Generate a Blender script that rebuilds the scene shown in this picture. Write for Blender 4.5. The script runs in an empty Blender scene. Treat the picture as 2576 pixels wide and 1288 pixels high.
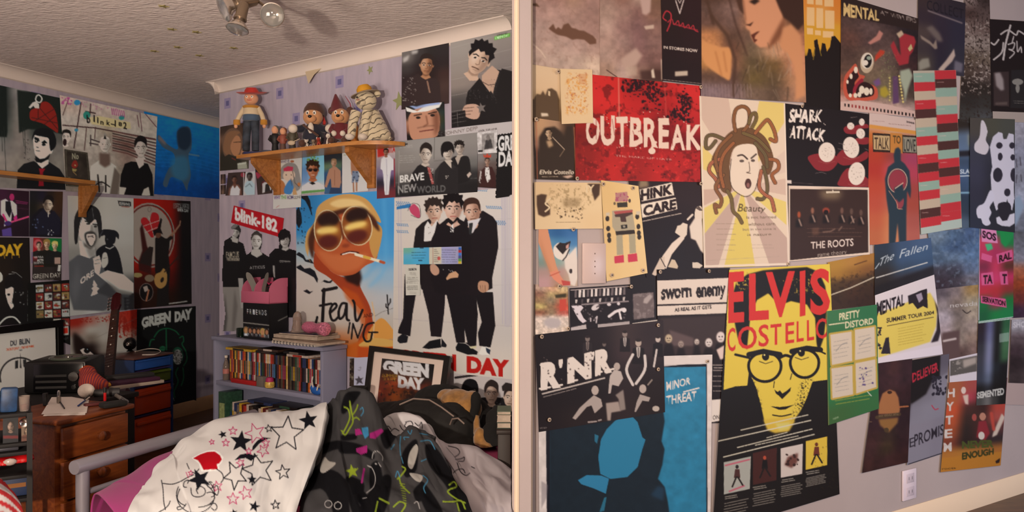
import bpy, bmesh, math, random
import numpy as np
from mathutils import Vector, Matrix
# ---------------------------------------------------------------- camera, world, lights, exposure
SC = bpy.context.scene
F = 2000.0                                  # focal length in pixels of a 2576 px wide frame
cd = bpy.data.cameras.new('camera'); cam = bpy.data.objects.new('camera', cd); SC.collection.objects.link(cam)
cd.sensor_fit = 'HORIZONTAL'; cd.sensor_width = 36.0; cd.lens = 36.0 * F / 2576.0
cd.clip_start = 0.05; cd.clip_end = 60
cam.location = (0, 0, 0); cam.rotation_euler = (math.pi / 2, 0, 0)
SC.camera = cam
SC.view_settings.view_transform = 'Standard'; SC.view_settings.look = 'None'
SC.view_settings.gamma = 1; SC.view_settings.use_curve_mapping = False
SC.view_settings.exposure = 0.0
W = bpy.data.worlds.new('world'); SC.world = W; W.use_nodes = True
W.node_tree.nodes['Background'].inputs[0].default_value = (1.0, 0.82, 0.68, 1)
W.node_tree.nodes['Background'].inputs[1].default_value = 0.10
def lamp(name, kind, loc, target, power, col, size=0.3, size_y=None, spread=None, angle=None, blend=0.5):
 l = bpy.data.lights.new(name, kind); l.energy = power; l.color = col
 if kind == 'AREA':
  l.shape = 'RECTANGLE'; l.size = size; l.size_y = size_y or size
  if spread: l.spread = spread
 else:
  l.shadow_soft_size = size
 if kind == 'SPOT': l.spot_size = angle or 1.5; l.spot_blend = blend
 o = bpy.data.objects.new(name, l); SC.collection.objects.link(o); o.location = loc
 o.rotation_euler = (Vector(target) - Vector(loc)).to_track_quat('-Z', 'Y').to_euler()
 return o
LC = (1.0, 0.80, 0.64)
lamp('camera_flash', 'POINT', (-0.85, -0.5, 0.02), (0, 1, 0), 450, LC, 0.05)
lamp('ceiling_fill', 'AREA', (-1.5, 0.9, 0.15), (-1.5, 2.1, 1.05), 20, (1.0, 0.80, 0.66), 0.5, spread=1.7)  # added fill that lifts the ceiling like bounced light, not a lamp of the room
lamp('right_warm_lamp', 'AREA', (1.5, 0.2, 0.9), (1.75, 3.3, 0.1), 24, (1.0, 0.74, 0.52), 0.4, spread=1.5)
lamp('right_window', 'AREA', (4.2, 1.8, -0.2), (2.6, 4.1, -0.2), 42, (0.80, 0.84, 1.0), 0.9)
# ---------------------------------------------------------------- places
def at(u, v, Y):
 return Vector(((u - 1288) / F * Y, Y, (644 - v) / F * Y))
class Wall:
 def __init__(s, p, d, n):
  s.p = np.array([p[0], p[1], 0.0]); s.d = np.array([d[0], d[1], 0.0]); s.d /= np.linalg.norm(s.d)
  s.n = np.array([n[0], n[1], 0.0]); s.n /= np.linalg.norm(s.n)
 def un(s, u, v, off=0.0):
  u = np.asarray(u, float); v = np.asarray(v, float)
  r = np.stack([(u - 1288) / F, np.ones_like(u), (644 - v) / F], -1)
  return r * ((((s.p + s.n * off) @ s.n) / (r @ s.n))[..., None])
 def pt(s, a, z, off=0.0):
  q = s.p + s.d * a + s.n * off
  return Vector((q[0], q[1], z))
 def pu(s, u, v, off=0.0):
  return Vector(s.un(u, v, off))
WB = Wall((0, 3.8), (1.362, -1), (-1, -1.362))
WL = Wall((-2.444, 6.64), (.3175, 1), (1, -.3175))
WR = Wall((0, 2.48), (1.556, 1), (1, -1.556))
FLOOR = -1.25; CEIL = 1.135; COVE = 1.063
# ---------------------------------------------------------------- object helpers
def lin(h):
 if isinstance(h, str): h = [int(h[i:i + 2], 16) / 255 for i in (0, 2, 4)]
 return tuple(((c + .055) / 1.055) ** 2.4 if c > .04045 else c / 12.92 for c in h)
def tag(o, label=None, cat=None, group=None, kind=None):
 if label: o['label'] = label
 if cat: o['category'] = cat
 if group: o['group'] = group
 if kind: o['kind'] = kind
 return o
def link(o, parent=None):
 SC.collection.objects.link(o)
 if parent is not None: o.parent = parent
 return o
def empty(name, mat, label, cat, group=None):
 o = link(bpy.data.objects.new(name, None)); o.empty_display_size = .05
 o.matrix_world = mat if isinstance(mat, Matrix) else Matrix.Translation(mat)
 return tag(o, label, cat, group)
def frame(loc, d, n):                       # local x = d, local -y = n (towards the room), z up
 m = Matrix.Identity(4); d = Vector(d).normalized(); n = Vector(n).normalized()
 m.col[0][:3] = d; m.col[1][:3] = -n; m.col[2][:3] = (0, 0, 1); m.col[3][:3] = loc
 return m
def rotz(loc, a): return Matrix.Translation(loc) @ Matrix.Rotation(a, 4, 'Z')
MATS = {}
def mat(name, col, rough=.5, metal=0, noise=0, nscale=20, bump=0, bscale=60, trans=0, coat=0, alpha=1, stretch=None, emit=0, sheen=0):
 if name in MATS: return MATS[name]
 m = bpy.data.materials.new(name); m.use_nodes = True; nt = m.node_tree; b = nt.nodes['Principled BSDF']
 c = lin(col) if isinstance(col, str) else col
 b.inputs['Base Color'].default_value = (*c, 1); b.inputs['Roughness'].default_value = rough
 b.inputs['Metallic'].default_value = metal
 if trans: b.inputs['Transmission Weight'].default_value = trans; b.inputs['IOR'].default_value = 1.3
 if coat: b.inputs['Coat Weight'].default_value = coat
 if alpha < 1: b.inputs['Alpha'].default_value = alpha
 if emit: b.inputs['Emission Color'].default_value = (*c, 1); b.inputs['Emission Strength'].default_value = emit
 if sheen: b.inputs['Sheen Weight'].default_value = sheen
 if noise or bump:
  tc = nt.nodes.new('ShaderNodeTexCoord'); mp = nt.nodes.new('ShaderNodeMapping')
  nt.links.new(tc.outputs['Object'], mp.inputs[0])
  if stretch: mp.inputs['Scale'].default_value = stretch
 if noise:
  n = nt.nodes.new('ShaderNodeTexNoise'); n.inputs['Scale'].default_value = nscale; n.inputs['Detail'].default_value = 5
  nt.links.new(mp.outputs[0], n.inputs['Vector'])
  r = nt.nodes.new('ShaderNodeValToRGB')
  r.color_ramp.elements[0].position = .3; r.color_ramp.elements[1].position = .7
  r.color_ramp.elements[0].color = (*[max(0, x * (1 - noise)) for x in c], 1)
  r.color_ramp.elements[1].color = (*[min(1, x * (1 + noise)) for x in c], 1)
  nt.links.new(n.outputs[0], r.inputs[0]); nt.links.new(r.outputs[0], b.inputs['Base Color'])
 if bump:
  n2 = nt.nodes.new('ShaderNodeTexNoise'); n2.inputs['Scale'].default_value = bscale; n2.inputs['Detail'].default_value = 4
  nt.links.new(mp.outputs[0], n2.inputs['Vector'])
  bp = nt.nodes.new('ShaderNodeBump'); bp.inputs['Strength'].default_value = bump; bp.inputs['Distance'].default_value = .01
  nt.links.new(n2.outputs[0], bp.inputs['Height']); nt.links.new(bp.outputs[0], b.inputs['Normal'])
 MATS[name] = m
 return m
def wood(name, c1, c2, rough=.4, scale=(30, 2, 2), coat=.15):
 if name in MATS: return MATS[name]
 m = bpy.data.materials.new(name); m.use_nodes = True; nt = m.node_tree; b = nt.nodes['Principled BSDF']
 tc = nt.nodes.new('ShaderNodeTexCoord'); mp = nt.nodes.new('ShaderNodeMapping'); mp.inputs['Scale'].default_value = scale
 n = nt.nodes.new('ShaderNodeTexNoise'); n.inputs['Scale'].default_value = 2.2; n.inputs['Detail'].default_value = 8; n.inputs['Distortion'].default_value = 1.2
 r = nt.nodes.new('ShaderNodeValToRGB'); r.color_ramp.elements[0].position = .35; r.color_ramp.elements[1].position = .68
 r.color_ramp.elements[0].color = (*lin(c1), 1); r.color_ramp.elements[1].color = (*lin(c2), 1)
 for a, q in ((tc.outputs['Object'], mp.inputs[0]), (mp.outputs[0], n.inputs['Vector']), (n.outputs[0], r.inputs[0]), (r.outputs[0], b.inputs['Base Color'])): nt.links.new(a, q)
 b.inputs['Roughness'].default_value = rough; b.inputs['Coat Weight'].default_value = coat
 MATS[name] = m
 return m
def vcol(name, rough=.5, spec=.3, bump=0, bscale=300, sheen=0):   # colour comes from the print stored on the mesh
 if name in MATS: return MATS[name]
 m = bpy.data.materials.new(name); m.use_nodes = True; nt = m.node_tree; b = nt.nodes['Principled BSDF']
 a = nt.nodes.new('ShaderNodeAttribute'); a.attribute_name = 'Col'
 nt.links.new(a.outputs['Color'], b.inputs['Base Color']); b.inputs['Roughness'].default_value = rough
 b.inputs['Specular IOR Level'].default_value = spec
 if sheen: b.inputs['Sheen Weight'].default_value = sheen
 if bump:
  tc = nt.nodes.new('ShaderNodeTexCoord'); n2 = nt.nodes.new('ShaderNodeTexNoise'); n2.inputs['Scale'].default_value = bscale
  nt.links.new(tc.outputs['Object'], n2.inputs['Vector'])
  bp = nt.nodes.new('ShaderNodeBump'); bp.inputs['Strength'].default_value = bump; bp.inputs['Distance'].default_value = .004
  nt.links.new(n2.outputs[0], bp.inputs['Height']); nt.links.new(bp.outputs[0], b.inputs['Normal'])
 MATS[name] = m
 return m
class MB:                                   # collects shapes, builds them as ONE mesh object
 def __init__(s): s.v = []; s.f = []
 def add(s, v, f, m=None):
  k = len(s.v)
  s.v += [tuple(m @ Vector(p)) if m is not None else tuple(p) for p in v]
  s.f += [tuple(i + k for i in q) for q in f]
  return s
 def box(s, c, d, m=None, bev=0):
  x, y, z = (a / 2 for a in d); cx, cy, cz = c
  if bev <= 0 or min(d) < bev * 2.2:
   v = [(cx + a * x, cy + b * y, cz + e * z) for a in (-1, 1) for b in (-1, 1) for e in (-1, 1)]
   return s.add(v, [(0, 1, 3, 2), (4, 6, 7, 5), (0, 4, 5, 1), (2, 3, 7, 6), (0, 2, 6, 4), (1, 5, 7, 3)], m)
  bm = bmesh.new(); bmesh.ops.create_cube(bm, size=1)
  for q in bm.verts: q.co = Vector((q.co.x * d[0] + cx, q.co.y * d[1] + cy, q.co.z * d[2] + cz))
  bmesh.ops.bevel(bm, geom=bm.edges[:], offset=bev, segments=2, affect='EDGES', profile=.5)
  return s.bm(bm, m)
 def bm(s, bm, m=None):
  bm.verts.index_update()
  s.add([q.co[:] for q in bm.verts], [[q.index for q in f.verts] for f in bm.faces], m); bm.free()
  return s
 def lathe(s, prof, n=20, m=None):
  v = []; f = []
  for r, z in prof:
   for i in range(n):
    a = 2 * math.pi * i / n; v.append((max(r, 1e-5) * math.cos(a), max(r, 1e-5) * math.sin(a), z))
  for j in range(len(prof) - 1):
   for i in range(n):
    i2 = (i + 1) % n; f.append((j * n + i, j * n + i2, (j + 1) * n + i2, (j + 1) * n + i))
  f.append(tuple(range(n - 1, -1, -1))); f.append(tuple((len(prof) - 1) * n + i for i in range(n)))
  return s.add(v, f, m)
 def ball(s, c, r, n=16, m=None, rot=None):
  if not hasattr(r, '__len__'): r = (r, r, r)
  v = []; f = []; k = n // 2
  R = rot or Matrix.Identity(3)
  for j in range(k + 1):
   t = math.pi * j / k
   for i in range(n):
    a = 2 * math.pi * i / n
    p = R @ Vector((r[0] * math.sin(t) * math.cos(a), r[1] * math.sin(t) * math.sin(a), r[2] * math.cos(t)))
    v.append((c[0] + p.x, c[1] + p.y, c[2] + p.z))
  for j in range(k):
   for i in range(n):
    i2 = (i + 1) % n; f.append((j * n + i, (j + 1) * n + i, (j + 1) * n + i2, j * n + i2))
  return s.add(v, f, m)
 def tube(s, pts, rad, n=10, m=None, flat=1):
  pts = [Vector(p) for p in pts]; k = len(pts)
  if not hasattr(rad, '__len__'): rad = [rad] * k
  v = []; f = []; up = Vector((0, 0, 1)); prev = None
  for j, p in enumerate(pts):
   t = (pts[min(j + 1, k - 1)] - pts[max(j - 1, 0)]).normalized()
   if prev is None: prev = t.cross(up if abs(t.z) < .9 else Vector((1, 0, 0))).normalized()
   a = (prev - t * prev.dot(t)).normalized(); prev = a; b = t.cross(a)
   for i in range(n):
    q = 2 * math.pi * i / n; v.append(p + (a * math.cos(q) + b * math.sin(q) * flat) * rad[j])
  for j in range(k - 1):
   for i in range(n):
    i2 = (i + 1) % n; f.append((j * n + i, j * n + i2, (j + 1) * n + i2, (j + 1) * n + i))
  f.append(tuple(range(n - 1, -1, -1))); f.append(tuple((k - 1) * n + i for i in range(n)))
  return s.add(v, f, m)
 def prism(s, pts, a, b, axis='z', m=None):    # polygon pts extruded from a to b
  n = len(pts)
  mk = {'z': lambda p, h: (p[0], p[1], h), 'y': lambda p, h: (p[0], h, p[1]), 'x': lambda p, h: (h, p[0], p[1])}[axis]
  v = [mk(p, a) for p in pts] + [mk(p, b) for p in pts]
  return s.add(v, [tuple(range(n - 1, -1, -1)), tuple(range(n, 2 * n))] + [(i, (i + 1) % n, n + (i + 1) % n, n + i) for i in range(n)], m)
 def build(s, name, material, parent=None, smooth=40):
  me = bpy.data.meshes.new(name); me.from_pydata(s.v, [], s.f); me.validate()
  bm = bmesh.new(); bm.from_mesh(me); bmesh.ops.recalc_face_normals(bm, faces=bm.faces); bm.to_mesh(me); bm.free()
  me.materials.append(material)
  if smooth: me.shade_smooth(); me.set_sharp_from_angle(angle=math.radians(smooth))
  return link(bpy.data.objects.new(name, me), parent)
def top(mb, name, material, label, cat, group=None, smooth=40):   # a thing that is one mesh: origin at its centre
 P = np.array(mb.v); c = P.mean(0)
 mb.v = [tuple(p) for p in (P - c)]
 o = mb.build(name, material, None, smooth); o.location = c
 return tag(o, label, cat, group)
def gridmesh(name, P, C=None, material=None, thick=0):
 ny, nx = P.shape[:2]; c = P.reshape(-1, 3).mean(0)
 me = bpy.data.meshes.new(name); me.vertices.add(ny * nx)
 me.vertices.foreach_set('co', (P.reshape(-1, 3) - c).astype(np.float32).ravel())
 i = np.arange(ny * nx).reshape(ny, nx)
 q = np.stack([i[:-1, :-1], i[1:, :-1], i[1:, 1:], i[:-1, 1:]], -1).reshape(-1, 4)
 me.loops.add(q.size); me.loops.foreach_set('vertex_index', q.astype(np.int32).ravel())
 me.polygons.add(len(q)); me.polygons.foreach_set('loop_start', np.arange(0, q.size, 4, dtype=np.int32))
 me.update(calc_edges=True); me.validate()
 if C is not None:
  a = me.color_attributes.new('Col', 'FLOAT_COLOR', 'POINT')
  a.data.foreach_set('color', np.concatenate([C.reshape(-1, 3), np.ones((ny * nx, 1))], 1).astype(np.float32).ravel())
 if material: me.materials.append(material)
 me.shade_smooth()
 o = link(bpy.data.objects.new(name, me)); o.location = c
 if thick:
  m = o.modifiers.new('thickness', 'SOLIDIFY'); m.thickness = thick; m.offset = -1
 return o
# ---------------------------------------------------------------- painting of prints
def hx(h): return np.array([int(h[i:i + 2], 16) / 255 for i in (0, 2, 4)], np.float32)
def nums(s): return np.array([float(x) for x in s.replace(',', ' ').split()]).reshape(-1, 2) if isinstance(s, str) else np.asarray(s, float).reshape(-1, 2)
def smooth(p, k=6, closed=True):
 n = len(p); out = []
 for i in range(n if closed else n - 1):
  g = (lambda j: p[j % n]) if closed else (lambda j: p[min(max(j, 0), n - 1)])
  a, b, c, d = g(i - 1), g(i), g(i + 1), g(i + 2)
  for t in np.arange(k) / k:
   out.append(.5 * (2 * b + (c - a) * t + (2 * a - 5 * b + 4 * c - d) * t * t + (3 * b - a - 3 * c + d) * t ** 3))
 if not closed: out.append(p[-1])
 return np.array(out)
def boxblur(m, r):
 r = int(round(r))
 if r < 1: return m
 for _ in range(2):
  for ax in (0, 1):
   p = np.pad(m, [(r + 1, r) if a == ax else (0, 0) for a in (0, 1)], mode='edge'); cs = np.cumsum(p, ax)
   n = m.shape[ax]
   m = (np.take(cs, np.arange(2 * r + 1, 2 * r + 1 + n), ax) - np.take(cs, np.arange(0, n), ax)) / (2 * r + 1)
 return m
def vnoise(h, w, sc, seed, oct=3):
 rg = np.random.default_rng(seed); out = np.zeros((h, w)); amp = 1; tot = 0
 for o in range(oct):
  gh, gw = int(h / sc) + 3, int(w / sc) + 3; g = rg.random((gh, gw))
  y = np.arange(h) / sc; x = np.arange(w) / sc; yi = y.astype(int); xi = x.astype(int)
  fy = (y - yi)[:, None]; fx = (x - xi)[None]; fy = fy * fy * (3 - 2 * fy); fx = fx * fx * (3 - 2 * fx)
  a = g[np.ix_(yi, xi)]; b = g[np.ix_(yi, xi + 1)]; c = g[np.ix_(yi + 1, xi)]; d = g[np.ix_(yi + 1, xi + 1)]
  out += amp * ((a * (1 - fx) + b * fx) * (1 - fy) + (c * (1 - fx) + d * fx) * fy); tot += amp; amp *= .55; sc = max(1.5, sc / 2)
 return out / tot
FONT = {}
def glyphs(s, bold):
 k = (s, bold)
 if k not in FONT:
  cu = bpy.data.curves.new('t', 'FONT'); cu.body = s; cu.offset = bold; cu.resolution_u = 3
  o = bpy.data.objects.new('t', cu); SC.collection.objects.link(o)
  dg = bpy.context.evaluated_depsgraph_get(); me = o.evaluated_get(dg).to_mesh(); me.calc_loop_triangles()
  V = np.array([q.co[:2] for q in me.vertices]).reshape(-1, 2); T = np.array([t.vertices[:] for t in me.loop_triangles]).reshape(-1, 3)
  o.evaluated_get(dg).to_mesh_clear(); bpy.data.objects.remove(o); bpy.data.curves.remove(cu)
  FONT[k] = (V, T)
 return FONT[k]
class Cv:
 def __init__(s, quad, base='000000'):
  s.q = nums(quad); s.x0 = int(s.q[:, 0].min()) - 3; s.y0 = int(s.q[:, 1].min()) - 3
  s.w = int(s.q[:, 0].max()) + 4 - s.x0; s.h = int(s.q[:, 1].max()) + 4 - s.y0
  s.a = np.empty((s.h, s.w, 3), np.float32); s.a[:] = hx(base)
 def _bb(s, p, pad):
  a = max(0, int(p[:, 0].min() - s.x0 - pad)); b = min(s.w, int(p[:, 0].max() - s.x0 + pad) + 2)
  c = max(0, int(p[:, 1].min() - s.y0 - pad)); d = min(s.h, int(p[:, 1].max() - s.y0 + pad) + 2)
  return (a, b, c, d) if b > a and d > c else None
 def put(s, bb, m, col, al=1):
  a, b, c, d = bb; m = (m * al)[..., None].astype(np.float32); r = s.a[c:d, a:b]; r += (hx(col) - r) * m
  return s
 def poly(s, col, pts, blur=0, al=1, sm=0):
  p = nums(pts)
  if sm: p = smooth(p, 5)
  bb = s._bb(p, blur * 2.5 + 1)
  if not bb: return s
  a, b, c, d = bb; K = 3
  X = (np.arange((b - a) * K) + .5) / K + a + s.x0; Y = (np.arange((d - c) * K) + .5) / K + c + s.y0
  ins = np.zeros((len(Y), len(X)), bool); n = len(p)
  for i in range(n):
   x1, y1 = p[i]; x2, y2 = p[(i + 1) % n]
   if y1 == y2: continue
   r = np.where((Y >= min(y1, y2)) & (Y < max(y1, y2)))[0]
   if len(r): ins[r] ^= X[None, :] < (x1 + (Y[r] - y1) * (x2 - x1) / (y2 - y1))[:, None]
  m = ins.reshape(d - c, K, b - a, K).mean((1, 3))
  return s.put(bb, boxblur(m, blur), col, al)
 def ell(s, col, cx, cy, rx, ry=None, rot=0, blur=0, al=1):
  ry = ry or rx; t = np.linspace(0, 2 * np.pi, 28, endpoint=False); r = math.radians(rot)
  x = rx * np.cos(t); y = ry * np.sin(t)
  return s.poly(col, np.stack([cx + x * np.cos(r) - y * np.sin(r), cy + x * np.sin(r) + y * np.cos(r)], -1), blur, al)
 def line(s, col, w, pts, sm=0, al=1, blur=0, closed=False):
  p = nums(pts)
  if sm: p = smooth(p, 5, closed)
  if closed: p = np.concatenate([p, p[:1]])
  bb = s._bb(p, w + 1 + blur * 2)
  if not bb: return s
  a, b, c, d = bb; X = (np.arange(a, b) + .5 + s.x0)[None]; Y = (np.arange(c, d) + .5 + s.y0)[:, None]
  D = np.full((d - c, b - a), 1e9)
  for i in range(len(p) - 1):
   dx, dy = p[i + 1] - p[i]; L = dx * dx + dy * dy + 1e-9
   t = np.clip(((X - p[i][0]) * dx + (Y - p[i][1]) * dy) / L, 0, 1)
   D = np.minimum(D, np.hypot(X - p[i][0] - t * dx, Y - p[i][1] - t * dy))
  return s.put(bb, boxblur(np.clip(w / 2 - D + .5, 0, 1), blur), col, al)
 def lines(s, col, w, *ps, **k):
  for p in ps: s.line(col, w, p, **k)
  return s
 def tx(s, col, t, xl, yl, xr, yr, h, h2=None, bold=0, sh=0, al=1, blur=0, rag=0):
  V, T = glyphs(t, bold); h2 = h2 or h
  x = (V[:, 0] - V[:, 0].min()) / (np.ptp(V[:, 0]) + 1e-9); y = V[:, 1] / .729
  hh = h + (h2 - h) * x
  P = np.stack([xl + (xr - xl) * x + sh * y * hh, yl + (yr - yl) * x - y * hh], -1)
  if rag:
   rg = np.random.default_rng(len(t)); P += rg.normal(0, rag, P.shape)
  bb = s._bb(P, 2 + blur * 2)
  if not bb: return s
  a, b, c, d = bb; K = 3; G = np.zeros(((d - c) * K, (b - a) * K), bool)
  Q = (P - [a + s.x0, c + s.y0]) * K
  for tr in T:
   q = Q[tr]; xa = max(0, int(q[:, 0].min())); xb = min(G.shape[1], int(q[:, 0].max()) + 2); ya = max(0, int(q[:, 1].min())); yb = min(G.shape[0], int(q[:, 1].max()) + 2)
   if xb <= xa or yb <= ya: continue
   X = np.arange(xa, xb)[None] + .5; Y = np.arange(ya, yb)[:, None] + .5
   e = [(q[(k + 1) % 3][0] - q[k][0]) * (Y - q[k][1]) - (q[(k + 1) % 3][1] - q[k][1]) * (X - q[k][0]) for k in range(3)]
   G[ya:yb, xa:xb] |= ((e[0] >= -.3) & (e[1] >= -.3) & (e[2] >= -.3)) | ((e[0] <= .3) & (e[1] <= .3) & (e[2] <= .3))
  return s.put(bb, boxblur(G.reshape(d - c, K, b - a, K).mean((1, 3)), blur), col, al)
 def grid(s, txt, al=1, soft=True):
  g = np.array([[hx(c) for c in r.split()] for r in txt.split('/')]); gh, gw = g.shape[:2]
  Y, X = np.mgrid[0:s.h, 0:s.w] + .5; st = s._st(X + s.x0, Y + s.y0)
  y = np.clip(st[1] * gh - .5, 0, gh - 1); x = np.clip(st[0] * gw - .5, 0, gw - 1)
  yi = np.minimum(y.astype(int), max(gh - 2, 0)); xi = np.minimum(x.astype(int), max(gw - 2, 0)); y2 = np.minimum(yi + 1, gh - 1); x2 = np.minimum(xi + 1, gw - 1)
  fy = (y - yi)[..., None]; fx = (x - xi)[..., None]
  if soft: fy = fy * fy * (3 - 2 * fy); fx = fx * fx * (3 - 2 * fx)
  v = (g[yi, xi] * (1 - fx) + g[yi, x2] * fx) * (1 - fy) + (g[y2, xi] * (1 - fx) + g[y2, x2] * fx) * fy
  s.a += (v - s.a) * al
  return s
 def _st(s, X, Y):                       # picture -> 0..1 position on the sheet (approximate inverse of bilinear)
  A, B, C, D = s.q; S = np.full(X.shape, .5); T = np.full(X.shape, .5)
  for _ in range(8):
   ex = A[0] * (1 - S) * (1 - T) + B[0] * S * (1 - T) + C[0] * S * T + D[0] * (1 - S) * T - X
   ey = A[1] * (1 - S) * (1 - T) + B[1] * S * (1 - T) + C[1] * S * T + D[1] * (1 - S) * T - Y
   a = (B[0] - A[0]) * (1 - T) + (C[0] - D[0]) * T; b = (D[0] - A[0]) * (1 - S) + (C[0] - B[0]) * S
   c = (B[1] - A[1]) * (1 - T) + (C[1] - D[1]) * T; d = (D[1] - A[1]) * (1 - S) + (C[1] - B[1]) * S
   dt = a * d - b * c; dt = np.where(abs(dt) < 1e-6, 1e-6, dt)
   S = np.clip(S - (ex * d - ey * b) / dt, -.2, 1.2); T = np.clip(T - (ey * a - ex * c) / dt, -.2, 1.2)
  return S, T
 def mott(s, amt, sc, seed=1, col=None, lo=.5, box=None):
  n = vnoise(s.h, s.w, sc, seed)
  if col is None: s.a *= (1 + (n - .5) * 2 * amt)[..., None].astype(np.float32); return s
  m = np.clip((n - lo) * 8, 0, 1) * amt
  if box is not None:
   k = Cv.__new__(Cv); k.x0, k.y0, k.w, k.h = s.x0, s.y0, s.w, s.h; k.a = np.zeros((s.h, s.w, 3), np.float32); k.poly('ffffff', box, blur=3); m = m * k.a[..., 0]
  s.a += (hx(col) - s.a) * m[..., None].astype(np.float32)
  return s
 def spat(s, col, n, x0, y0, x1, y1, r0, r1, seed=1, al=1):
  rg = random.Random(seed)
  for _ in range(n): s.ell(col, rg.uniform(x0, x1), rg.uniform(y0, y1), rg.uniform(r0, r1), rg.uniform(r0, r1), rg.uniform(0, 90), al=al)
  return s
 def scrib(s, col, n, x0, y0, x1, y1, w=1, seed=1, al=1, dy=0):      # rows of small unreadable print
  rg = random.Random(seed)
  for k in range(n):
   y = y0 + (y1 - y0) * (k + .5) / n; x = x0 + rg.uniform(0, 4); e = x1 - rg.uniform(0, (x1 - x0) * .15)
   while x < e:
    L = rg.uniform(3, 10); t = (x - x0) / (x1 - x0 + 1e-6); t2 = (min(x + L, e) - x0) / (x1 - x0 + 1e-6)
    s.line(col, w, [(x, y + dy * t), (min(x + L, e), y + dy * t2)], al=al); x += L + rg.uniform(1.5, 3)
  return s
 def man(s, x, y, h, skin, hair, cloth=None, style='short', rot=0, side=1, sh='000000', dk=.45, bw=1.0, bh=2.0, eyes='1a1210', mouth=None, neck=.62, glass=0):
  r = math.radians(rot); cs, sn = math.cos(r), math.sin(r); h0 = h; h *= .84
  def T(t):
   p = nums(t) * [h * .95, h]; return np.stack([x + p[:, 0] * cs - p[:, 1] * sn, y + p[:, 0] * sn + p[:, 1] * cs], -1)
  if cloth:
   b = nums(f"-.2 .5 -.3 {neck} -.75 .78 -.98 1.0 -1.05 {bh} 1.05 {bh} .98 1.0 .75 .78 .3 {neck} .2 .5"); b[:, 0] *= bw
   s.poly(cloth, np.stack([x + b[:, 0] * h0, y + b[:, 1] * h0], -1), blur=.4)
  if style in ('long',): s.poly(hair, T("-.45 -.1 -.4 -.5 0 -.62 .4 -.5 .47 0 .5 .55 .3 .75 -.35 .75 -.52 .5"), sm=1)
  s.poly(skin, T("-.17 .2 -.19 .55 -.3 .66 0 .8 .3 .66 .19 .55 .17 .2"), blur=.3); s.poly(sh, T("-.17 .3 -.19 .55 0 .62 .19 .55 .17 .3 0 .5"), blur=1, al=dk)
  s.poly(skin, T("-.33 -.2 -.34 .1 -.27 .33 -.12 .5 0 .53 .12 .5 .27 .33 .34 .1 .33 -.2 .2 -.45 -.2 -.45"), sm=1)
  s.ell(skin, *T(".35 .03")[0], .06 * h, .1 * h).ell(skin, *T("-.35 .03")[0], .06 * h, .1 * h)
  k = side
  s.poly(sh, T(f"{.1*k} -.4 {.36*k} -.2 {.36*k} .12 {.25*k} .38 {.02*k} .52 {.12*k} .2"), blur=max(1, h * .05), al=dk)
  s.poly('fff4e6', T(f"{-.05*k} -.36 {-.27*k} -.2 {-.28*k} .1 {-.16*k} .3 {-.06*k} .1"), blur=max(1, h * .06), al=.22)
  H = {'short': "-.37 .02 -.4 -.25 -.3 -.52 0 -.62 .3 -.52 .4 -.25 .37 .02 .31 -.12 .26 -.28 .05 -.34 -.2 -.3 -.3 -.14",
    'spiky': "-.36 .06 -.44 -.08 -.4 -.2 -.5 -.34 -.4 -.4 -.42 -.54 -.28 -.54 -.2 -.66 -.1 -.6 0 -.7 .08 -.6 .2 -.66 .26 -.54 .42 -.54 .38 -.36 .48 -.24 .39 -.1 .36 .06 .31 -.08 .26 -.24 .14 -.2 .06 -.3 -.06 -.22 -.16 -.3 -.24 -.18 -.31 -.08",
    'fringe': "-.42 .3 -.46 -.2 -.3 -.55 0 -.66 .32 -.55 .46 -.2 .42 .15 .33 .0 .28 -.12 .1 -.06 -.06 .06 -.2 .02 -.3 .1 -.33 .3",
    'long': "-.4 .2 -.42 -.25 -.25 -.55 0 -.62 .25 -.55 .42 -.25 .4 .3 .31 -.1 .1 -.4 -.1 -.42 -.3 -.12",
    'quiff': "-.36 -.02 -.4 -.3 -.3 -.56 -.05 -.74 .2 -.68 .38 -.5 .4 -.2 .36 0 .3 -.2 .1 -.36 -.15 -.36 -.29 -.16",
    'bald': None, 'cap': "-.4 -.12 -.38 -.42 -.1 -.6 .25 -.55 .4 -.3 .38 -.12 .1 -.22 -.3 -.2 -.62 -.08 -.66 -.16",
    'mohawk': "-.07 -.36 -.09 -.56 0 -.78 .09 -.56 .07 -.36"}[style]
  if H: s.poly(hair, T(H), sm=style not in ('spiky', 'mohawk'), blur=.4)
  lw = max(.8, h * .035)
  for e in (-1, 1):
   s.line(hair if style != 'bald' else eyes, lw, T(f"{.06*e} -.07 {.16*e} -.1 {.26*e} -.06"))
   if h > 34: s.ell('d8c8b8', *T(f"{.155*e} .02")[0], .07 * h, .03 * h, rot)
   s.ell(eyes, *T(f"{.155*e} .02")[0], max(.8, .045 * h), max(.6, .03 * h))
  s.line(sh, lw * .8, T(f"{.04*k} .02 {.07*k} .17 0 .22 {-.05*k} .2"), al=.55)
  s.line(mouth or sh, max(.9, h * .04), T("-.12 .335 0 .325 .12 .335"), al=.8)
  s.line(sh, max(.7, h * .03), T("-.06 .4 .06 .4"), al=.25)
  if glass:
   for e in (-1, 1): s.ell(eyes, *T(f"{.17*e} .03")[0], .13 * h, .09 * h, rot)
   s.line(eyes, lw, T("-.3 -.02 .3 -.02"))
  return s
def lin_np(a):
 a = np.clip(a, 0, 1); return np.where(a > .04045, ((a + .055) / 1.055) ** 2.4, a / 12.92)
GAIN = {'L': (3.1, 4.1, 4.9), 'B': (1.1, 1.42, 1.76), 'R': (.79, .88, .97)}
WALLS = {'L': WL, 'B': WB, 'R': WR}
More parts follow.
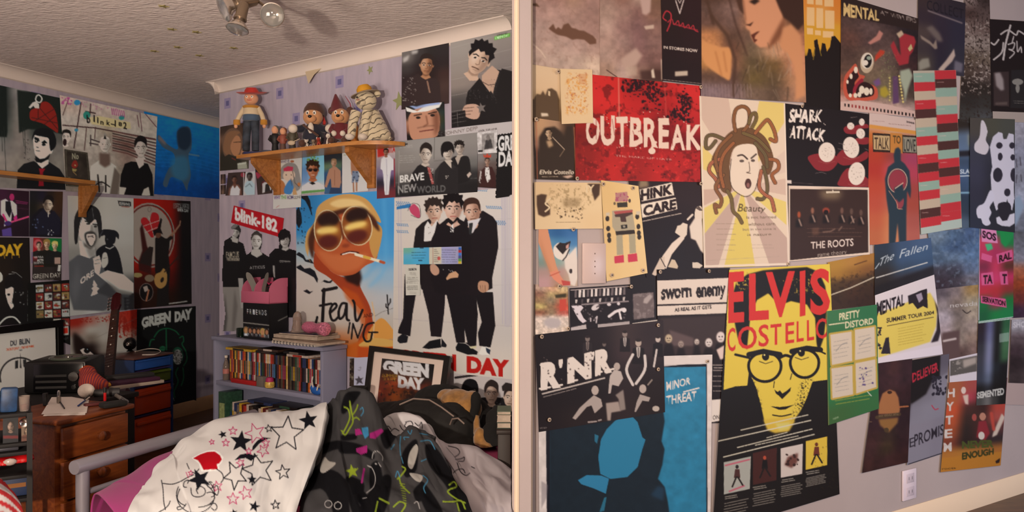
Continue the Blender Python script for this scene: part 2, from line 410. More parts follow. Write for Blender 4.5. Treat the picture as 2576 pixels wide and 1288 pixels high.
def sample(c, U, V):
 x = np.clip(U - c.x0 - .5, 0, c.w - 1.001); y = np.clip(V - c.y0 - .5, 0, c.h - 1.001); xi = x.astype(int); yi = y.astype(int); fx = (x - xi)[..., None]; fy = (y - yi)[..., None]
 a = c.a; return (a[yi, xi] * (1 - fx) + a[yi, xi + 1] * fx) * (1 - fy) + (a[yi + 1, xi] * (1 - fx) + a[yi + 1, xi + 1] * fx) * fy
PM = vcol('glossy_print', .5, .25)
def poster(c, w, k, name, label, cat='poster', step=1.7, curl=.0007, group=None, material=None, gain=1.0):
 A, B, C, D = c.q
 nx = max(3, int(max(np.hypot(*(B - A)), np.hypot(*(C - D))) / step)); ny = max(3, int(max(np.hypot(*(D - A)), np.hypot(*(C - B))) / step))
 S, T = np.meshgrid(np.linspace(0, 1, nx), np.linspace(0, 1, ny)); S1 = S[..., None]; T1 = T[..., None]
 UV = A * (1 - S1) * (1 - T1) + B * S1 * (1 - T1) + C * S1 * T1 + D * (1 - S1) * T1
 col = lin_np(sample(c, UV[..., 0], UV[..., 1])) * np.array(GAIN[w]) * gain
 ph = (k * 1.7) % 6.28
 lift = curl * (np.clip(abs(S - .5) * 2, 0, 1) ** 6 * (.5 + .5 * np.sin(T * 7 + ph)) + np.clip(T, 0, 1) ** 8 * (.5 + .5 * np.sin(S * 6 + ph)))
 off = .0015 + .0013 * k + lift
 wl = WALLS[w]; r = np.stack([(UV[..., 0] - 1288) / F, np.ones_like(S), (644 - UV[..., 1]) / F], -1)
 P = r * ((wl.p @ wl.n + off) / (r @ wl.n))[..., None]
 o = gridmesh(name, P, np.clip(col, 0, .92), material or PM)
 return tag(o, label, cat, group)
# ---------------------------------------------------------------- the room
def wallpaper():
 m = bpy.data.materials.new('lilac_wallpaper'); m.use_nodes = True; nt = m.node_tree; b = nt.nodes['Principled BSDF']; N = nt.nodes.new; L = nt.links.new
 uv = N('ShaderNodeUVMap'); sp = N('ShaderNodeSeparateXYZ'); L(uv.outputs[0], sp.inputs[0])
 def mth(op, a, b_=None, c=None):
  n = N('ShaderNodeMath'); n.operation = op
  for i, q in enumerate((a, b_, c)):
   if q is None: continue
   if isinstance(q, (int, float)): n.inputs[i].default_value = q
   else: L(q, n.inputs[i])
  return n.outputs[0]
 def sq(ox, oz, half):
  a = mth('ABSOLUTE', mth('SUBTRACT', mth('FLOORED_MODULO', mth('ADD', sp.outputs[0], ox), .536), .268))
  z = mth('ABSOLUTE', mth('SUBTRACT', mth('FLOORED_MODULO', mth('ADD', sp.outputs[1], oz), .5), .25))
  return mth('LESS_THAN', mth('MAXIMUM', a, z), half)
 # two interleaved rows of small squares
 big = mth('MAXIMUM', sq(.268 + .145, .25 + .01, .034), sq(.268 - .01, .25 + .18, .034)); small = mth('MAXIMUM', sq(.268 + .145, .25 + .01, .016), sq(.268 - .01, .25 + .18, .016))
 n = N('ShaderNodeTexNoise'); n.inputs['Scale'].default_value = 4; n.inputs['Detail'].default_value = 6
 mp = N('ShaderNodeMapping'); mp.inputs['Scale'].default_value = (6, .8, 1); L(uv.outputs[0], mp.inputs[0]); L(mp.outputs[0], n.inputs['Vector'])
 r = N('ShaderNodeValToRGB'); r.color_ramp.elements[0].color = (*lin('a29eb2'), 1); r.color_ramp.elements[1].color = (*lin('b4aec0'), 1); r.color_ramp.elements[0].position = .3; r.color_ramp.elements[1].position = .7; L(n.outputs[0], r.inputs[0])
 def mix(f, a, col, s):
  x = N('ShaderNodeMix'); x.data_type = 'RGBA'; L(mth('MULTIPLY', f, s), x.inputs[0]); L(a, x.inputs[6]); x.inputs[7].default_value = (*lin(col), 1); return x.outputs[2]
 L(mix(small, mix(big, r.outputs[0], '8682b4', .75), '50538a', .8), b.inputs['Base Color']); b.inputs['Roughness'].default_value = .8
 return m
def quadwall(name, wl, a0, a1, z0, z1, material, thick=.1):
 P = [wl.pt(a, z, o) for o in (0, -thick) for a, z in ((a0, z0), (a1, z0), (a1, z1), (a0, z1))]
 if name == 'wall_right':
  for p in P: p.x = max(p.x, 0.0)
 c = sum(P, Vector()) / 8
 me = bpy.data.meshes.new(name); me.from_pydata([p - c for p in P], [], [(0, 1, 2, 3), (7, 6, 5, 4), (0, 4, 5, 1), (1, 5, 6, 2), (2, 6, 7, 3), (3, 7, 4, 0)])
 uv = me.uv_layers.new(name='UVMap'); UV = [(a0, z0), (a1, z0), (a1, z1), (a0, z1)] * 2
 for l in me.loops: uv.data[l.index].uv = UV[l.vertex_index]
 bm = bmesh.new(); bm.from_mesh(me); bmesh.ops.recalc_face_normals(bm, faces=bm.faces); bm.to_mesh(me); bm.free()
 me.materials.append(material); o = link(bpy.data.objects.new(name, me)); o.location = c
 return tag(o, kind='structure')
paper = wallpaper()
LB = -1.407 * 1.69                           # left end of the chimney wall along WB
quadwall('wall_back', WB, LB, 0, FLOOR, CEIL, paper, .12)
quadwall('wall_left', WL, -6.2, .6, FLOOR, CEIL, paper, .1)
E1 = WB.pt(LB, 0); E2 = WL.pt(.6, 0)
ret = Wall((E1.x, E1.y), (.3175, 1), (-1, .3175))
quadwall('wall_alcove', ret, .0, 2.4, FLOOR, CEIL, paper, .1)
gm = mat('right_wall_paint', 'a0979a', .75, noise=.04, nscale=3, bump=.05, bscale=200)
quadwall('wall_right', WR, 0, 6.0, FLOOR, 1.75, gm, .1)
o = MB().box((.03, 3.1, (FLOOR + 1.75) / 2), (.058, 1.26, 1.75 - FLOOR)).build('wall_return', gm); tag(o, kind='structure')
ceilm = mat('woodchip_ceiling', 'd8d0cc', .7, noise=.10, nscale=14, bump=1.0, bscale=32, stretch=(1, 2.2, 1))
o = MB().prism([(-5.5, -1.6), (0, -1.6), (0, 3.8), (E1.x, E1.y), (-1.9, 8.2), (-5.2, 8.2)], CEIL, CEIL + .12).build('ceiling', ceilm); tag(o, kind='structure')
o = MB().prism([(0.0, -1.6), (5.5, -1.6), (5.5, 6.0), (0.0, 2.48)], 1.75, 1.87).build('ceiling_right', gm); tag(o, kind='structure')
fm = wood('floor_boards', '3a2418', '5c3c26', .45, (3, 26, 1))
o = MB().prism([(-5.5, -1.6), (5.5, -1.6), (5.5, 6.0), (2.0, 4.6), (0, 4.0), (-1.5, 8.2), (-5.2, 8.2)], FLOOR - .1, FLOOR).build('floor', fm); tag(o, kind='structure')
cm = mat('cove_plaster', 'dcd4ce', .6, noise=.02, nscale=6)
def cove(name, wl, a0, a1):
 d = CEIL - COVE; n = 8; mb = MB(); V = []
 prof = [(0, CEIL), (0, COVE)] + [(d * .9 * (1 - math.cos(t)) , COVE + .008 + (d - .012) * math.sin(t)) for t in np.linspace(0, math.pi / 2, n)] + [(d * .95, CEIL)]
 for a in (a0, a1): V += [wl.pt(a, z, o + .001) for o, z in prof]
 k = len(prof); mb.add(V, [tuple(range(k - 1, -1, -1)), tuple(range(k, 2 * k))] + [(i, (i + 1) % k, k + (i + 1) % k, k + i) for i in range(k)])
 tag(mb.build(name, cm), kind='structure')
cove('trim_1', WB, LB - .05, 0); cove('trim_2', WL, -6, .6); cove('trim_3', ret, -.05, 1.6)
def strip(name, wl, a0, a1, prof, m):
 mb = MB(); V = []; k = len(prof)
 for a in (a0, a1): V += [wl.pt(a, z, o) for o, z in prof]
 mb.add(V, [tuple(range(k - 1, -1, -1)), tuple(range(k, 2 * k))] + [(i, (i + 1) % k, k + (i + 1) % k, k + i) for i in range(k)])
 tag(mb.build(name, m), kind='structure')
bb = lambda h: [(.001, FLOOR), (.018, FLOOR), (.018, FLOOR + h - .03), (.012, FLOOR + h - .02), (.010, FLOOR + h - .006), (.004, FLOOR + h), (.001, FLOOR + h)]
strip('baseboard_left', WL, -6, .6, bb(.11), mat('pine_skirting', 'b8926a', .45, noise=.1, nscale=8))
strip('baseboard_back', WB, LB, 0, bb(.11), MATS['pine_skirting'])
strip('baseboard_right', WR, 0, 5.8, bb(.10), mat('white_gloss', 'dac8b2', .35))
# moulded door casing at the left end of the right wall
a = np.linalg.norm(WR.un(1343, 1288)[:2] - WR.p[:2]); top_a = np.linalg.norm(WR.un(1329, 0)[:2] - WR.p[:2]); w_ = (a + top_a) / 2
mb = MB(); prof = [(0.0, 0), (0.0, .018)] + [(w_ * t, q) for t, q in ((.08, .022), (.16, .022), (.2, .016), (.24, .022), (.5, .022), (.56, .015), (.62, .020), (.86, .018), (.9, .012), (.96, .012), (1, .006), (1, 0))]
V = []
for z in (FLOOR, 1.75): V += [WR.pt(q[0], z, q[1] + .001) for q in prof]
k = len(prof); mb.add(V, [tuple(range(k - 1, -1, -1)), tuple(range(k, 2 * k))] + [(i, (i + 1) % k, k + (i + 1) % k, k + i) for i in range(k)])
tag(mb.build('trim_4', MATS['white_gloss'], None, 20), kind='structure')
# ---------------------------------------------------------------- prints on the chimney wall
def cutout(c, *ps):                          # sheet trimmed to an outline
 k = Cv.__new__(Cv); k.x0, k.y0, k.w, k.h, k.q = c.x0, c.y0, c.w, c.h, c.q; k.a = np.zeros((c.h, c.w, 3), np.float32)
 for p in ps: k.poly('ffffff', p, sm=0)
 c.mask = k; return c
_poster = poster
def poster(c, *a, **k):
 o = _poster(c, *a, **k)
 if hasattr(c, 'mask'):
  me = o.data; w = Vector(o.location); n = len(me.vertices); co = np.empty(n * 3, np.float32); me.vertices.foreach_get('co', co); co = co.reshape(-1, 3) + np.array(w)
  U = co[:, 0] / co[:, 1] * F + 1288; V = 644 - co[:, 2] / co[:, 1] * F
  m = sample(c.mask, U, V)[:, 0] > .5
  bm = bmesh.new(); bm.from_mesh(me); bm.verts.ensure_lookup_table()
  bmesh.ops.delete(bm, geom=[q for q in bm.verts if not m[q.index]], context='VERTS'); bm.to_mesh(me); bm.free()
 return o
# portrait of a man with slicked dark hair in a spotted shirt
c = Cv("1011 132 1129 108 1129 260 1010 276", '2c2220').grid("6a5f58 3a3230 2a2422 2c2424/3a3230 2a2020 261c1c 2a2020/2a1e1e 2a1c1a 281c1a 3a2622/2c2020 2c1e1c 2a1e1c 44302a/2a1e1c 281c1a 281c1a 3c2a26")
c.poly('322423', "1012 215 1030 195 1052 185 1070 200 1094 195 1102 215 1106 262 1011 276").man(1073, 163, 56, 'a5714f', '2a1f1c', None, 'short', 4, 1, '3a1e14', .5, mouth='6a3828')
c.poly('332523', "1052 186 1066 200 1083 228 1092 196 1106 205 1110 262 1040 272 1030 215").line('8a6550', 4, "1075 205 1081 232").spat('8d7d74', 46, 1013, 195, 1046, 262, .7, 1.6, 3).poly('b0a298', "1014 146 1030 138 1026 152 1014 158", blur=2).poly('a99d93', "1035 128 1052 125 1050 134 1036 137", blur=2)
poster(c, 'B', 3, 'magazine_page', 'magazine portrait of slick-haired man in spotted dark shirt, high by the ceiling')
c = Cv("1020 268 1117 256 1119 343 1024 353", '1e1c1c').grid("1c1a1a 222020 1e1e1c/2a2220 8a5c48 26302a/a06c52 b57d62 2c3020/8a5640 a8704f 26302a/1c1616 8a5844 302826")
c.poly('b47c60', "1030 290 1050 272 1085 268 1104 285 1106 320 1095 345 1040 352 1028 315", sm=1).poly('6a3c2a', "1088 275 1106 285 1107 322 1094 346 1090 315", blur=4, al=.75).poly('d8ccc0', "1020 269 1050 280 1075 262 1112 257 1105 270 1075 280 1040 284 1023 280").poly('8c97b8', "1022 262 1048 268 1080 258 1104 255 1108 262 1080 266 1045 275", blur=1)
c.line('33211a', 3, "1042 291 1060 287", sm=1).line('33211a', 3, "1078 286 1098 281").ell('241a16', 1052, 296, 6, 3).ell('241a16', 1088, 290, 6, 3).line('7a4a36', 3, "1072 292 1076 312 1066 318", blur=1).line('6e3830', 3, "1056 331 1075 328 1090 326").line('4a2c20', 2, "1050 322 1075 317 1092 316", al=.6, blur=1).poly('1e1716', "1100 345 1104 330 1119 335 1119 343").spat('7a7470', 14, 1102, 332, 1118, 343, .5, 1.2, 9)
poster(c, 'B', 4, 'magazine_page', 'close-up magazine portrait of man under pale hat brim, below the spotted shirt portrait')
c = Cv("1133 108 1288 74 1289 305 1136 322", '8a7b70').grid("93857a 8f8076 85776d/8c7d72 85776d 7c6e66/857469 7c6c64 6c605a/4c4440 6a5e58 5c524c/3c3432 4a423e 4a423e")
for i in range(5): c.line('a2948a', 1.2, [(1136, 285 - i * 40 - 4), (1288, 255 - i * 44)], al=.5)
c.poly('221e1e', "1170 322 1172 250 1178 228 1208 205 1250 175 1288 180 1300 305 1230 314").man(1206, 148, 90, 'c09a80', '161214', None, 'spiky', 24, 1, '4a3024', .35)
c.poly('b48e76', "1212 190 1238 165 1256 180 1248 205 1232 232 1212 205").poly('1c1818', "1206 196 1224 222 1242 250 1252 215 1262 172 1290 180 1290 300 1172 318 1176 232").poly('b08a72', "1216 200 1240 236 1246 208 1236 200").line('3a2a26', 1.5, "1214 206 1228 214 1244 212").spat('5a524e', 40, 1180, 225, 1230, 250, .5, .9, 4).spat('5a524e', 30, 1235, 200, 1250, 260, .5, .9, 5)
c.poly('b98f78', "1164 276 1172 264 1196 262 1208 272 1206 292 1196 300 1176 296 1165 286", sm=1).lines('5c4236', 1.5, "1168 272 1192 270", "1167 280 1188 279", "1170 288 1184 287")
c.poly('6d6059', "1208 258 1213 266 1222 264 1216 272 1221 281 1212 278 1205 285 1205 274 1198 268 1207 267").poly('5f9a3a', "1243 92 1283 83 1283 92 1244 101").tx('e8f0d8', 'GREEN DAY', 1245, 99, 1280, 91, 6).tx('2a2a24', 'KERRANG', 1250, 91, 1276, 85, 4)
c.poly('1c1818', "1136 285 1170 277 1174 318 1137 322").lines('6a5f58', 1, "1137 292 1170 284", "1137 300 1170 293", "1138 310 1172 304", "1150 283 1152 318")
poster(c, 'B', 2, 'poster', 'tall portrait poster of spiky-haired man tilting his head, black shirt, star in hand')
c = Cv("1112 328 1288 300 1288 345 1112 352", 'b3a49d').tx('6a5a54', 'JOHNNY DEPP', 1119, 340, 1201, 327, 9, 10).tx('3a3230', 'LOOK FOR LOVE', 1203, 332, 1250, 326, 4.5, bold=.01)
poster(c, 'B', 1, 'magazine_strip', 'pale magazine strip with a printed name, under the spiky-haired portrait')
c = Cv("1200 335 1251 327 1251 384 1202 387", 'bdb0a8').poly('8b8079', "1212 338 1243 334 1243 374 1212 378").poly('3c3634', "1218 376 1222 352 1235 350 1240 372").ell('6a605a', 1228, 346, 5, 7).mott(.25, 6, 2).poly('2a2624', "1203 378 1215 377 1215 382 1203 383")
poster(c, 'B', 3, 'magazine_clipping', 'small white clipping with grey photo, beside the black lettered poster')
# three men in front of a wall, large outlined lettering
c = Cv("994 357 1201 333 1201 483 995 496", '80766f').grid("8c827a 8d837b 8c8279 847a72/82786f 8a8077 897f77 7d736c/7a7068 7a7069 736963 66605a/4e4844 4a4440 3c3836 2e2a29/262323 242121 221f1f 1e1b1b")
c.line('a39990', 1.5, "1004 380 1003 490", al=.7).line('8d847c', 1, "995 460 1200 448", al=.7).line('565049', 1.5, "1093 346 1092 400").line('6a625b', 2, "1092 405 1120 402")
c.poly('1d1a1a', "1128 420 1140 395 1168 392 1180 398 1184 430 1178 455 1130 462", sm=1).man(1156, 372, 36, 'b09c8c', '1c1614', None, 'spiky', -4, 1, '3a2c24', .5).poly('a89484', "1145 398 1150 392 1160 393 1152 415")
c.poly('2a2625', "1090 490 1094 430 1108 412 1125 402 1148 420 1152 488").man(1126, 381, 46, 'b9a594', '141112', None, 'fringe', -4, 1, '42342c', .45).poly('b9a594', "1116 404 1134 402 1136 424").poly('242020', "1108 412 1118 404 1136 426 1152 420 1152 488 1092 490")
c.poly('1f1c1c', "1030 492 1034 440 1050 418 1060 412 1078 420 1090 436 1092 490").man(1071, 388, 48, 'b8a493', '231b18', None, 'quiff', 2, -1, '4a382e', .35).poly('9a4a44', "1074 420 1082 422 1092 462 1086 464").spat('d8c8bc', 14, 1076, 424, 1090, 462, .6, 1.2, 5)
c.poly('b8a090', "1174 440 1182 432 1186 438 1178 448").spat('c8b8a8', 8, 1121, 442, 1128, 452, .8, 1.3, 7)
c.tx('cfc4b9', 'BRAVE', 1006, 459, 1067, 452, 18, 19, bold=.03).tx('8d857e', 'NEW', 1001, 486, 1048, 481, 19, 20, bold=.03).tx('5a5551', 'WORLD', 1048, 486, 1121, 482, 18, 17, bold=.03).poly('3a3533', "1000 364 1026 360 1026 364 1000 368").scrib('b8aea4', 2, 1002, 366, 1040, 374, 1, 3, .6, -3).scrib('b8aea4', 4, 1003, 390, 1044, 412, 1, 5, .6, -2)
poster(c, 'B', 3, 'poster', 'wide poster of three men in dark clothes over big three-word lettering')
c = Cv("1202 386 1251 382 1250 474 1201 471", '5c4a44').grid("7a706a 6f655f 6a605a/6a5a54 5a4842 5a4842/42302c 3a2826 40302c/2a201e 2a201e 2a1e1c")
c.poly('3a1e1c', "1206 470 1212 428 1222 418 1238 420 1246 440 1248 472").man(1226, 406, 20, '9a7460', '3a2a22', None, 'short', 0, 1, '2a1a14', .4).poly('b0402c', "1217 396 1216 388 1221 392 1226 385 1230 392 1236 387 1235 396").poly('cfc2b8', "1220 422 1230 420 1234 450 1226 460 1220 440").spat('2a2220', 10, 1220, 424, 1233, 456, .8, 1.6, 3).line('b8a8a0', 3, "1210 432 1206 455").spat('a89890', 8, 1206, 430, 1214, 460, .8, 1.5, 8)
poster(c, 'B', 2, 'magazine_page', 'magazine picture of man in a red crown and dark red robe')
c = cutout(Cv("1250 338 1310 330 1310 490 1246 499", '141213'), "1250 338 1310 330 1310 490 1286 490 1276 500 1246 499").tx('cfc4bb', 'GREEN', 1253, 379, 1322, 372, 36, 38, bold=.04).tx('cfc4bb', 'DAY', 1254, 418, 1306, 413, 36, 38, bold=.04)
poster(c, 'B', 5, 'poster', 'black poster with tall white capital letters at the right end of the chimney wall')
# the large poster of three men in black suits
c = Cv("992 499 1312 468 1312 957 988 924", 'c9b6a6').grid("c6b6a8 c8b8aa c9b9ab c9b8ac/cbb9aa cdbcae cebdb0 cabab0/c8b6a7 ccbbac cdbcae c8b9ae/c8b6a6 ccbaab cbbaac c4b5ac/c4b2a2 c6b5a6 c6b5a6 c0b1a6/cbb8a6 ccb9a7 ccb9a8 cbb8a8")
for x in (1002, 1008, 1262, 1270, 1282): c.line('a093a6', 2, [(x, 495), (x + 2, 815)], al=.45)
for y in (556, 632, 722): c.line('a89a94', 1, [(990, y), (1310, y - 6)], al=.5)
c.line('b3a4a6', 16, "1270 480 1276 815", al=.5).line('9c8f90', 1.2, "990 802 1310 822", al=.5)
for x, y, w, h in ((998, 508, 35, 14), (999, 563, 32, 9), (999, 580, 32, 8), (1198, 471, 34, 14), (1224, 519, 40, 10), (1244, 556, 34, 14)):
 for j in range(int(h / 4)):
  for i in range(int(w / 5)): c.ell('3f6f9c', x + i * 5 + (j % 2) * 2, y + j * 4 + i * .25, 2.2, 1.3, 20, al=.8)
c.poly('2f6a9a', "998 520 1033 512 1033 522 998 527").poly('b6405a', "1030 524 1040 513 1048 518 1055 528 1055 549 1036 538", sm=1).line('2a2224', 1, "1026 530 1034 514 1046 512 1056 520 1056 548 1034 541", sm=1)
# legs, then bodies
c.poly('171316', "1018 690 1046 690 1046 742 1038 790 1032 846 1001 838 1003 826 1014 800").poly('15161a', "1001 848 1012 840 1027 846 1024 862 1006 864 1000 858")
c.poly('171316', "1196 735 1240 735 1246 820 1240 846 1234 874 1206 870 1202 838 1212 810 1198 750").poly('ddd0c4', "1204 890 1212 872 1224 872 1233 878 1231 893 1212 893").poly('27303c', "1222 874 1234 880 1232 892 1224 886")
c.poly('171316', "1118 720 1196 720 1202 790 1198 870 1184 872 1170 862 1168 826 1176 862 1148 862 1130 770").poly('101114', "1146 874 1152 862 1170 864 1202 885 1200 892 1176 892 1148 882").poly('c8b890', "1180 872 1198 870 1198 876 1184 877")
c.poly('1b1518', "1060 700 1122 700 1118 780 1110 848 1084 846 1078 790 1064 735").poly('101114', "1062 875 1080 858 1108 852 1110 874 1078 878").poly('16171b', "1110 850 1124 868 1122 874 1110 872")
c.poly('1a1417', "1166 560 1172 545 1200 535 1215 530 1240 545 1250 560 1254 620 1238 700 1239 725 1196 745 1160 740 1150 640", blur=.5).man(1188, 532, 68, 'bd9078', '3a241c', None, 'short', -6, 1, '5a3426', .4)
c.poly('c9bcb8', "1176 556 1196 552 1210 548 1190 585 1182 590").poly('2a2a2a', "1180 562 1190 560 1186 590 1180 590").poly('1a1417', "1195 585 1212 545 1244 550 1250 600 1230 720 1190 740")
c.poly('1c1618', "1040 620 1046 576 1062 560 1080 550 1100 555 1112 600 1114 740 1060 728 1042 640", blur=.5).man(1092, 531, 64, 'c29a82', '2c211d', None, 'spiky', -5, -1, '5a3a2c', .3, mouth='8a3a30').poly('d3c6bb', "1076 556 1086 570 1100 552 1104 560 1084 606 1066 608 1068 570").spat('3a3230', 3, 1078, 572, 1082, 600, .8, 1, 3).poly('1c1618', "1046 576 1068 558 1066 606 1072 612 1060 700 1042 650").poly('1c1618', "1100 556 1112 576 1110 650 1074 640 1090 600")
c.poly('171215', "1084 700 1086 600 1104 566 1124 550 1150 548 1172 560 1184 600 1182 730 1120 742 1094 735", blur=.5).man(1140, 524, 74, 'c79c86', '120e10', None, 'spiky', 0, 1, '4a2c24', .32, mouth='a04a44').spat('d8ccc4', 12, 1131, 560, 1142, 588, 1, 2.2, 6).poly('120e10', "1120 552 1136 566 1156 550 1150 546 1140 558 1128 548")
c.poly('b88a70', "1082 668 1092 664 1104 676 1104 688 1094 693 1084 684", sm=1).poly('c2916c', "1122 700 1130 688 1146 682 1154 690 1152 698 1134 700 1124 705").poly('b58466', "1203 712 1212 706 1228 712 1228 730 1214 736 1203 728", sm=1).lines('6a4634', 1, "1208 718 1210 732", "1214 718 1215 734", "1220 718 1221 733").spat('b8b0a4', 6, 1114, 678, 1140, 684, .8, 1.4, 2)
c.tx('ad1a14', 'GREEN', 1000, 912, 1148, 931, 33, 38, bold=.06).tx('ad1a14', 'DAY', 1174, 934, 1281, 947, 38, 40, bold=.06)
poster(c, 'B', 2, 'poster', 'large white poster of three men standing in black suits, red capitals below')
c = Cv("1125 937 1312 957 1312 1165 1120 1145", 'b7a69a').grid("bcaaa0 bcaaa0 b8a8a0/b0a096 ac9c92 a89890/2a2422 241e1e 1e1a1a/161314 161314 161314")
c.poly('191618', "1125 1150 1128 1040 1150 1010 1180 1000 1288 1000 1312 1010 1312 1165").man(1182, 985, 58, 'b09684', '121012', None, 'fringe', 2, 1, '3a2a24', .45).line('2a2222', 6, "1146 950 1200 943").man(1236, 990, 56, 'ab8a76', '2a1f1c', None, 'quiff', 0, 1, '4a342a', .4).man(1284, 1000, 56, 'b3927c', '2a1f1c', None, 'short', 8, 1, '4a342a', .35).poly('2a2220', "1262 972 1272 962 1300 968 1300 978 1264 984")
c.poly('1a1719', "1205 1030 1216 1008 1232 1024 1246 1024 1256 1006 1275 1020 1290 1160 1205 1150").spat('6a6460', 30, 1204, 1010, 1220, 1035, .6, 1.4, 5).spat('6a6460', 25, 1250, 1010, 1262, 1032, .6, 1.4, 6)
c.line('a89e96', 1.5, [(1234 + 21 * math.cos(t), 1052 + 19 * math.sin(t)) for t in np.linspace(0, 6.28, 30)]).line('8a827c', 1, [(1234 + 14 * math.cos(t), 1052 + 12 * math.sin(t)) for t in np.linspace(0, 6.28, 30)]).tx('b8aea6', 'RAMON', 1221, 1043, 1250, 1043, 6).ell('a39a92', 1235, 1053, 5, 5)
poster(c, 'B', 3, 'poster', 'poster of three close-up faces below the red capitals, behind the bed')
# painted head in a bucket hat with mirrored glasses (plain stand-in) and brush lettering
c = Cv("745 494 992 478 990 910 746 882", 'b9a698').grid("2d6f9c 3a84b4 3f8cbc 3f86b6/2f79a8 3a82b0 4a90bc 3c86b8/9aa6a8 8fa4ac 6ea0bc 4c90bc/bfae9f bdb0a4 a4b0b6 8fa8b8/c0ad9e c0ae9f bcaea4 b4aeaa/bea998 bfaa98 bba796 b8a898/b85a28 b86030 b56a38 b87a3c")
c.line('4d97c2', 10, "905 505 930 560 950 640 925 690 900 700", sm=1, al=.4, blur=5).line('5fa5ca', 7, "965 500 970 600 965 680 930 720", sm=1, al=.5, blur=4)
for p in ("744 530 752 520 758 540 760 560 752 575 744 560", "758 490 772 488 780 505 786 545 776 520 768 505 758 498", "744 640 752 634 764 642 770 654 782 652 790 664 776 660 768 658 762 650", "744 672 756 666 766 676 780 674 792 682 800 702 798 712 790 698 776 690 764 684 752 678", "806 712 816 704 828 708 842 700 832 712 822 712 812 708", "763 732 772 728 780 734 788 732 778 740 770 736"): c.poly('15171c', p)
c.spat('1c2430', 46, 748, 515, 785, 620, .6, 2, 4)
c.poly('9c3a1c', "800 620 830 680 880 700 905 690 906 720 930 770 938 810 944 850 936 905 892 905 900 860 918 800 880 750 830 700 790 670", sm=1).poly('c05018', "860 720 900 740 925 790 918 840 900 790 870 750", blur=3, al=.7).poly('2a1410', "862 690 905 675 910 700 903 722 890 715 872 708", blur=3)
c.poly('b3522a', "778 600 790 560 830 520 900 515 940 540 950 590 948 650 920 668 890 690 850 692 820 670 795 640", sm=1).poly('c56a3c', "800 630 840 640 900 640 925 640 905 672 860 686 825 668", sm=1, blur=4, al=.8).poly('c08a48', "930 560 958 570 960 600 945 650 930 620", sm=1)
c.poly('c49050', "790 560 800 520 835 496 880 488 920 500 945 530 958 560 930 545 900 530 850 535 815 552 790 590 775 640 782 660 768 625 772 585", sm=1).poly('e0b878', "830 512 860 500 905 505 930 530 895 520 850 522", sm=1, blur=2).poly('4a2416', "778 590 800 552 850 528 900 522 940 545 955 580 945 575 920 548 880 536 840 545 806 575 792 600 788 650 776 620", sm=1, blur=1.5)
for cx, cy, rx, ry, ro in ((826, 580, 34, 50, -6), (898, 568, 36, 48, -14)):
 c.ell('d8c094', cx, cy, rx + 2.5, ry + 2.5, ro).ell('8c4a20', cx, cy, rx, ry, ro).ell('2a1612', cx, cy - ry * .55, rx * .82, ry * .4, ro, blur=3).ell('f0dc98', cx - 4, cy, rx * .78, ry * .16, ro, blur=3).ell('e8b048', cx, cy + ry * .02, rx * .8, ry * .28, ro, blur=5, al=.6).ell('58201a', cx, cy + ry * .55, rx * .75, ry * .34, ro, blur=4)
c.line('6a3018', 5, "856 560 864 600", blur=1).ell('8a3a20', 870, 618, 10, 5, -8, blur=1.5).line('4e1c14', 4, "858 640 880 633 902 636", sm=1).line('e6d6c4', 3, "862 640 880 635 896 637").line('e2cfae', 7, "895 640 958 658").line('d0a040', 7, "916 646 930 650").line('b05030', 7, "957 658 966 661")
c.poly('c05a1c', "745 860 780 830 800 850 840 880 900 860 940 820 960 850 992 860 992 912 745 884", blur=2).poly('d08c40', "930 830 960 800 992 835 992 850 950 855 925 852", sm=1).poly('cf9c50', "905 865 940 850 992 858 992 870 950 876 910 874", sm=1).poly('b84818', "900 872 992 874 992 912 900 905", blur=2)
c.line('d2a878', 3, "936 760 942 800 938 850", sm=1)
c.lines('161314', 8, "815 728 811 815", "812 731 846 724").line('161314', 6, "805 769 833 764").line('161314', 6, "832 786 846 772 844 764 836 768 830 784 834 803 842 806 852 796", sm=1).line('161314', 6, "872 764 860 764 852 784 855 802 866 792 872 766 872 800 878 806", sm=1).line('161314', 6, "888 756 892 766 894 800 900 806 912 780", sm=1)
c.tx('3a1a14', 'AND', 914, 800, 938, 796, 10).line('161314', 6, "798 798 791 828").lines('161314', 4, "876 838 880 812").lines('161314', 4, "884 852 888 814 900 850 912 816").line('161314', 5, "940 812 922 818 914 842 920 858 932 856 936 836", sm=1).line('161314', 4, "928 836 950 836").lines('1a1718', 3, "974 742 977 790", "977 768 982 760 982 752", "976 776 971 772 971 765").line('3a3030', 1, "944 795 960 785 990 775", al=.6)
poster(c, 'B', 1, 'poster', 'blue and orange painted poster of a head in mirrored glasses with brush lettering')
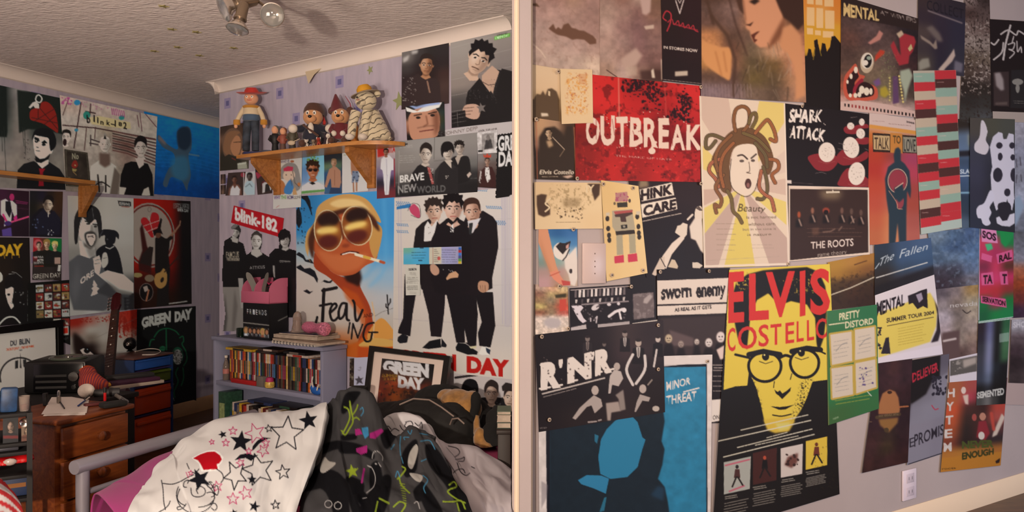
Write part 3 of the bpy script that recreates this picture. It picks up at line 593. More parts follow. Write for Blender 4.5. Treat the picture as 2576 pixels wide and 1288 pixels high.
# three men cut out of a poster
c = Cv("552 560 746 560 746 850 552 850", '181516')
men = ["561 630 564 605 575 598 584 592 588 580 580 576 580 570 590 562 602 566 607 580 602 595 600 606 612 612 620 640 622 700 606 705 602 725 616 770 618 800 612 832 560 834 566 790 560 735 558 690", "598 720 600 660 612 645 628 635 634 628 630 600 632 588 645 578 660 590 660 610 655 632 668 640 690 655 690 720 696 720 700 850 606 850 606 770 600 745", "676 640 690 625 700 624 702 612 698 590 705 578 716 574 730 582 732 605 726 624 746 630 746 800 690 800 684 700"]
cutout(c, *men)
c.poly('141213', "555 600 625 600 625 735 555 735").poly('857a70', "560 722 625 722 612 790 614 850 556 850").poly('6a6058', "590 725 598 770 588 850 582 850 586 780", blur=2).poly('4e4742', "566 735 572 800 566 850 560 850", blur=2).man(592, 584, 34, 'b3a89c', '2a2624', None, 'cap', 14, 1, '3a3430', .4).poly('6e6862', "579 578 580 568 592 562 600 566 592 574").poly('a89c90', "584 598 600 600 598 612 584 608").tx('a3937c', 'FAMOUS', 569, 648, 601, 647, 15, bold=.02).poly('9a8b76', "570 649 602 648 602 656 571 656").tx('2a2624', 'STARS STRAPS', 571, 655, 601, 654, 5)
c.poly('121011', "600 720 602 655 630 638 690 650 694 722").poly('9b9086', "599 700 612 700 612 760 618 775 606 775").man(645, 606, 47, 'beb2a6', '3b332e', None, 'quiff', 2, -1, '4a423c', .3).poly('b0a498', "632 628 656 628 660 640 646 648 632 640").tx('b8aca0', 'ATTICUS', 628, 678, 666, 675, 8).poly('121011', "684 640 700 624 746 632 746 760 686 760").man(715, 602, 44, 'ab9f94', '151213', None, 'fringe', -8, 1, '3a332e', .4).line('8a8078', 1.5, "704 656 730 658").tx('857b72', 'CONVO', 703, 660, 729, 661, 6).poly('9b9086', "686 668 691 668 692 700 688 695")
poster(c, 'B', 3, 'poster', 'cut-out poster of three young men in black t-shirts above the bookcase')
c = Cv("588 517 714 549 708 598 581 560", 'a8121c').tx('d6c8be', 'blink-182', 591, 552, 698, 583, 31, 30, bold=.05)
poster(c, 'B', 2, 'paper_banner', 'red paper banner with white lettering tilted above the three cut-out men', 'banner')
c = Cv("688 406 760 396 757 521 687 526", 'c2b6a9').poly('857c74', "702 450 706 425 722 410 742 412 752 430 757 470 740 480 730 450", sm=1).poly('c9ab92', "712 440 720 428 738 430 742 445 730 456 716 452", sm=1).poly('b03048', "713 424 724 418 738 420 736 430 722 431 713 430").poly('a8683c', "694 466 704 452 716 462 718 486 700 488 692 478", sm=1).poly('3f72a0', "716 472 730 452 738 470 732 488 716 486", sm=1).poly('b88a5a', "736 480 742 470 748 490 736 490").ell('a03038', 696, 428, 3, 7, -20).ell('b06a3c', 752, 464, 4, 5).lines('4a423e', 1.5, "736 430 742 460 752 470", "732 450 734 466").ell('2a2222', 720, 440, 1.3).ell('2a2222', 733, 440, 1.3).tx('5a4a5a', 'WHO IS', 704, 411, 728, 407, 6, bold=.02).ell('a05a3c', 735, 406, 5, 3).tx('5a3a6a', 'WHY', 689, 502, 705, 500, 9, bold=.02).tx('5a8a3c', 'THE', 706, 501, 720, 500, 9, bold=.02).tx('4a3a5a', 'ROM', 722, 501, 738, 500, 9, bold=.02).tx('6a6058', 'GONE', 739, 501, 757, 498, 7, bold=.02).line('b05050', 1, "695 522 702 517")
poster(c, 'B', 4, 'childs_drawing', "child's felt pen drawing of a figure in red headband on white paper", 'drawing')
c = Cv("761 395 815 386 817 482 758 489", '6ea2b8').grid("6c9cb4 6ea6b8 78aebc/5a7ca0 70a2b8 80b0bc/6a86a8 86a8b8 8cb0ba/c8bcb4 c8bcb4 c0b4ac").poly('c9beb6', "758 470 775 458 800 458 817 468 817 480 758 486").man(787, 427, 48, 'a8603c', '2e1c12', None, 'spiky', 0, 1, '5a2818', .35, eyes='1a1012', glass=1, mouth='d8c0b0').poly('161416', "778 460 787 457 794 462 786 465").spat('6a8a3a', 22, 772, 394, 800, 404, .8, 2.2, 3).poly('5f8a4a', "758 481 817 476 817 482 758 488")
poster(c, 'B', 3, 'magazine_page', 'magazine picture of man in sunglasses and white dinner jacket on blue')
c = Cv("815 391 860 384 859 487 816 488", '2c3a4c').grid("26262a 24262a 26282a/5a6a4c 62705a 4c5c48/2c4a6a 34465c 2c4258/26425e 2c3c54 26384c/3a5876 34506a 2e4a66").man(840, 410, 22, 'a8795c', '8a6a4a', None, 'short', 0, 1, '5a3626', .3).poly('a5745a', "822 445 828 426 838 420 846 420 857 430 858 460 854 474 834 474 832 450").poly('a5745a', "826 432 816 470 822 472 832 446").line('7a4c38', 1.2, "842 428 842 466").poly('2c3a52', "832 472 856 472 858 488 828 488")
poster(c, 'B', 3, 'magazine_page', 'magazine picture of shirtless man standing by a pool')
c = Cv("861 383 927 374 926 480 861 486", 'c6bab0').man(893, 388, 18, 'a8704e', '241a16', None, 'short', 0, 1, '5a3626', .3).poly('a06a4a', "884 424 882 405 890 398 898 398 904 406 911 430 908 433 902 416 901 430 886 432").poly('a06a4a', "882 408 884 440 888 442 888 420").poly('707888', "886 430 902 430 903 446 900 460 894 460 892 448 890 462 885 460").spat('2a3040', 8, 888, 432, 902, 456, 1, 2.2, 3).lines('9a6648', 3.5, "889 460 890 482", "897 460 897 480").line('8a8460', 1.5, "865 390 876 389")
poster(c, 'B', 2, 'magazine_page', 'white magazine page of man in patterned board shorts, behind the shelf bracket')
c = Cv("948 372 996 367 996 496 948 500", 'a89aa0').grid("b09a94 b8a8a4 b09a94/8c7c80 9a8e94 9a8488/70607a 7a6a84 705a78/2a2430 2c2834 2a2430/6a2a2e 6a2a2e 6a2a2e").poly('b02a24', "949 375 966 371 968 392 950 396", blur=1).tx('b02a24', 'ITA', 978, 384, 995, 382, 14, bold=.04).line('8a2a2a', 3, "992 400 993 470").poly('cdc4c4', "959 400 968 392 980 391 990 402 990 428 984 428 982 440 978 490 968 490 964 440 962 428 957 425").man(971, 383, 20, '8a5a44', '1c1412', None, 'short', 0, 1, '3a2218', .3).line('8c8488', 1, "972 400 973 440").line('8a8088', 1, "974 440 972 488")
poster(c, 'B', 2, 'magazine_page', 'magazine cover of man in white suit, right of the shelf bracket')
c = Cv("554 319 628 306 625 424 553 430", '4a3226').grid("3a2a22 4a3226 4c3426/6a4a38 8a5a3c 3a2a22/4a3426 6a4230 3a2c24/2a241e 2c261e 2c241e/2a241c 3a3024 4a4234").poly('6a4c3a', "562 385 560 350 572 328 590 322 606 335 610 360 600 395 575 400", sm=1).poly('a8704c', "582 345 600 342 606 360 602 385 590 392 580 375", sm=1).poly('82583c', "562 380 566 345 580 330 604 332 590 345 580 365 580 392", sm=1).poly('2c261e', "554 430 556 400 575 388 600 396 612 415 614 426").line('2a1e18', 1.5, "588 358 606 357").line('6a2a22', 3, "584 398 592 402").poly('a8704c', "604 392 612 370 620 380 616 400", sm=1).poly('9c9680', "597 412 620 408 622 424 598 426").poly('b8b29c', "597 411 620 407 620 412 597 415").lines('5a5444', 2, "620 412 626 413 624 420", )
poster(c, 'B', 2, 'magazine_page', 'magazine picture of long-haired man in glasses clasping hands, by the corner')
for q, art, lab in (("555 439 567 438 567 462 555 463", 'a', 'tiny dark photo clipping at the chimney corner, upper of two'), ("555 466 568 465 567 488 555 489", 'b', 'tiny dark photo clipping at the chimney corner, lower of two'),
     ("574 435 618 432 611 491 567 492", 'c', 'photo clipping of man in white vest on dark ground'), ("612 434 642 430 641 490 612 492", 'd', 'clipping of man in pale shirt with beard on white'),
     ("640 402 686 400 684 486 648 490", 'e', 'dark photo clipping with red heart behind the left bracket')):
 c = Cv(q, '3a2a26')
 if art in 'ab': c.grid("2a1e1c 5a4236 2a1e1c/4a362c 7a5a48 3a2a24").mott(.3, 4, 3)
 if art == 'c': c.ell('8a3038', 611, 440, 6, 6).man(590, 452, 20, '6a4030', '241a18', None, 'short', 0, 1, '2a1610', .4).poly('6a4234', "573 492 576 474 586 464 600 464 607 474 608 492").poly('c9beb8', "578 492 580 476 586 466 590 474 596 466 604 476 602 492")
 if art == 'd': c.grid("bcb0a8 bcb0a8/bcb0a8 bcb0a8").man(628, 445, 22, '4a3a34', '1c1614', None, 'short', 0, 1, '2a1e18', .3).poly('a8b4b4', "614 480 616 462 622 455 634 455 640 464 641 490 620 490").line('6a7478', 2, "618 470 628 462 634 470")
 if art == 'e': c.poly('1e1a1e', "640 400 686 400 686 440 640 440").poly('983040', "641 434 648 433 650 436 653 433 659 435 657 442 648 450").man(672, 445, 14, '8a5a4a', '241a18', '5a2026', 'short', bh=1.6).poly('bcb0a8', "660 462 666 458 682 462 682 478 660 486").poly('2a2422', "666 484 668 464 676 460 680 480").spat('c8b8a8', 4, 650, 404, 664, 420, .8, 2, 5)
 poster(c, 'B', 3, 'photo_clipping', lab, 'clipping')
c = Cv("880 902 893 901 892 972 879 972", '3a2a20').mott(.9, 5, 3, '8a7a60', .6).mott(.8, 6, 8, '14100e', .5)
poster(c, 'B', 2, 'postcard', 'narrow dark patterned strip just right of the bookcase', 'card')
c = Cv("891 900 926 898 924 985 890 985", 'b5abb4').poly('4a4044', "902 945 906 952 914 950 909 957 913 966 904 962 897 968 898 958 892 953 900 952").poly('6a5e62', "908 968 911 974 917 973 913 978 916 985 909 981 904 985 905 978").line('7a6e74', 1.2, "903 925 908 924 905 932 901 930", sm=1)
poster(c, 'B', 3, 'sheet_of_paper', 'pale paper with printed grey stars between bookcase and picture frame', 'paper')
# tickets pinned over the three men
c = Cv("1015 624 1161 620 1162 664 1015 665", '5a9cb0').grid("6aa08c 5a9cb0 4a92b4 9c98b0 9890b0 9890a8/5a9cb0 4a9ab8 4a92b4 a09cb4 9a94b4 9890a8/4a9ab0 4a9cbc 4496b4 b0a8a8 9c98b4 948ca8").poly('c2b49c', "1080 622 1110 621 1110 664 1080 665").line('8a4038', 1, "1089 622 1089 664").scrib('2c5064', 3, 1035, 632, 1072, 652, 1.3, 4).poly('2a4a60', "1056 622 1066 622 1066 625 1056 625").poly('2a4a60', "1052 654 1062 654 1062 657 1052 657").scrib('4a4660', 6, 1110, 626, 1150, 662, 1, 9).ell('b8504a', 1104, 650, 4, 5)
for i, k in enumerate(('2c5a9c', 'a82a2a', '3a6ab0', '4a4a78', '5a8a3c', 'c0a030')): c.poly(k, [(1153, 622 + i * 7), (1161, 622 + i * 7), (1161, 629 + i * 7), (1153, 629 + i * 7)])
for i in range(7): c.line('5a4a44', 1, [(1092, 628 + i * 5), (1098 + (i * 3) % 7, 628 + i * 5)])
poster(c, 'B', 5, 'concert_ticket', 'blue and lilac concert ticket stuck across the three suited men', 'ticket')
c = Cv("1019 668 1056 666 1057 742 1021 743", 'c4b8a6').tx('3a3634', 'ODEON', 1027, 681, 1048, 680, 6, bold=.03).scrib('8c8478', 3, 1030, 685, 1048, 694, 1, 3).scrib('6a645c', 4, 1022, 696, 1055, 714, 1, 5).scrib('5a544e', 3, 1022, 718, 1054, 730, 1.2, 6).scrib('8c8478', 2, 1030, 733, 1048, 740, 1, 7)
poster(c, 'B', 5, 'cinema_receipt', 'white cinema receipt below the blue ticket', 'receipt')
# ---------------------------------------------------------------- prints on the window-side wall
c = Cv("-60 202 154 247 168 478 -60 470", '4a4440').grid("0c100e 0e1210 5c5450 101412 121414/101410 121614 5a524c 141a16 161a18/141814 2a2e2a 564c46 2c2e2a 3a3632/4a4440 4e4844 5c524c 5a524c 564e48/5a504c 5e544e 60564e 564e48 5a524a/5c524e 605650 60564e 584e48 544c46").mott(.2, 30, 4)
c.poly('0d110f', "-60 200 16 218 19 330 17 345 -60 340", blur=1).poly('101411', "43 226 155 247 158 338 110 326 70 325 48 335", blur=1).lines('1a1c1a', 1.2, "10 320 15 435", "5 330 6 380", "57 320 60 368", "62 320 64 390").spat('2a2422', 30, 60, 350, 75, 405, .5, 1.3, 3)
c.poly('5e1510', "76 300 76 280 88 272 100 270 104 258 118 256 132 268 142 290 146 332 132 326 110 312 92 306", sm=1)
for p in ("80 296 146 310", "100 272 145 325", "88 304 140 272", "110 314 145 288", "96 268 96 300"): c.line('2c1210', 1.8, p)
c.line('8f8b85', 3.2, "92 242 98 239 105 246 104 254 98 258 90 252", sm=1, closed=True).poly('8f8781', "72 270 82 258 90 255 98 262 98 273 88 272 84 266 76 273")
c.poly('0f0f10', "42 475 44 428 60 412 85 405 100 415 120 405 150 425 166 450 168 478", sm=0).poly('94908a', "90 404 122 402 122 412 106 424 96 414").poly('0f0f10', "86 398 100 405 124 392 122 400 104 410 92 408").poly('98948e', "83 345 88 336 104 336 122 342 126 372 135 374 130 386 124 388 112 398 100 400 88 388 84 365", sm=0).poly('0d0d0e', "80 352 84 335 92 325 112 322 132 330 141 350 140 368 128 380 124 362 122 348 108 344 96 342 88 340 84 348", sm=1).poly('0f0f0f', "86 350 100 356 98 348 87 344").poly('0f0f0f', "104 358 112 352 120 360 108 362").ell('0f0f0f', 92, 355, 5, 4).ell('98948e', 91, 354, 1.5).ell('0f0f0f', 110, 364, 5, 3.2).line('141414', 2, "92 370 96 371").line('2a2422', 2, "91 379 100 380").poly('0d0d0e', "88 392 100 400 116 398 126 386 124 396 106 408 90 402").poly('641018', "98 424 114 424 108 434 110 468 97 468 100 434")
poster(c, 'L', 1, 'poster', 'stencil-style poster of man in black shirt and red tie, above the left shelf')
c = Cv("150 239 396 293 387 494 165 481", '6f6258').grid("8a7468 86746a 8e7a6e 8a786c 8a7a6e/86786e 8a7c70 7a6a58 8a7c70 887a6e/807268 867a6e 6c5c52 5a4238 82746a/6f6258 7a6c62 7a6c60 6a544a 7a6c62/6a5e54 74685e 766a5e 625448 6a5e54/5a5048 6a5e54 6a5e54 5a5048 5a5048").mott(.14, 8, 2)
c.lines('2c1a1a', 3, "204 258 186 372", "158 315 240 322 390 350", "228 262 226 290").lines('3a2422', 2.2, "172 250 158 290", "218 320 212 378", "240 320 238 350").line('2c1a1a', 3, "212 290 216 280 240 285", sm=0).lines('2a2020', 3, "228 350 252 358", "226 360 246 364", "228 366 228 340")
for i in range(9): c.line(['4a2c28', '2a1e1c'][i % 2], 3, [(284, 330 + i * 6), (320, 338 + i * 6), (392, 352 + i * 8)])
c.lines('4a2c30', 2, "352 284 357 330", "362 282 394 320", "345 290 350 320").spat('7a2a58', 30, 155, 246, 180, 262, .8, 3, 3, .7).spat('7a3a58', 26, 205, 256, 330, 276, .8, 2.6, 4, .5)
c.ell('1f5a78', 194, 258, 8, 7).ell('1f5a4e', 218, 290, 9, 10).ell('22605c', 306, 296, 7, 6).ell('22586a', 192, 327, 5, 4)
for i in range(7): c.line('7a2a58', 2, [(281 + i * 5, 273 + i), (283 + i * 5, 288 + i)])
c.poly('a08c5c', "224 296 250 292 328 308 329 324 300 322 230 312", al=.8)
for ch, x, y, h in (('b', 218, 308, 20), ('l', 235, 305, 17), ('i', 244, 308, 15), ('n', 252, 312, 12), ('k', 268, 314, 13), ('-', 279, 316, 13), ('1', 288, 317, 16), ('8', 298, 316, 10), ('2', 310, 323, 17)): c.tx('14100f', ch, x, y, x + (4 if ch in 'li1' else 9), y + 2, h, bold=.03)
c.man(166, 345, 38, 'a89c92', '15110f', None, 'short', 6, -1, '4a3c34', .5).ell('1c1010', 163, 358, 5, 9)
c.poly('8e857a', "224 490 228 418 248 404 272 404 292 418 290 490").man(264, 362, 46, '9a8e82', '6a6058', None, 'mohawk', 0, 1, '3a302a', .45).poly('16110f', "264 340 260 350 268 350").poly('4a3830', "250 384 276 386 278 414 264 422 250 412", blur=2).lines('1f1a18', 4, "246 440 250 482", "266 442 266 482").line('1f1a18', 3, "240 466 256 458 276 470", sm=1).poly('4a3e36', "288 420 302 440 296 492 276 490", blur=1)
c.poly('0e0c0c', "300 493 304 440 314 412 330 406 352 408 372 412 384 440 386 493").man(354, 372, 50, 'a3968a', '120e0e', None, 'quiff', -2, 1, '4a3c34', .45).poly('9c8f82', "340 398 362 400 362 414 350 424").poly('8a7e72', "300 470 318 472 312 490 300 490").poly('8a7e72', "362 476 374 470 378 492 356 492")
poster(c, 'L', 3, 'poster', 'paint-splashed poster of three men with typewriter lettering, beside the blue poster')
c = Cv("362 280 556 324 556 501 385 488", '0c3f68').grid("0f4f80 105488 0f5288 10507f/0d4a7a 0c4a7c 0d4c7e 0d4a78/0a4270 0a4272 0b4474 0a4070/08396a 093a6a 093a6a 083664/072c5c 072e60 072e5e 072856").mott(.12, 10, 7)
for i in range(14): c.line('15608f', 1.4, [(390, 300 + i * 9), (470, 305 + i * 9 + (i % 3)), (556, 326 + i * 9)], sm=1, al=.35)
c.poly('2e3b46', "462 322 472 318 480 330 482 372 474 392 480 440 474 462 470 480 460 458 452 452 430 446 420 470 410 462 424 425 440 410 436 385 412 372 396 350 400 340 418 360 446 376 446 350 446 330", sm=1).poly('26526a', "432 400 470 395 476 440 458 456 434 440", sm=1, blur=4, al=.7).poly('18212c', "446 330 462 318 478 328 480 360 466 378 448 366", sm=1, blur=2).poly('6a5048', "400 340 418 358 416 366 398 350", blur=1.5, al=.7).lines('3a5566', 4, "476 388 500 392")
poster(c, 'L', 2, 'poster', 'deep blue underwater poster with a pale swimming figure, by the corner')
# tin plaque on the shelf
c = Cv("162 375 220 384 229 472 166 468", '241d18').mott(.35, 14, 3).tx('6a6250', 'No', 181, 400, 198, 400, 15, bold=.03).poly('5a1a14', "180 418 184 406 192 404 196 416 188 424", sm=1).ell('7a6a4a', 189, 416, 2).poly('6a5a34', "182 424 194 426 190 432 182 430").line('6a5030', 2, "184 432 192 440").tx('5a5340', 'Trespassing', 171, 456, 222, 462, 11, bold=.02).line('4a4436', 1.2, "166 378 218 386 226 470 169 467", closed=True)
poster(c, 'L', 6, 'tin_plaque', 'dark brown tin warning plaque standing on the left shelf', 'plaque')
c = Cv("-60 472 73 481 73 595 -60 594", '1c0e14').grid("160c10 2a1220 1c0e14/140b10 2a1018 1c0e14/120b0f 241018 180e14/100a0e 1c1018 160d12").poly('8a8088', "2 505 14 500 22 506 30 504 42 515 43 540 36 545 30 530 28 560 10 570 12 550 2 540").poly('141014', "14 506 26 506 30 530 24 548 14 530").ell('7a1c40', 30, 496, 6, 9).line('8a2048', 5, "8 540 18 560").line('9a3050', 4, "24 560 72 545").ell('2a1a40', 20, 562, 9, 6).poly('3a2a5a', "5 578 28 572 30 594 6 594").lines('5a1838', 2, "40 505 70 510", "40 510 68 513").lines('402030', 1, "45 524 70 526").poly('8c1a50', "34 548 42 540 44 550 36 556")
poster(c, 'L', 2, 'magazine_page', 'pink-lit magazine picture of guitarist in waistcoat, under the left shelf')
c = Cv("75 480 158 482 155 597 74 595", '120e10').grid("141214 16121a 1c1410 2a1a10/14120f 2a2018 2a1e18 281810/141114 18141a 1c181c 1e1614/120f12 18151c 1a161c 121013").poly('100e12', "76 594 80 545 100 525 118 520 140 535 155 560 156 597").man(121, 515, 40, '7d6a5a', '120e0e', None, 'quiff', 6, -1, '1c120e', .6).poly('14121a', "90 545 110 525 122 540 136 530 152 550 150 590 90 590").line('8a8078', 2, "122 532 121 545").spat('8a8488', 14, 120, 578, 134, 592, .5, 1.4, 3).spat('3a4056', 10, 80, 550, 110, 575, .8, 2, 4)
poster(c, 'L', 2, 'magazine_page', 'dark magazine picture of man in black leather jacket, left of the shelf bracket')
c = Cv("-60 596 74 598 79 813 -60 826", '0f0c0b').grid("120d0a 140f0c 120d0c/1a120c 18110d 120e0c/120d0c 14100f 100d0c/0e0c0c 100d0d 0e0c0c").tx('8f6a18', 'DAY', -8, 643, 57, 640, 27, bold=.05, rag=.5).lines('6a4c14', 2, "10 640 12 650", "30 640 30 650", "48 640 48 648").poly('9a958e', "14 718 35 717 34 735 30 760 36 770 28 778 20 762 14 740").poly('100d0d', "12 700 30 690 52 695 58 720 50 760 40 780 34 770 38 735 30 722 14 726", sm=1).lines('6a6662', 1.2, "30 684 40 686 55 698", "22 690 36 688").ell('0f0c0c', 22, 741, 4, 3).line('4a4642', 1.5, "26 762 34 764").spat('5a5652', 8, 36, 735, 60, 770, .8, 2, 5).line('8a8680', 4, "-4 818 15 800 35 798 50 812", sm=1).poly('8a8680', "-10 680 4 688 6 705 -10 712", sm=1)
for i, ch in enumerate('GREENDAY'): c.tx('45423e', ch, 69, 744 + i * 10 - (6 if i < 4 else -14), 77, 744 + i * 10 - (6 if i < 4 else -14), 8, bold=.03)
poster(c, 'L', 1, 'poster', 'black poster with yellow block letters and a half-lit face, at the left edge')
c = Cv("84 598 155 600 154 706 81 704", '241c1a').grid("6a1418 3a2018 0f4a22 0f4420/7a161a 4a2c20 124a26 124022/241c1a 221a18 221c1a 1c1614/201a18 1e1816 201a18 1c1614").ell('7a1418', 95, 615, 12, 13).ell('9a8e88', 96, 614, 11, 12, al=.3).man(98, 618, 20, '8a6a58', '241a16', '1a1614', 'short', bh=1.4).man(118, 614, 24, '8f6c54', '6a5028', '15120f', 'spiky', bh=2.4).man(138, 618, 22, '9a7a5c', 'a08c4a', '151312', 'spiky', bh=2.0).tx('8a827c', 'NIRVANA', 85, 650, 109, 649, 6, bold=.02).tx('9a928c', 'PETE', 94, 658, 109, 657, 5.5, bold=.02).tx('8a827c', 'DOHERTY', 85, 664, 110, 664, 5, bold=.02).poly('5a2018', "86 668 110 668 110 671 86 671").poly('7a6054', "137 648 152 648 152 664 137 664").poly('8a827c', "146 667 153 667 152 682 145 682").tx('8f8478', 'GREEN DAY', 83, 701, 152, 697, 12).scrib('6a6058', 1, 95, 702, 140, 704, 1)
poster(c, 'L', 3, 'magazine_cover', 'magazine cover with three men on red and green, under the leather jacket picture')
c = Cv("70 712 175 704 177 868 70 826", '0c0b0a')
rg = random.Random(5)
pal = ['7a7670', '6a2018', '4a3c20', '5a1c18', '6a5230', '201c1c', '8a8074', '3a1a18', '2a2622', '54452a']
for r in range(5):
 for k in range(4):
  if r == 4 and k < 2: continue
  x = 90 + k * 21.5 + r * .3; y = 717 + r * 21.5 - k * 1.1
  if r == 4: y += 2
  col = pal[(r * 3 + k * 7) % 10]; c.poly(col, [(x, y), (x + 19, y - 1), (x + 19.5, y + 18), (x + .5, y + 19)])
  for _ in range(7): c.ell(pal[rg.randrange(10)], x + rg.uniform(4, 15), y + rg.uniform(4, 14), rg.uniform(1.5, 5), rg.uniform(1, 4))
c.poly('8a857e', "152 823 172 820 173 842 153 844").poly('8a1c10', "155 826 170 824 171 838 156 840").tx('4a4844', 'IDIOT', 153, 856, 172, 853, 5)
poster(c, 'L', 2, 'poster', 'black poster with a grid of small album covers')
# man holding a black dog
c = Cv("170 492 336 499 337 777 176 795", '7b726a').grid("787068 7f766c 867d73 857c73/78706a 80776e 887f76 878078/746c64 7a7168 847b72 857d75/605a54 6a625c 7a726a 7e756d/4c4846 55504c 746c64 787068/4a4846 504c48 58524e 2a2828/7a736c 86807a 6a645e 2e2c2c")
c.poly('3c3a3b', "170 720 172 660 195 642 222 640 245 650 275 665 290 700 290 770 260 782 185 780", sm=0, blur=.6).poly('2e2c2d', "240 735 290 690 330 745 336 776 285 776 270 745", blur=2).poly('4a4748', "195 660 205 710 188 770 180 720", blur=5, al=.6)
c.poly('9a9189', "198 605 235 612 242 640 225 650 202 642").poly('4a443f', "215 625 245 625 240 645 226 650", blur=3, al=.6).poly('a59c94', "194 565 200 545 222 540 246 552 248 580 242 605 232 622 220 620 206 606 198 588", sm=1).poly('57504a', "234 560 250 560 248 600 236 624 226 620 236 595", blur=3, al=.7)
c.poly('191717', "188 610 186 560 192 535 205 520 225 515 245 524 254 545 256 580 250 600 246 572 240 552 226 562 214 552 206 548 200 570 196 600 194 612", sm=1).lines('4a4644', 1.2, "210 525 204 560", "220 520 216 552", "232 524 236 552")
c.line('1c1a18', 3, "214 556 226 560").line('1c1a18', 3, "234 564 246 566").ell('1a1816', 222, 563, 5, 2.5).ell('1a1816', 240, 570, 4, 2.5).poly('6a625a', "228 565 234 566 236 582 226 584", blur=1).poly('2e2926', "212 590 222 582 236 583 243 594 240 612 230 622 218 614", sm=1, blur=1.2).poly('a59c94', "217 592 226 588 238 590 240 602 232 612 222 608", sm=1).poly('4a3e3a', "220 594 234 592 236 598 222 600").poly('aaa199', "222 598 232 597 236 610 230 618 224 612", sm=1).poly('3a342f', "206 596 212 610 226 622 238 618 228 628 212 620", blur=1.5)
c.poly('151416', "252 585 258 578 270 577 290 580 299 590 298 602 292 596 288 612 270 618 264 605 264 592 254 594", sm=1).poly('141315', "262 616 285 616 300 640 310 690 306 700 270 690 256 660 246 655 242 632", sm=1).line('8a827a', 2.4, "266 622 276 626 286 620").ell('3a3638', 270, 602, 2).lines('333033', 2, "258 582 252 592")
c.poly('978e86', "234 650 250 642 256 662 250 690 270 680 310 690 336 712 336 738 300 734 262 705 238 685", sm=0).poly('8c837c', "258 640 268 636 272 660 262 674 256 668", sm=1).lines('4a443f', 1.3, "240 655 252 652", "238 664 250 662", "260 650 268 648").poly('5a544e', "260 700 300 728 336 736 330 742 296 738", blur=2).tx('a39a92', 'ORE', 202, 716, 236, 692, 15, bold=.03).poly('a8a099', "236 704 245 718 242 720 250 726 244 732 246 738 238 742 228 745 234 730 230 726 236 720 233 718")
c.poly('0f0e0e', "304 516 329 519 328 511 300 508 296 504 300 518").poly('131111', "298 505 329 507 330 519 300 518").tx('9a948c', 'KERRANG', 301, 515, 326, 517, 7, bold=.03).line('6a2a1e', 1.5, "306 520 325 521")
poster(c, 'L', 3, 'poster', 'grey poster of long-haired man sticking out his tongue, holding a black dog')
# guitarist in front of a red disc
c = Cv("336 499 479 506 482 764 338 777", '6a1008').grid("74110a 74110a 6a0f08 100c0c/74110a 70110a 6a0f08 100c0c/70110a 6c1008 680f08 0e0b0b/6a1008 641008 5c0e08 0c0a0a/2a0c08 2a1008 3a0c08 0c0a0a/1c0c08 1c0d08 1c0c08 0f0b0a")
c.ell('6d5f56', 376, 592, 64, 82, -4).ell('6a1008', 376, 592, 61, 78, -4).ell('706157', 376, 592, 57, 74, -4).line('2a2220', 2, [(376 + 60 * math.cos(t), 592 + 76 * math.sin(t)) for t in np.linspace(0, 6.28, 40)])
c.poly('7c1618', "355 560 358 548 368 548 376 556 382 536 394 536 400 546 398 575 384 598 372 585", sm=1).lines('8a7a70', 1.5, "358 570 400 555", "365 585 396 572", "374 545 388 596").ell('5a4c44', 376, 527, 5, 7).ell('706157', 376, 527, 3, 5)
c.poly('2a0f0d', "352 575 358 562 364 590 370 620 382 640 380 690 350 680 348 660 358 630", blur=1)
c.poly('14100f', "390 600 400 590 416 600 428 600 424 640 428 680 424 740 428 772 394 772 396 720 390 680", blur=.5).ell('4a2c20', 398, 590, 7, 9).poly('120c0c', "388 595 384 580 396 575 404 548 408 552 404 575 410 590 402 586 394 586").line('6a4a38', 6, "424 600 440 582").line('14100f', 9, "414 610 430 598").line('6a4a38', 4, "440 582 452 566").line('6a4a38', 3, "452 566 454 556").poly('1c1412', "376 620 386 622 380 670 352 662 358 640")
c.poly('7d5a30', "392 690 404 684 412 675 420 690 418 715 404 726 392 718 388 704", sm=1).line('201411', 3, "414 684 448 646").poly('201411', "444 650 450 640 450 650 446 656").ell('1c1412', 408, 704, 4, 7, 20).ell('6a5a38', 346, 692, 12, 6).ell('5a4a3a', 376, 700, 12, 9).ell('0f0c0c', 368, 735, 17, 22).line('5a4a44', 1.5, [(368 + 17 * math.cos(t), 735 + 22 * math.sin(t)) for t in np.linspace(0, 6.28, 30)]).poly('7a6a60', "360 722 370 718 374 730 364 735").line('7a4a34', 4, "368 756 374 730")
c.line('7a726a', 3, "426 764 470 758").tx('7a7670', 'EXCLUSIVE', 439, 522, 474, 524, 9).line('55504c', 1.2, "437 512 475 514 475 526 437 524", closed=True).tx('8a8680', 'GREEN DAY', 446, 531, 474, 534, 7, bold=.03)
poster(c, 'L', 2, 'poster', 'red poster of guitarist raising an arm before a pale round emblem')
c = Cv("176 804 346 778 352 932 178 930", '7b7068').grid("6a1810 7a4a40 7c6c62 7a2a1e 7a1a10/6c4a40 80756b 7f746b 7a5a50 7a1c12/7a6f66 5a4c42 81766c 81766c 7a5a4c/6a5f56 1c1210 6a5e54 80756b 7c7168/7b7068 2a1a16 5a4c44 7f746b 7c7168/7b7068 7a6f66 6a5e56 7c7168 7a6f66")
c.poly('170d0b', "184 838 200 845 222 870 242 885 246 900 232 915 214 922 198 912 190 895 184 870", sm=1, blur=4).poly('170d0b', "190 850 205 860 200 890 192 885", blur=4).poly('9a8f84', "201 880 210 876 222 880 236 892 222 894 208 890").ell('0e0a0a', 219, 882, 8, 7).ell('8a98a8', 220, 879, 1.2).line('0e0a0a', 3, "200 880 212 874 224 878 238 891", sm=1)
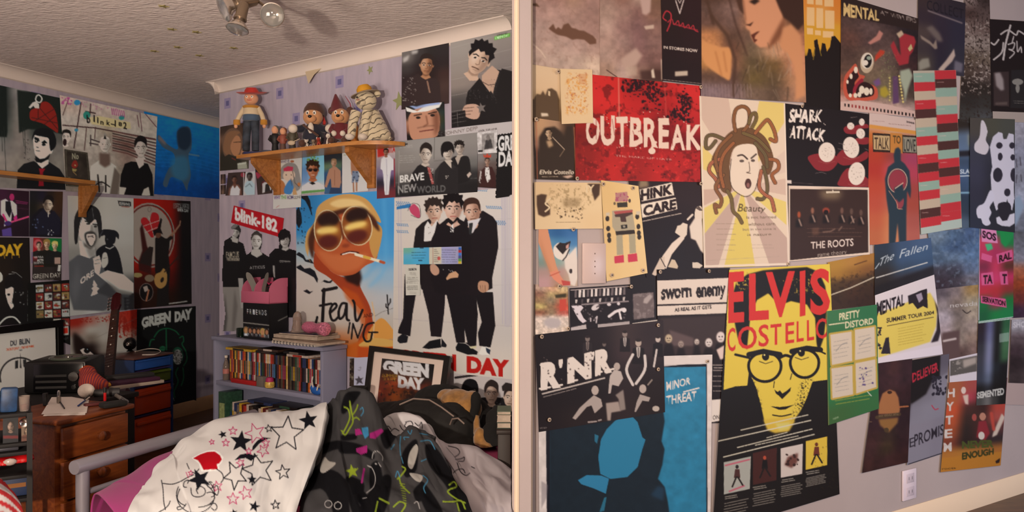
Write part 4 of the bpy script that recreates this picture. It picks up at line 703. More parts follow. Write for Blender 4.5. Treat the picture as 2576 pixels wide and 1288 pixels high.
c.spat('6a1810', 120, 176, 796, 345, 812, .6, 2.6, 3, .8).spat('6a1810', 130, 300, 782, 346, 850, .6, 2.6, 4, .7).lines('6a1810', 4, "292 830 306 808", "300 836 302 800", "312 840 312 800", "322 832 314 798", "308 820 324 818").tx('6a1810', 'A', 308, 836, 326, 830, 34).lines('5a5048', 1, "225 858 345 800", al=.6)
poster(c, 'L', 1, 'poster', 'white poster with one staring dark-ringed eye and red splatter, behind the guitar neck')
c = Cv("345 779 492 770 494 1042 340 1074", '0a0a0a').tx('827c74', 'GREEN', 356, 823, 430, 808, 23, 25, bold=.07, rag=.4).tx('827c74', 'DAY', 439, 809, 483, 800, 24, bold=.07, rag=.4).lines('827c74', 1.5, "362 820 362 828", "398 815 398 822", "414 812 414 820", "470 805 470 810")
c.lines('0f3a22', 3, "388 848 400 832 420 826 440 832 450 842", "418 828 419 880", sm=1).line('0f3a22', 3, "376 870 380 856 388 854", sm=1).line('0f3a22', 3, "452 850 460 846 462 858 458 866 468 885 470 905 462 920", sm=1).line('0f3a22', 3, "448 925 442 940 448 960 438 985 440 1000", sm=1).line('0f3a22', 3, "460 925 462 950 456 970", sm=1).ell('0f3020', 447, 895, 15, 22).ell('7d766e', 447, 898, 12, 19).spat('1a1a18', 70, 436, 880, 458, 916, .7, 1.6, 4).poly('143c26', "400 878 408 870 416 874 412 884", sm=1).line('6a645c', 1.5, "436 965 434 990 438 1008", sm=1).tx('6a655e', 'BREAKDOWN', 402, 1046, 474, 1028, 9, bold=.05)
poster(c, 'L', 2, 'poster', 'black poster with white block letters and green outline drawing, curling at the foot', curl=.012)
# ---------------------------------------------------------------- prints on the right-hand wall
def ring(c, col, w, cx, cy, rx, ry, rot=0, a0=0, a1=6.2832):
 r = math.radians(rot); t = np.linspace(a0, a1, 36); x = rx * np.cos(t); y = ry * np.sin(t)
 return c.line(col, w, np.stack([cx + x * math.cos(r) - y * math.sin(r), cy + x * math.sin(r) + y * math.cos(r)], -1))
c = Cv("1329 -25 1510 -25 1509 190 1329 160", 'ab887a').grid("a8857a a07a70 a5826f a07c72/ac8a80 b28f84 a8867a 9a786e/b3958a ac8d82 a5857a a07e74/b5978b b5988c b3958a ab8c80/b59a8c b3998c b69c8e cbb09c").mott(.13, 14, 3).mott(.25, 9, 5, '8a685c', .6)
c.poly('6b4a3a', "1380 72 1392 60 1398 74 1404 68 1412 74 1418 62 1430 58 1438 70 1448 72 1456 76 1470 78 1480 84 1492 90 1500 100 1500 110 1484 112 1470 100 1452 98 1440 100 1424 92 1404 88 1390 80", sm=0, blur=1).poly('5c4030', "1335 10 1350 8 1358 18 1340 14", blur=1).lines('d8bda8', 2.5, "1342 112 1360 128 1372 145", "1336 140 1340 156", blur=1)
poster(c, 'R', 2, 'poster', 'mauve grey abstract poster with dark torn shape, top left beside the door frame')
c = Cv("1509 -25 1664 -25 1667 206 1509 192", '94746a').grid("9c7c70 8a6458 a88a7c 7a5a48/a5877a 96766c 86625c 7c5a4c/ae9084 8c6a64 7e5c5a 84625a/a8887c 9c7c74 7e5c5a 80605a/a5887c 94746a 7c5a56 7a5852/a0806f b0948a 8c6c60 5c4038").mott(.14, 12, 8).poly('b99a90', "1610 -5 1638 -5 1636 30 1626 38 1616 35", blur=2).poly('b39588', "1560 150 1600 120 1616 140 1600 165 1570 175", blur=3).poly('bfa595', "1620 66 1645 62 1645 72 1624 74", blur=1).poly('3c2420', "1610 178 1665 175 1666 205 1612 202", blur=3, al=.8).poly('cbb8a6', "1638 178 1644 172 1648 196 1640 196", blur=1).line('5a4038', 2.5, "1526 176 1552 194").poly('b8a08e', "1575 168 1602 166 1602 190 1575 188", blur=1.5, al=.6).line('d8c8b8', 2, "1664 150 1665 200", blur=1)
poster(c, 'R', 3, 'poster', 'mauve brown abstract poster above the red splattered poster')
c = Cv("1662 -25 1764 -25 1765 214 1667 203", '2a1a1c').grid("2a1c1c 2c1a1c/261818 2a181a/241618 28181a/221618 241618").line('b8a8a4', 3, "1700 2 1710 34 1720 0", blur=.5).line('b8a8a4', 2, "1704 -4 1710 8 1716 -4").line('a52c36', 3.5, "1676 52 1668 44 1676 28 1688 36 1686 58 1678 78", sm=1).line('a52c36', 2.5, "1680 56 1690 48 1696 62 1706 52 1710 66 1718 58 1722 70 1732 62 1736 72 1744 64 1748 76 1756 80", sm=1).line('a52c36', 4, "1694 60 1754 76", al=.7).tx('d6c6bc', 'IN STORES NOW', 1669, 122, 1755, 132, 7, 8, bold=.03).poly('b8a696', "1698 180 1730 178 1730 190 1698 192", blur=.6).line('8a7a74', 1.2, "1668 200 1764 210")
poster(c, 'R', 4, 'poster', 'narrow black poster with red script and small white capitals, above the red poster')
c = Cv("1764 -30 2020 -30 2028 258 1763 243", '6a4a3a').grid("4a3226 5a4036 8a5c44 6a4434 3a2620/5c443c 7c6058 74503e c08460 3c2a22/64483e 6a5048 9c6c50 c88a66 6a4632/b0764c 5a4034 6c5244 c08560 9a6448/c88a58 6a4636 6a5642 b88a6a b87c5c/b07a48 7a5440 5c4a32 6a5030 b0785c/5c4236 5a4038 64502f 5a4630 a87858/7a6468 7a6262 6c5648 5a4638 9a7058").mott(.12, 8, 4)
c.poly('c98c69', "1862 -30 1868 10 1872 40 1878 60 1876 70 1886 78 1890 95 1900 110 1912 120 1930 118 1948 105 1966 70 1970 30 1940 -30", sm=0, blur=1.5).poly('7a4a32', "1962 60 1975 40 1970 85 1950 110 1930 125 1940 100", blur=4).poly('c4875f', "1970 70 1990 60 2015 90 2022 160 2026 240 2000 252 2002 200 1994 160 1976 130 1960 120", blur=3).poly('3a241c', "1948 -30 2020 -30 2022 60 2008 75 1988 55 1972 45 1960 20 1950 -5", blur=2).poly('4a3024', "1868 -30 1842 -30 1860 25 1872 38 1868 10", blur=2).poly('5a2c20', "1889 88 1904 80 1912 78 1900 90 1898 98 1906 100 1898 108", blur=1).poly('4a2c20', "1874 62 1886 60 1896 54 1888 66", blur=1).poly('2c1c16', "1884 4 1900 -4 1912 2 1898 12", blur=1.5).line('8a5a42', 3, "1870 0 1876 50", blur=1.5)
c.poly('ca8c58', "1766 100 1780 108 1810 118 1838 122 1840 160 1836 200 1820 195 1790 175 1768 150", sm=1, blur=2).lines('a86c40', 4, "1800 130 1815 190", "1820 130 1828 180", blur=2, al=.7)
rg = random.Random(3)
for i in range(46):
 x = rg.uniform(1850, 1990); y = rg.uniform(105, 235); c.line(['8a7460', '3c2c22', 'a58c74', '5c4a34'][i % 4], rg.uniform(1, 3), [(x, y), (x + rg.uniform(-16, 16), y + rg.uniform(12, 34))], al=.55, blur=.6)
c.lines('4a3226', 8, "1790 40 1830 90 1850 150 1844 240", "1775 -10 1795 60", blur=2, al=.8).lines('3c261e', 4, "1830 -20 1850 60 1880 140", blur=1.5, al=.7)
for i in range(16): c.line('8f7876', 2, [(1768 + i * 8, 212), (1770 + i * 8, 245)], al=.45)
poster(c, 'R', 3, 'poster', 'large painted poster of a woman in profile with dark hair, top of the right wall')
c = Cv("2019 -30 2118 -30 2117 283 2024 276", '1a1210').grid("c87830 c88038 c8742c/d08c38 d0984a c87c30/cc9434 d09c3c c8862c/c89430 c8902c c08428/1a1210 1a1210 1a1210/1a1210 181010 1a1210/1a1210 181010 1a1210", soft=False).poly('c8922c', "2020 60 2118 60 2118 130 2020 135", blur=6)
for x0, x1, y0, y1 in ((2028, 2050, 16, 66), (2052, 2072, 18, 72), (2074, 2100, 24, 74), (2028, 2048, -30, 12), (2050, 2070, -30, 14), (2072, 2098, -30, 18), (2028, 2046, 68, 88), (2048, 2066, 74, 90), (2068, 2098, 76, 96)): c.poly('d8b07c', [(x0 + 2, y0 + 2), (x1 - 1, y0 + 3), (x1 - 1, y1 - 1), (x0 + 2, y1 - 2)])
c.poly('1a1110', "2020 142 2030 140 2034 122 2040 124 2044 145 2050 140 2048 102 2056 98 2058 110 2064 134 2068 108 2076 110 2080 130 2088 118 2092 92 2100 90 2116 110 2118 285 2020 280").lines('7a6420', 2, "2046 150 2050 120", "2062 125 2066 140")
poster(c, 'R', 2, 'poster', 'orange poster with cream block letters over a black crowd silhouette')
c = Cv("2116 -12 2311 47 2303 295 2114 277", '4a3432').grid("2c1c1a 2a1e1e 2c2022 2a1e22/4c3834 5c4644 4a3836 241a1e/5a3c34 4e3a38 5a4440 2c1c20/4a3630 6a5448 5c4a42 3a2424/5a4238 6c5848 6a5a48 3a2c2a/8a4a38 5c4a3c 6c6048 4a3c34/b08a80 a08078 a88a80 a88c84").mott(.18, 7, 3)
c.poly('2a1c1a', "2118 -10 2312 48 2311 78 2118 38").tx('cfae74', 'MENTAL', 2122, 40, 2212, 52, 34, 26, bold=.03, rag=.6).tx('8a7a74', 'AT VIEWERS', 2214, 36, 2305, 58, 10, 12, rag=.8).poly('b4786c', "2183 108 2205 90 2212 76 2222 84 2214 100 2190 112", blur=1).poly('9a2c34', "2262 95 2275 84 2300 92 2304 105 2296 130 2288 140 2285 160 2262 165 2252 145 2240 115 2248 102 2260 130 2266 140", blur=1.2).poly('bca288', "2255 85 2268 76 2274 86 2262 96", blur=1).poly('b8a878', "2284 122 2292 110 2296 122 2288 130").poly('b03a28', "2202 140 2214 125 2226 128 2224 136 2206 150 2200 156", blur=.8)
c.ell('b59f86', 2181, 158, 17, 26, 6).ell('d2c4b4', 2181, 153, 15, 20, 6).ell('1a1212', 2183, 154, 10, 17, 6).ell('8a9484', 2186, 146, 6, 5).ell('d8cabc', 2177, 158, 7, 7)
c.poly('b6503c', "2126 190 2140 172 2152 160 2158 172 2162 186 2176 192 2168 206 2190 212 2206 222 2208 244 2196 252 2160 254 2136 252 2124 238 2122 212", sm=1).poly('2c1414', "2130 205 2142 184 2154 172 2158 185 2160 194 2150 208 2150 226 2140 240 2132 232", sm=1).poly('8c2030', "2148 218 2166 198 2172 204 2158 222 2146 236", sm=1).poly('2c1414', "2160 214 2176 206 2196 218 2196 240 2160 246 2152 236", sm=1)
for x, y, w, h in ((2141, 192, 4, 8), (2132, 206, 3, 6), (2153, 176, 5, 10), (2139, 240, 4, 6), (2152, 240, 5, 7), (2162, 238, 5, 8), (2168, 226, 7, 12), (2180, 230, 7, 12), (2191, 230, 4, 10)): c.ell('d8c8b4', x, y, w, h * .85)
c.poly('5a3c5c', "2246 192 2258 192 2262 258 2246 262", blur=1).poly('9aa08c', "2264 178 2288 172 2296 190 2284 225 2276 262 2274 230 2264 200", blur=1.5).poly('6a4a78', "2196 205 2212 196 2216 212 2204 218", blur=2)
for i in range(9): c.ell('c8b470', 2258 + i * 1.2 + 4, 192 + i * 8, 2.6, 3).ell('b8a468', 2238 + (i % 2), 196 + i * 7, 2.4, 2.6)
c.poly('a08c30', "2214 222 2228 216 2238 236 2226 246 2214 240", blur=1.5).spat('8a9a5a', 60, 2215, 130, 2260, 200, .6, 1.4, 7, .5)
c.poly('c2a298', "2114 256 2160 252 2230 262 2304 280 2304 296 2114 278")
for i in range(20): c.poly('8a2c2c' if 1 < i < 8 else '1e1414', [(2124 + i * 9, 260 + i * 1.35), (2128 + i * 9, 260.5 + i * 1.35), (2128 + i * 9, 268 + i * 1.35), (2124 + i * 9, 267.5 + i * 1.35)])
poster(c, 'R', 4, 'calendar', 'wall calendar page with a one-eyed open-mouthed monster drawing', 'calendar')
c = Cv("2310 -20 2429 8 2425 192 2308 178", '2c242c').grid("3a2c2e 30262e 2c242c/342830 302634 2c2838/4a3c3a 2e2432 2c2838/3a3034 2a2230 2e2c38/4a4038 282230 34303c").tx('1c1620', 'COLLECT', 2332, 24, 2424, 48, 26).line('8a7a7a', 3, "2335 27 2420 58", blur=.7).poly('8c7a6e', "2315 88 2340 104 2348 112 2355 98 2358 122 2352 124 2340 112 2318 98", blur=1).poly('6a5c58', "2330 70 2345 64 2364 84 2372 104 2360 105", blur=3).poly('b8a296', "2360 175 2380 152 2394 132 2400 122 2403 140 2395 155 2378 172 2370 184", blur=.8).poly('8a8478', "2310 158 2320 148 2336 146 2340 168 2312 178", blur=2).poly('6a6470', "2402 152 2422 160 2420 182 2400 178", blur=1.5)
poster(c, 'R', 3, 'poster', 'dark indigo poster with pale arm and angled white line, top right')
c = Cv("2427 -20 2489 -20 2498 322 2414 304", '4a3a34').grid("8a7670 3a2c2a/4a3632 5a4844/7a6660 6a5650/8c7c74 8a7a72/5c4c40 6c5c50/4c3c34 5a4a44/2a201c 2c2420/2c2624 34302e/3a3836 4a4a4c").mott(.9, 5, 3, 'a5958c', .58, "2424 50 2496 50 2496 235 2410 240").mott(.8, 4, 9, '2c201c', .56)
poster(c, 'R', 2, 'poster', 'tall grey speckled poster between the indigo poster and the white script poster')
c = Cv("2490 48 2615 56 2615 285 2494 281", '1c1214').line('c4b8b2', 5, "2542 64 2530 110 2524 150", sm=1).line('c4b8b2', 4, "2518 86 2536 76 2556 88 2562 78 2576 86", sm=1).line('c4b8b2', 3, "2550 92 2546 108").line('c4b8b2', 4, "2494 108 2502 112 2512 100", sm=1).line('c4b8b2', 4, "2500 150 2520 132 2524 108", sm=1).line('c4b8b2', 3, "2536 112 2552 108 2548 124 2538 124 2552 132 2540 146", sm=1).line('c4b8b2', 3, "2558 104 2560 130 2568 118 2570 132", sm=1).grid("1c1214 1c1214 1c1214/1c1214 1c1214 1c1214", 0)
c.poly('3a2c2c', "2499 182 2538 180 2538 268 2500 266").poly('9a8c8a', "2502 184 2516 182 2524 200 2526 226 2518 228 2506 216", blur=2).poly('5a4a46', "2504 258 2534 256 2534 264 2504 264", blur=1).poly('242022', "2544 176 2615 176 2615 272 2542 272").ell('8a847c', 2560, 206, 14, 8).ell('8a847c', 2560, 222, 5, 12).scrib('6a625c', 2, 2548, 252, 2600, 262, 1)
poster(c, 'R', 3, 'poster', 'black poster with white brush script at the far right')
c = Cv("2497 280 2615 284 2615 310 2498 305", 'a8988e')
poster(c, 'R', 4, 'paper_strip', 'narrow blank pale strip under the white script poster', 'paper')
c = Cv("1330 158 1502 176 1502 312 1332 306", 'd6b795').grid("d8b996 dbbd9a/d6b591 d8b994/c0a078 b89872/8a6a48 5c4534").poly('5a4532', "1332 248 1342 250 1350 236 1360 238 1366 228 1372 240 1378 224 1388 222 1400 230 1408 252 1408 305 1332 305", blur=1).poly('d6bc98', "1379 228 1384 230 1384 242 1379 240").poly('d8c4ac', "1361 284 1378 285 1380 292 1362 293", blur=1)
poster(c, 'R', 1, 'flyer', 'cream flyer with torn brown shape, under the mauve poster by the door frame', 'flyer')
c = Cv("1409 173 1490 175 1492 309 1413 312", 'dcbd94').mott(.95, 5, 4, 'd89a50', .56, "1424 186 1478 184 1478 286 1424 288").mott(.8, 4, 6, 'a85a3a', .64, "1424 186 1478 184 1478 286 1424 288").poly('c88a5a', "1455 186 1476 185 1476 212 1456 212", al=.5)
poster(c, 'R', 6, 'flyer', 'cream flyer with orange print overlapping the red poster', 'flyer')
c = Cv("1343 296 1446 311 1450 454 1347 451", '35281f').grid("b8906c a88468 4a3426/b08a6a 6a5444 3a2a20/8c6c58 4a3a30 3a2c24/3c2c24 3a2c24 35281f/3a2a22 38281f 30241c/35281f 30241c 2a1e18").poly('35281f', "1356 345 1370 322 1395 318 1412 332 1420 345 1425 318 1440 316 1446 450 1356 448", blur=1.5).man(1380, 335, 26, 'b89878', '2a1e18', None, 'short', -10, 1, '3a2a20', .5).poly('b0906f', "1374 355 1386 352 1392 366 1380 372", blur=1.5).line('b8a08a', 2, "1390 345 1420 376", blur=.5).line('8a725c', 1.5, "1420 376 1408 394").line('a0563c', 2, "1349 300 1352 450", al=.8).line('a86048', 2, "1444 320 1449 450").tx('d8c8b4', 'Elvis', 1357, 438, 1387, 438, 11, bold=.02, sh=.2).tx('d8c8b4', 'Costello', 1392, 438, 1443, 438, 11, bold=.02, sh=.2).scrib('b8a48e', 1, 1360, 442, 1410, 447, 1.4, 2).poly('c8a894', "1414 444 1436 440 1442 444 1428 449", blur=.6)
poster(c, 'R', 3, 'poster', 'small dark poster of seated musician with white script at its foot, near the door frame')
c = Cv("1446 183 1761 216 1762 458 1448 453", 'c02422').grid("c82a28 c42624 981c1c b02222 c42828/c82a28 c82826 b42222 a01c1e b82626/9a2018 c42825 bc2424 7a181a a82226/7a1c18 8a1e1c 8c1c1c 7a1818 6a1418/8a1e1a b02220 981c1c a82020 a82020/8a1c18 b82420 981e1a b42220 a42020")
c.mott(.75, 14, 3, '6a1414', .56).mott(.8, 6, 11, 'd02c2a', .64, "1470 360 1760 370 1760 456 1450 456")
for x, y, n, rx, ry in ((1610, 218, 60, 34, 16), (1640, 240, 60, 28, 26), (1720, 265, 60, 18, 32), (1700, 290, 36, 30, 14), (1600, 205, 20, 30, 8)):
 rg = random.Random(int(x + y))
 for _ in range(n): c.ell('260e14', rg.gauss(x, rx * .55), rg.gauss(y, ry * .55), rg.uniform(1.2, 5), rg.uniform(1.2, 5), al=.9)
c.spat('32080c', 90, 1460, 215, 1760, 450, .6, 2, 8).lines('e09a84', 2.2, "1556 196 1558 300", blur=.8, al=.9).lines('d2685a', 1.6, "1672 208 1676 290", blur=.8, al=.7)
x = 1474
for i, (ch, w, b, h) in enumerate((('O', 34, 360, 66), ('U', 36, 362, 72), ('T', 30, 366, 74), ('B', 34, 366, 72), ('R', 34, 368, 72), ('E', 26, 370, 74), ('A', 38, 374, 62), ('K', 40, 374, 62))): c.tx('dfc3b2', ch, x, b, x + w, b, h, bold=.035, rag=1.2); x += w + 3
c.ell('dfc3b2', 1640, 380, 9, 8).lines('dfc3b2', 6, "1640 372 1650 358", "1562 352 1562 362").spat('dfc3b2', 60, 1480, 280, 1755, 376, .6, 1.8, 12).lines('8a2a28', 2, "1500 300 1500 350", "1592 330 1600 352", "1690 330 1692 366", "1540 300 1546 340", al=.6).tx('d09a90', 'THE MAKE OF HATE', 1548, 394, 1690, 404, 5)
poster(c, 'R', 5, 'poster', 'large red splattered poster with ragged white lettering')
c = Cv("1974 260 2187 287 2184 471 1974 466", '1c1416').tx('e0d2c8', 'SHARK', 1984, 308, 2068, 306, 36, 28, bold=.03, rag=1.6, sh=.12).tx('e0d2c8', 'ATTACK', 1984, 346, 2074, 354, 32, 30, bold=.03, rag=1.6, sh=.1).spat('e0d2c8', 16, 1984, 276, 2076, 356, .6, 1.6, 3)
for p in ("2032 396 2048 388 2090 384 2108 402 2100 420 2084 430 2056 428 2040 412", "2122 324 2134 316 2160 320 2156 336 2130 336", "2106 390 2124 376 2150 396 2180 380 2182 398 2150 412 2120 416 2104 404", "2112 450 2124 430 2140 424 2184 450 2184 470 2112 468", "2150 350 2184 346 2184 362 2160 362", "2152 316 2180 312 2184 322 2160 322"): c.poly('82262c', p, sm=1)
for cx, cy, rx, ry, ro in ((2080, 383, 21, 25, 0), (2141, 371, 20, 27, -14), (2155, 437, 21, 29, 6), (2140, 317, 9, 9, 0), (2165, 336, 11, 13, -8), (2168, 307, 7, 9, 0)):
 c.ell('dacabe', cx, cy, rx, ry, ro).spat('8a7a72', int(rx * .8), cx - rx * .6, cy - ry * .6, cx + rx * .6, cy + ry * .6, .5, 1.2, int(cx))
 c.line('a05a54', 1.2, [(cx - rx, cy + ry * .9), (cx, cy + ry * 1.15), (cx + rx, cy + ry * .9)], al=.7)
c.lines('6a5c5c', 1.3, "2052 436 2066 433 2078 437", "2124 364 2110 360", "2132 380 2108 374", "2176 374 2184 378", "2140 296 2156 294").poly('cfc0b8', "1977 453 1991 453 1991 462 1977 461").line('6a5c5c', 1.2, "1994 459 2045 463", al=.6)
poster(c, 'R', 4, 'poster', 'black poster with white shapes in red pools and scratchy white lettering')
# face with snake-like hair (plain stand-in) on cream and yellow rays
c = Cv("1759 241 1975 260 1986 668 1771 674", 'd8c2ae')
cx, cy = 1868, 470
for a, col in ((250, 'c8ac9c'), (292, 'd6bc70'), (215, 'd8be74'), (330, 'd0b8a8'), (0, 'c8ac9c'), (165, 'c2a494'), (30, 'd8c070'), (140, 'd6c070'), (60, 'b89c90'), (92, 'd4bc64'), (118, 'b99e92')):
 c.poly(col, [(cx, cy)] + [(cx + 420 * math.cos(math.radians(a + q)), cy + 420 * math.sin(math.radians(a + q))) for q in (-11, 11)])
rg = random.Random(11)
c.poly('6a4a30', "1800 430 1790 400 1812 360 1840 330 1880 320 1920 340 1940 375 1946 410 1930 440 1900 380 1850 370 1835 420 1840 480 1815 480", sm=1)
S = ["1850 330 1846 300 1852 275 1870 268 1884 280 1884 310 1870 330", "1884 310 1890 290 1900 285 1902 300 1892 320", "1900 335 1925 305 1935 305 1948 330 1952 355 1938 350", "1820 350 1795 340 1778 345 1776 370 1786 372 1800 355", "1812 400 1790 410 1784 430 1800 450 1808 470", "1820 440 1800 470 1815 500 1810 520 1798 515 1802 535", "1830 480 1840 500 1844 530 1858 545 1866 560", "1930 400 1955 405 1958 425 1942 440 1950 460", "1920 420 1928 450 1930 480 1920 500 1905 500", "1915 430 1910 470 1925 490 1940 500 1948 530", "1840 340 1810 370 1800 400 1806 430", "1870 335 1905 350 1935 380", "1845 360 1820 390 1812 430 1820 470", "1900 360 1925 390 1930 420"]
for i, p in enumerate(S): c.line('4a3224', 10, p, sm=1).line(['8a5a38', '74603a', 'a0603a', '6a5a3c', 'b0664a'][i % 5], 7, p, sm=1).line('4a3626', 1, p, sm=1, al=.6)
c.poly('dcc8b6', "1840 400 1850 370 1880 362 1902 370 1908 410 1906 450 1896 480 1880 492 1862 488 1842 470 1836 440", sm=1).line('3a2c28', 1.5, "1840 400 1836 440 1842 472 1862 490 1880 494 1898 480 1907 450", sm=1).line('4a3a34', 4, "1856 392 1868 390 1880 400", sm=1).line('4a3a34', 4, "1890 398 1902 388").ell('5a4a44', 1866, 405, 6, 3.5).ell('5a4a44', 1894, 404, 5, 3.5).line('5a463c', 1.6, "1884 408 1886 430 1878 434 1888 436", sm=1).ell('4a2c28', 1882, 462, 8, 13).ell('8a5a54', 1882, 466, 4, 6)
c.tx('4a3a2a', 'Beauty', 1856, 532, 1924, 532, 21, 14, sh=.2).tx('6a5848', 'is not harmed', 1878, 550, 1952, 549, 7).tx('6a5848', 'without care,', 1882, 568, 1952, 566, 8).tx('7a685a', 'but in the time it', 1868, 580, 1952, 578, 6).tx('6a5848', 'is nature', 1880, 594, 1940, 592, 7).scrib('8a7868', 6, 1800, 556, 1852, 636, 1.2, 4, .8).scrib('9a887a', 2, 1890, 612, 1950, 628, 1, 5, .8).line('a08e80', 1, "1780 655 1960 645", al=.6)
c.line('ddcab8', 4, "1762 244 1773 671").line('e0cebe', 5, "1771 670 1986 664").line('dcc8b8', 5, "1974 262 1984 665")
poster(c, 'R', 5, 'poster', 'cream and yellow rayed poster of shouting face with writhing hair')
c = Cv("1984 467 2186 472 2188 640 1984 658", 'd6c0b0').poly('36231f', "1988 476 2182 478 2184 634 1988 654").grid("0 0" if 0 else "4a3630 5a463c 46322c/3c2a26 3c2a24 38281f/3a2824 38281f 38261f/34221f 30201d 30201c", 0)
c.poly('7a6650', "2060 480 2120 480 2110 500 2070 500", blur=8).poly('cdbda8', "2078 481 2112 481 2112 485 2078 486").line('cdbda8', 3, "2094 472 2096 484")
for i, (x, y, k) in enumerate(((2010, 540, 'a04a2c'), (2044, 530, '8a5a48'), (2078, 530, '8a3a2a'), (2118, 530, '6a4a40'), (2142, 532, '5a443c'), (2166, 535, '5c443c'))):
 c.ell(k, x, y, 4 if i != 2 else 9, 8, blur=1).poly('1c1212', [(x - 9, y + 32), (x - 7, y + 12), (x + 7, y + 12), (x + 10, y + 32)], blur=2).line('b89888', 3, [(x, y + 12), (x + 6, y + 28)], blur=1)
c.ell('1c1010', 2078, 534, 6, 6).lines('9a7a6a', 2, "2070 584 2090 582 2100 576", "2118 570 2110 580", "2150 550 2140 562", blur=.6).poly('6a4838', "2042 575 2060 572 2060 590 2044 592", blur=2, al=.6).scrib('7a5a4c', 3, 2030, 570, 2170, 600, 1.2, 8, .6).tx('dccac0', 'THE ROOTS', 2040, 626, 2147, 618, 18, 19, bold=.015).tx('a89a90', 'game theory', 2056, 646, 2130, 638, 11).line('1c1212', 1, "1988 476 2182 478 2184 634 1988 654", closed=True)
poster(c, 'R', 4, 'poster', 'dark brown poster of seated group under a lamp with white capitals')
c = Cv("2187 281 2306 302 2314 612 2182 616", 'c87040').grid("c4aaa2 bea49a c0a69c/b8652c c08040 a85a34/a83a28 8c3c38 983c58/a8342a b8505c a83c50/b04430 b05040 98403c/b04a38 b0604c 9c4438/b4583c c07850 a05048/b06040 c88058 a85a50")
c.poly('c4aca4', "2186 280 2307 300 2306 330 2188 312").scrib('8a6a64', 1, 2192, 302, 2230, 306, 1, 2, .7, 2).scrib('6a4a44', 1, 2235, 306, 2296, 316, 1, 3, .7, 6).tx('2a2020', '2005', 2280, 308, 2300, 312, 4, bold=.03).line('c88a40', 9, "2190 318 2306 334").poly('2c1e18', "2195 334 2306 342 2308 386 2196 382").poly('b89a70', "2197 340 2238 342 2238 378 2198 376").poly('8a8474', "2272 344 2305 346 2306 384 2272 382").poly('b87838', "2240 334 2270 336 2270 386 2240 384").tx('3a2a20', 'TALK', 2200, 374, 2236, 375, 30, bold=.01).tx('4a3a20', 'TO', 2246, 360, 2266, 361, 20, bold=.02).tx('2c2a2a', 'LOVE', 2274, 380, 2303, 381, 32, bold=.01)
c.poly('263440', "2248 390 2252 374 2260 370 2266 378 2266 404 2276 412 2288 430 2292 480 2290 500 2282 480 2280 545 2280 616 2262 616 2258 560 2252 616 2236 616 2236 540 2230 500 2226 450 2234 420 2250 408", sm=0, blur=1)
ring(c, 'cfa08a', 2, 2258, 455, 24, 30); c.ell('8c3440', 2258, 455, 22, 28).ell('8a3a44', 2264, 505, 10, 20).poly('243440', "2250 472 2270 462 2276 496 2262 510 2250 495", blur=1).line('d8b8a0', 2, "2252 474 2272 460").line('c08870', 1.5, "2236 480 2256 510 2258 524 2270 526", sm=1)
poster(c, 'R', 3, 'poster', 'orange red painted poster of a dark blue figure holding a disc')
c = Cv("2297 178 2405 176 2420 572 2317 590", 'b0a494')
pal = {'r': 'b83038', 'g': '8aa394', 't': 'b8a590', 'k': '4a2a28', 'p': 'c0a09c', 's': 'a8b4ac'}
for col, (seqs, x0, x1) in enumerate((("grtrktgrtrkrgrtkrs", 0, .5), ("rkgtgrkgkgrkrtgrrs", .5, 1))):
 n = len(seqs)
 for i, k in enumerate(seqs):
  def pt(s, t): return np.array([2297, 178]) * (1 - s) * (1 - t) + np.array([2405, 176]) * s * (1 - t) + np.array([2420, 572]) * s * t + np.array([2317, 590]) * (1 - s) * t
  o = .28 / n * (1 - col); t0, t1 = i / n + o, (i + 1) / n + o
  c.poly(pal[k], [pt(x0, t0), pt(x1, t0), pt(x1, t1), pt(x0, t1)])
  if i % 3 == col: q = pt(x0 + .05, t0 + .02); c.line('d8b0a8', 1.5, [q, q + [16, -.5]], al=.6)
poster(c, 'R', 5, 'colour_chart', 'tall striped chart of red, sage, tan and brown blocks in two columns', 'chart')
c = Cv("2404 300 2502 292 2492 590 2415 574", '3c4c60').grid("2c2420 2a2424 3a3030/5a6c84 7a8490 6a7480/5c708c 6c7a84 5a6470/3c4c64 3e4e66 3a4a62/44587a 44566e 40526a/3a4e6c 445a74 4a5e74/2c3a4c 2e3c4e 2c3c4c/303c4c 2e3848 303c4c/4c5c70 46566a 4a5a6c").poly('24222a', "2412 380 2485 376 2485 390 2412 394", blur=1.5).line('8ab4cc', 4, "2415 485 2482 484", blur=1).tx('c2ccd6', 'SLAPSHOT', 2415, 437, 2486, 434, 11, bold=.03).line('b8c4d0', 3, "2416 443 2448 442").lines('9a9a7a', 3, "2436 340 2438 365", blur=1.5, al=.7)
poster(c, 'R', 2, 'poster', 'steel blue poster with white capitals, right of the striped chart')
c = Cv("2440 296 2553 300 2553 585 2440 572", '33333e').grid("4a4440 4c4a40 4a4a44/3a3a48 343440 343440/38384a 2c2c38 303038/303040 2c2c34 2a2a30/2c3040 2a2a34 2a2a32")
c.poly('ccc2c8', "2468 306 2476 306 2484 330 2480 352 2488 370 2480 388 2464 386 2452 378 2452 362 2464 344", sm=1)
c.poly('ccc6d2', "2498 344 2512 332 2522 335 2524 350 2532 350 2538 335 2550 338 2553 420 2550 470 2552 500 2546 530 2538 520 2534 500 2528 522 2518 520 2506 530 2500 510 2494 480 2492 440 2496 420 2494 400 2490 370", sm=0)
for x, y, rx, ry in ((2514, 366, 8, 8), (2546, 366, 7, 8), (2516, 394, 6, 10), (2548, 396, 6, 8), (2510, 440, 12, 18), (2550, 440, 8, 17), (2534, 484, 8, 10)): c.ell('2e2a36', x, y, rx, ry)
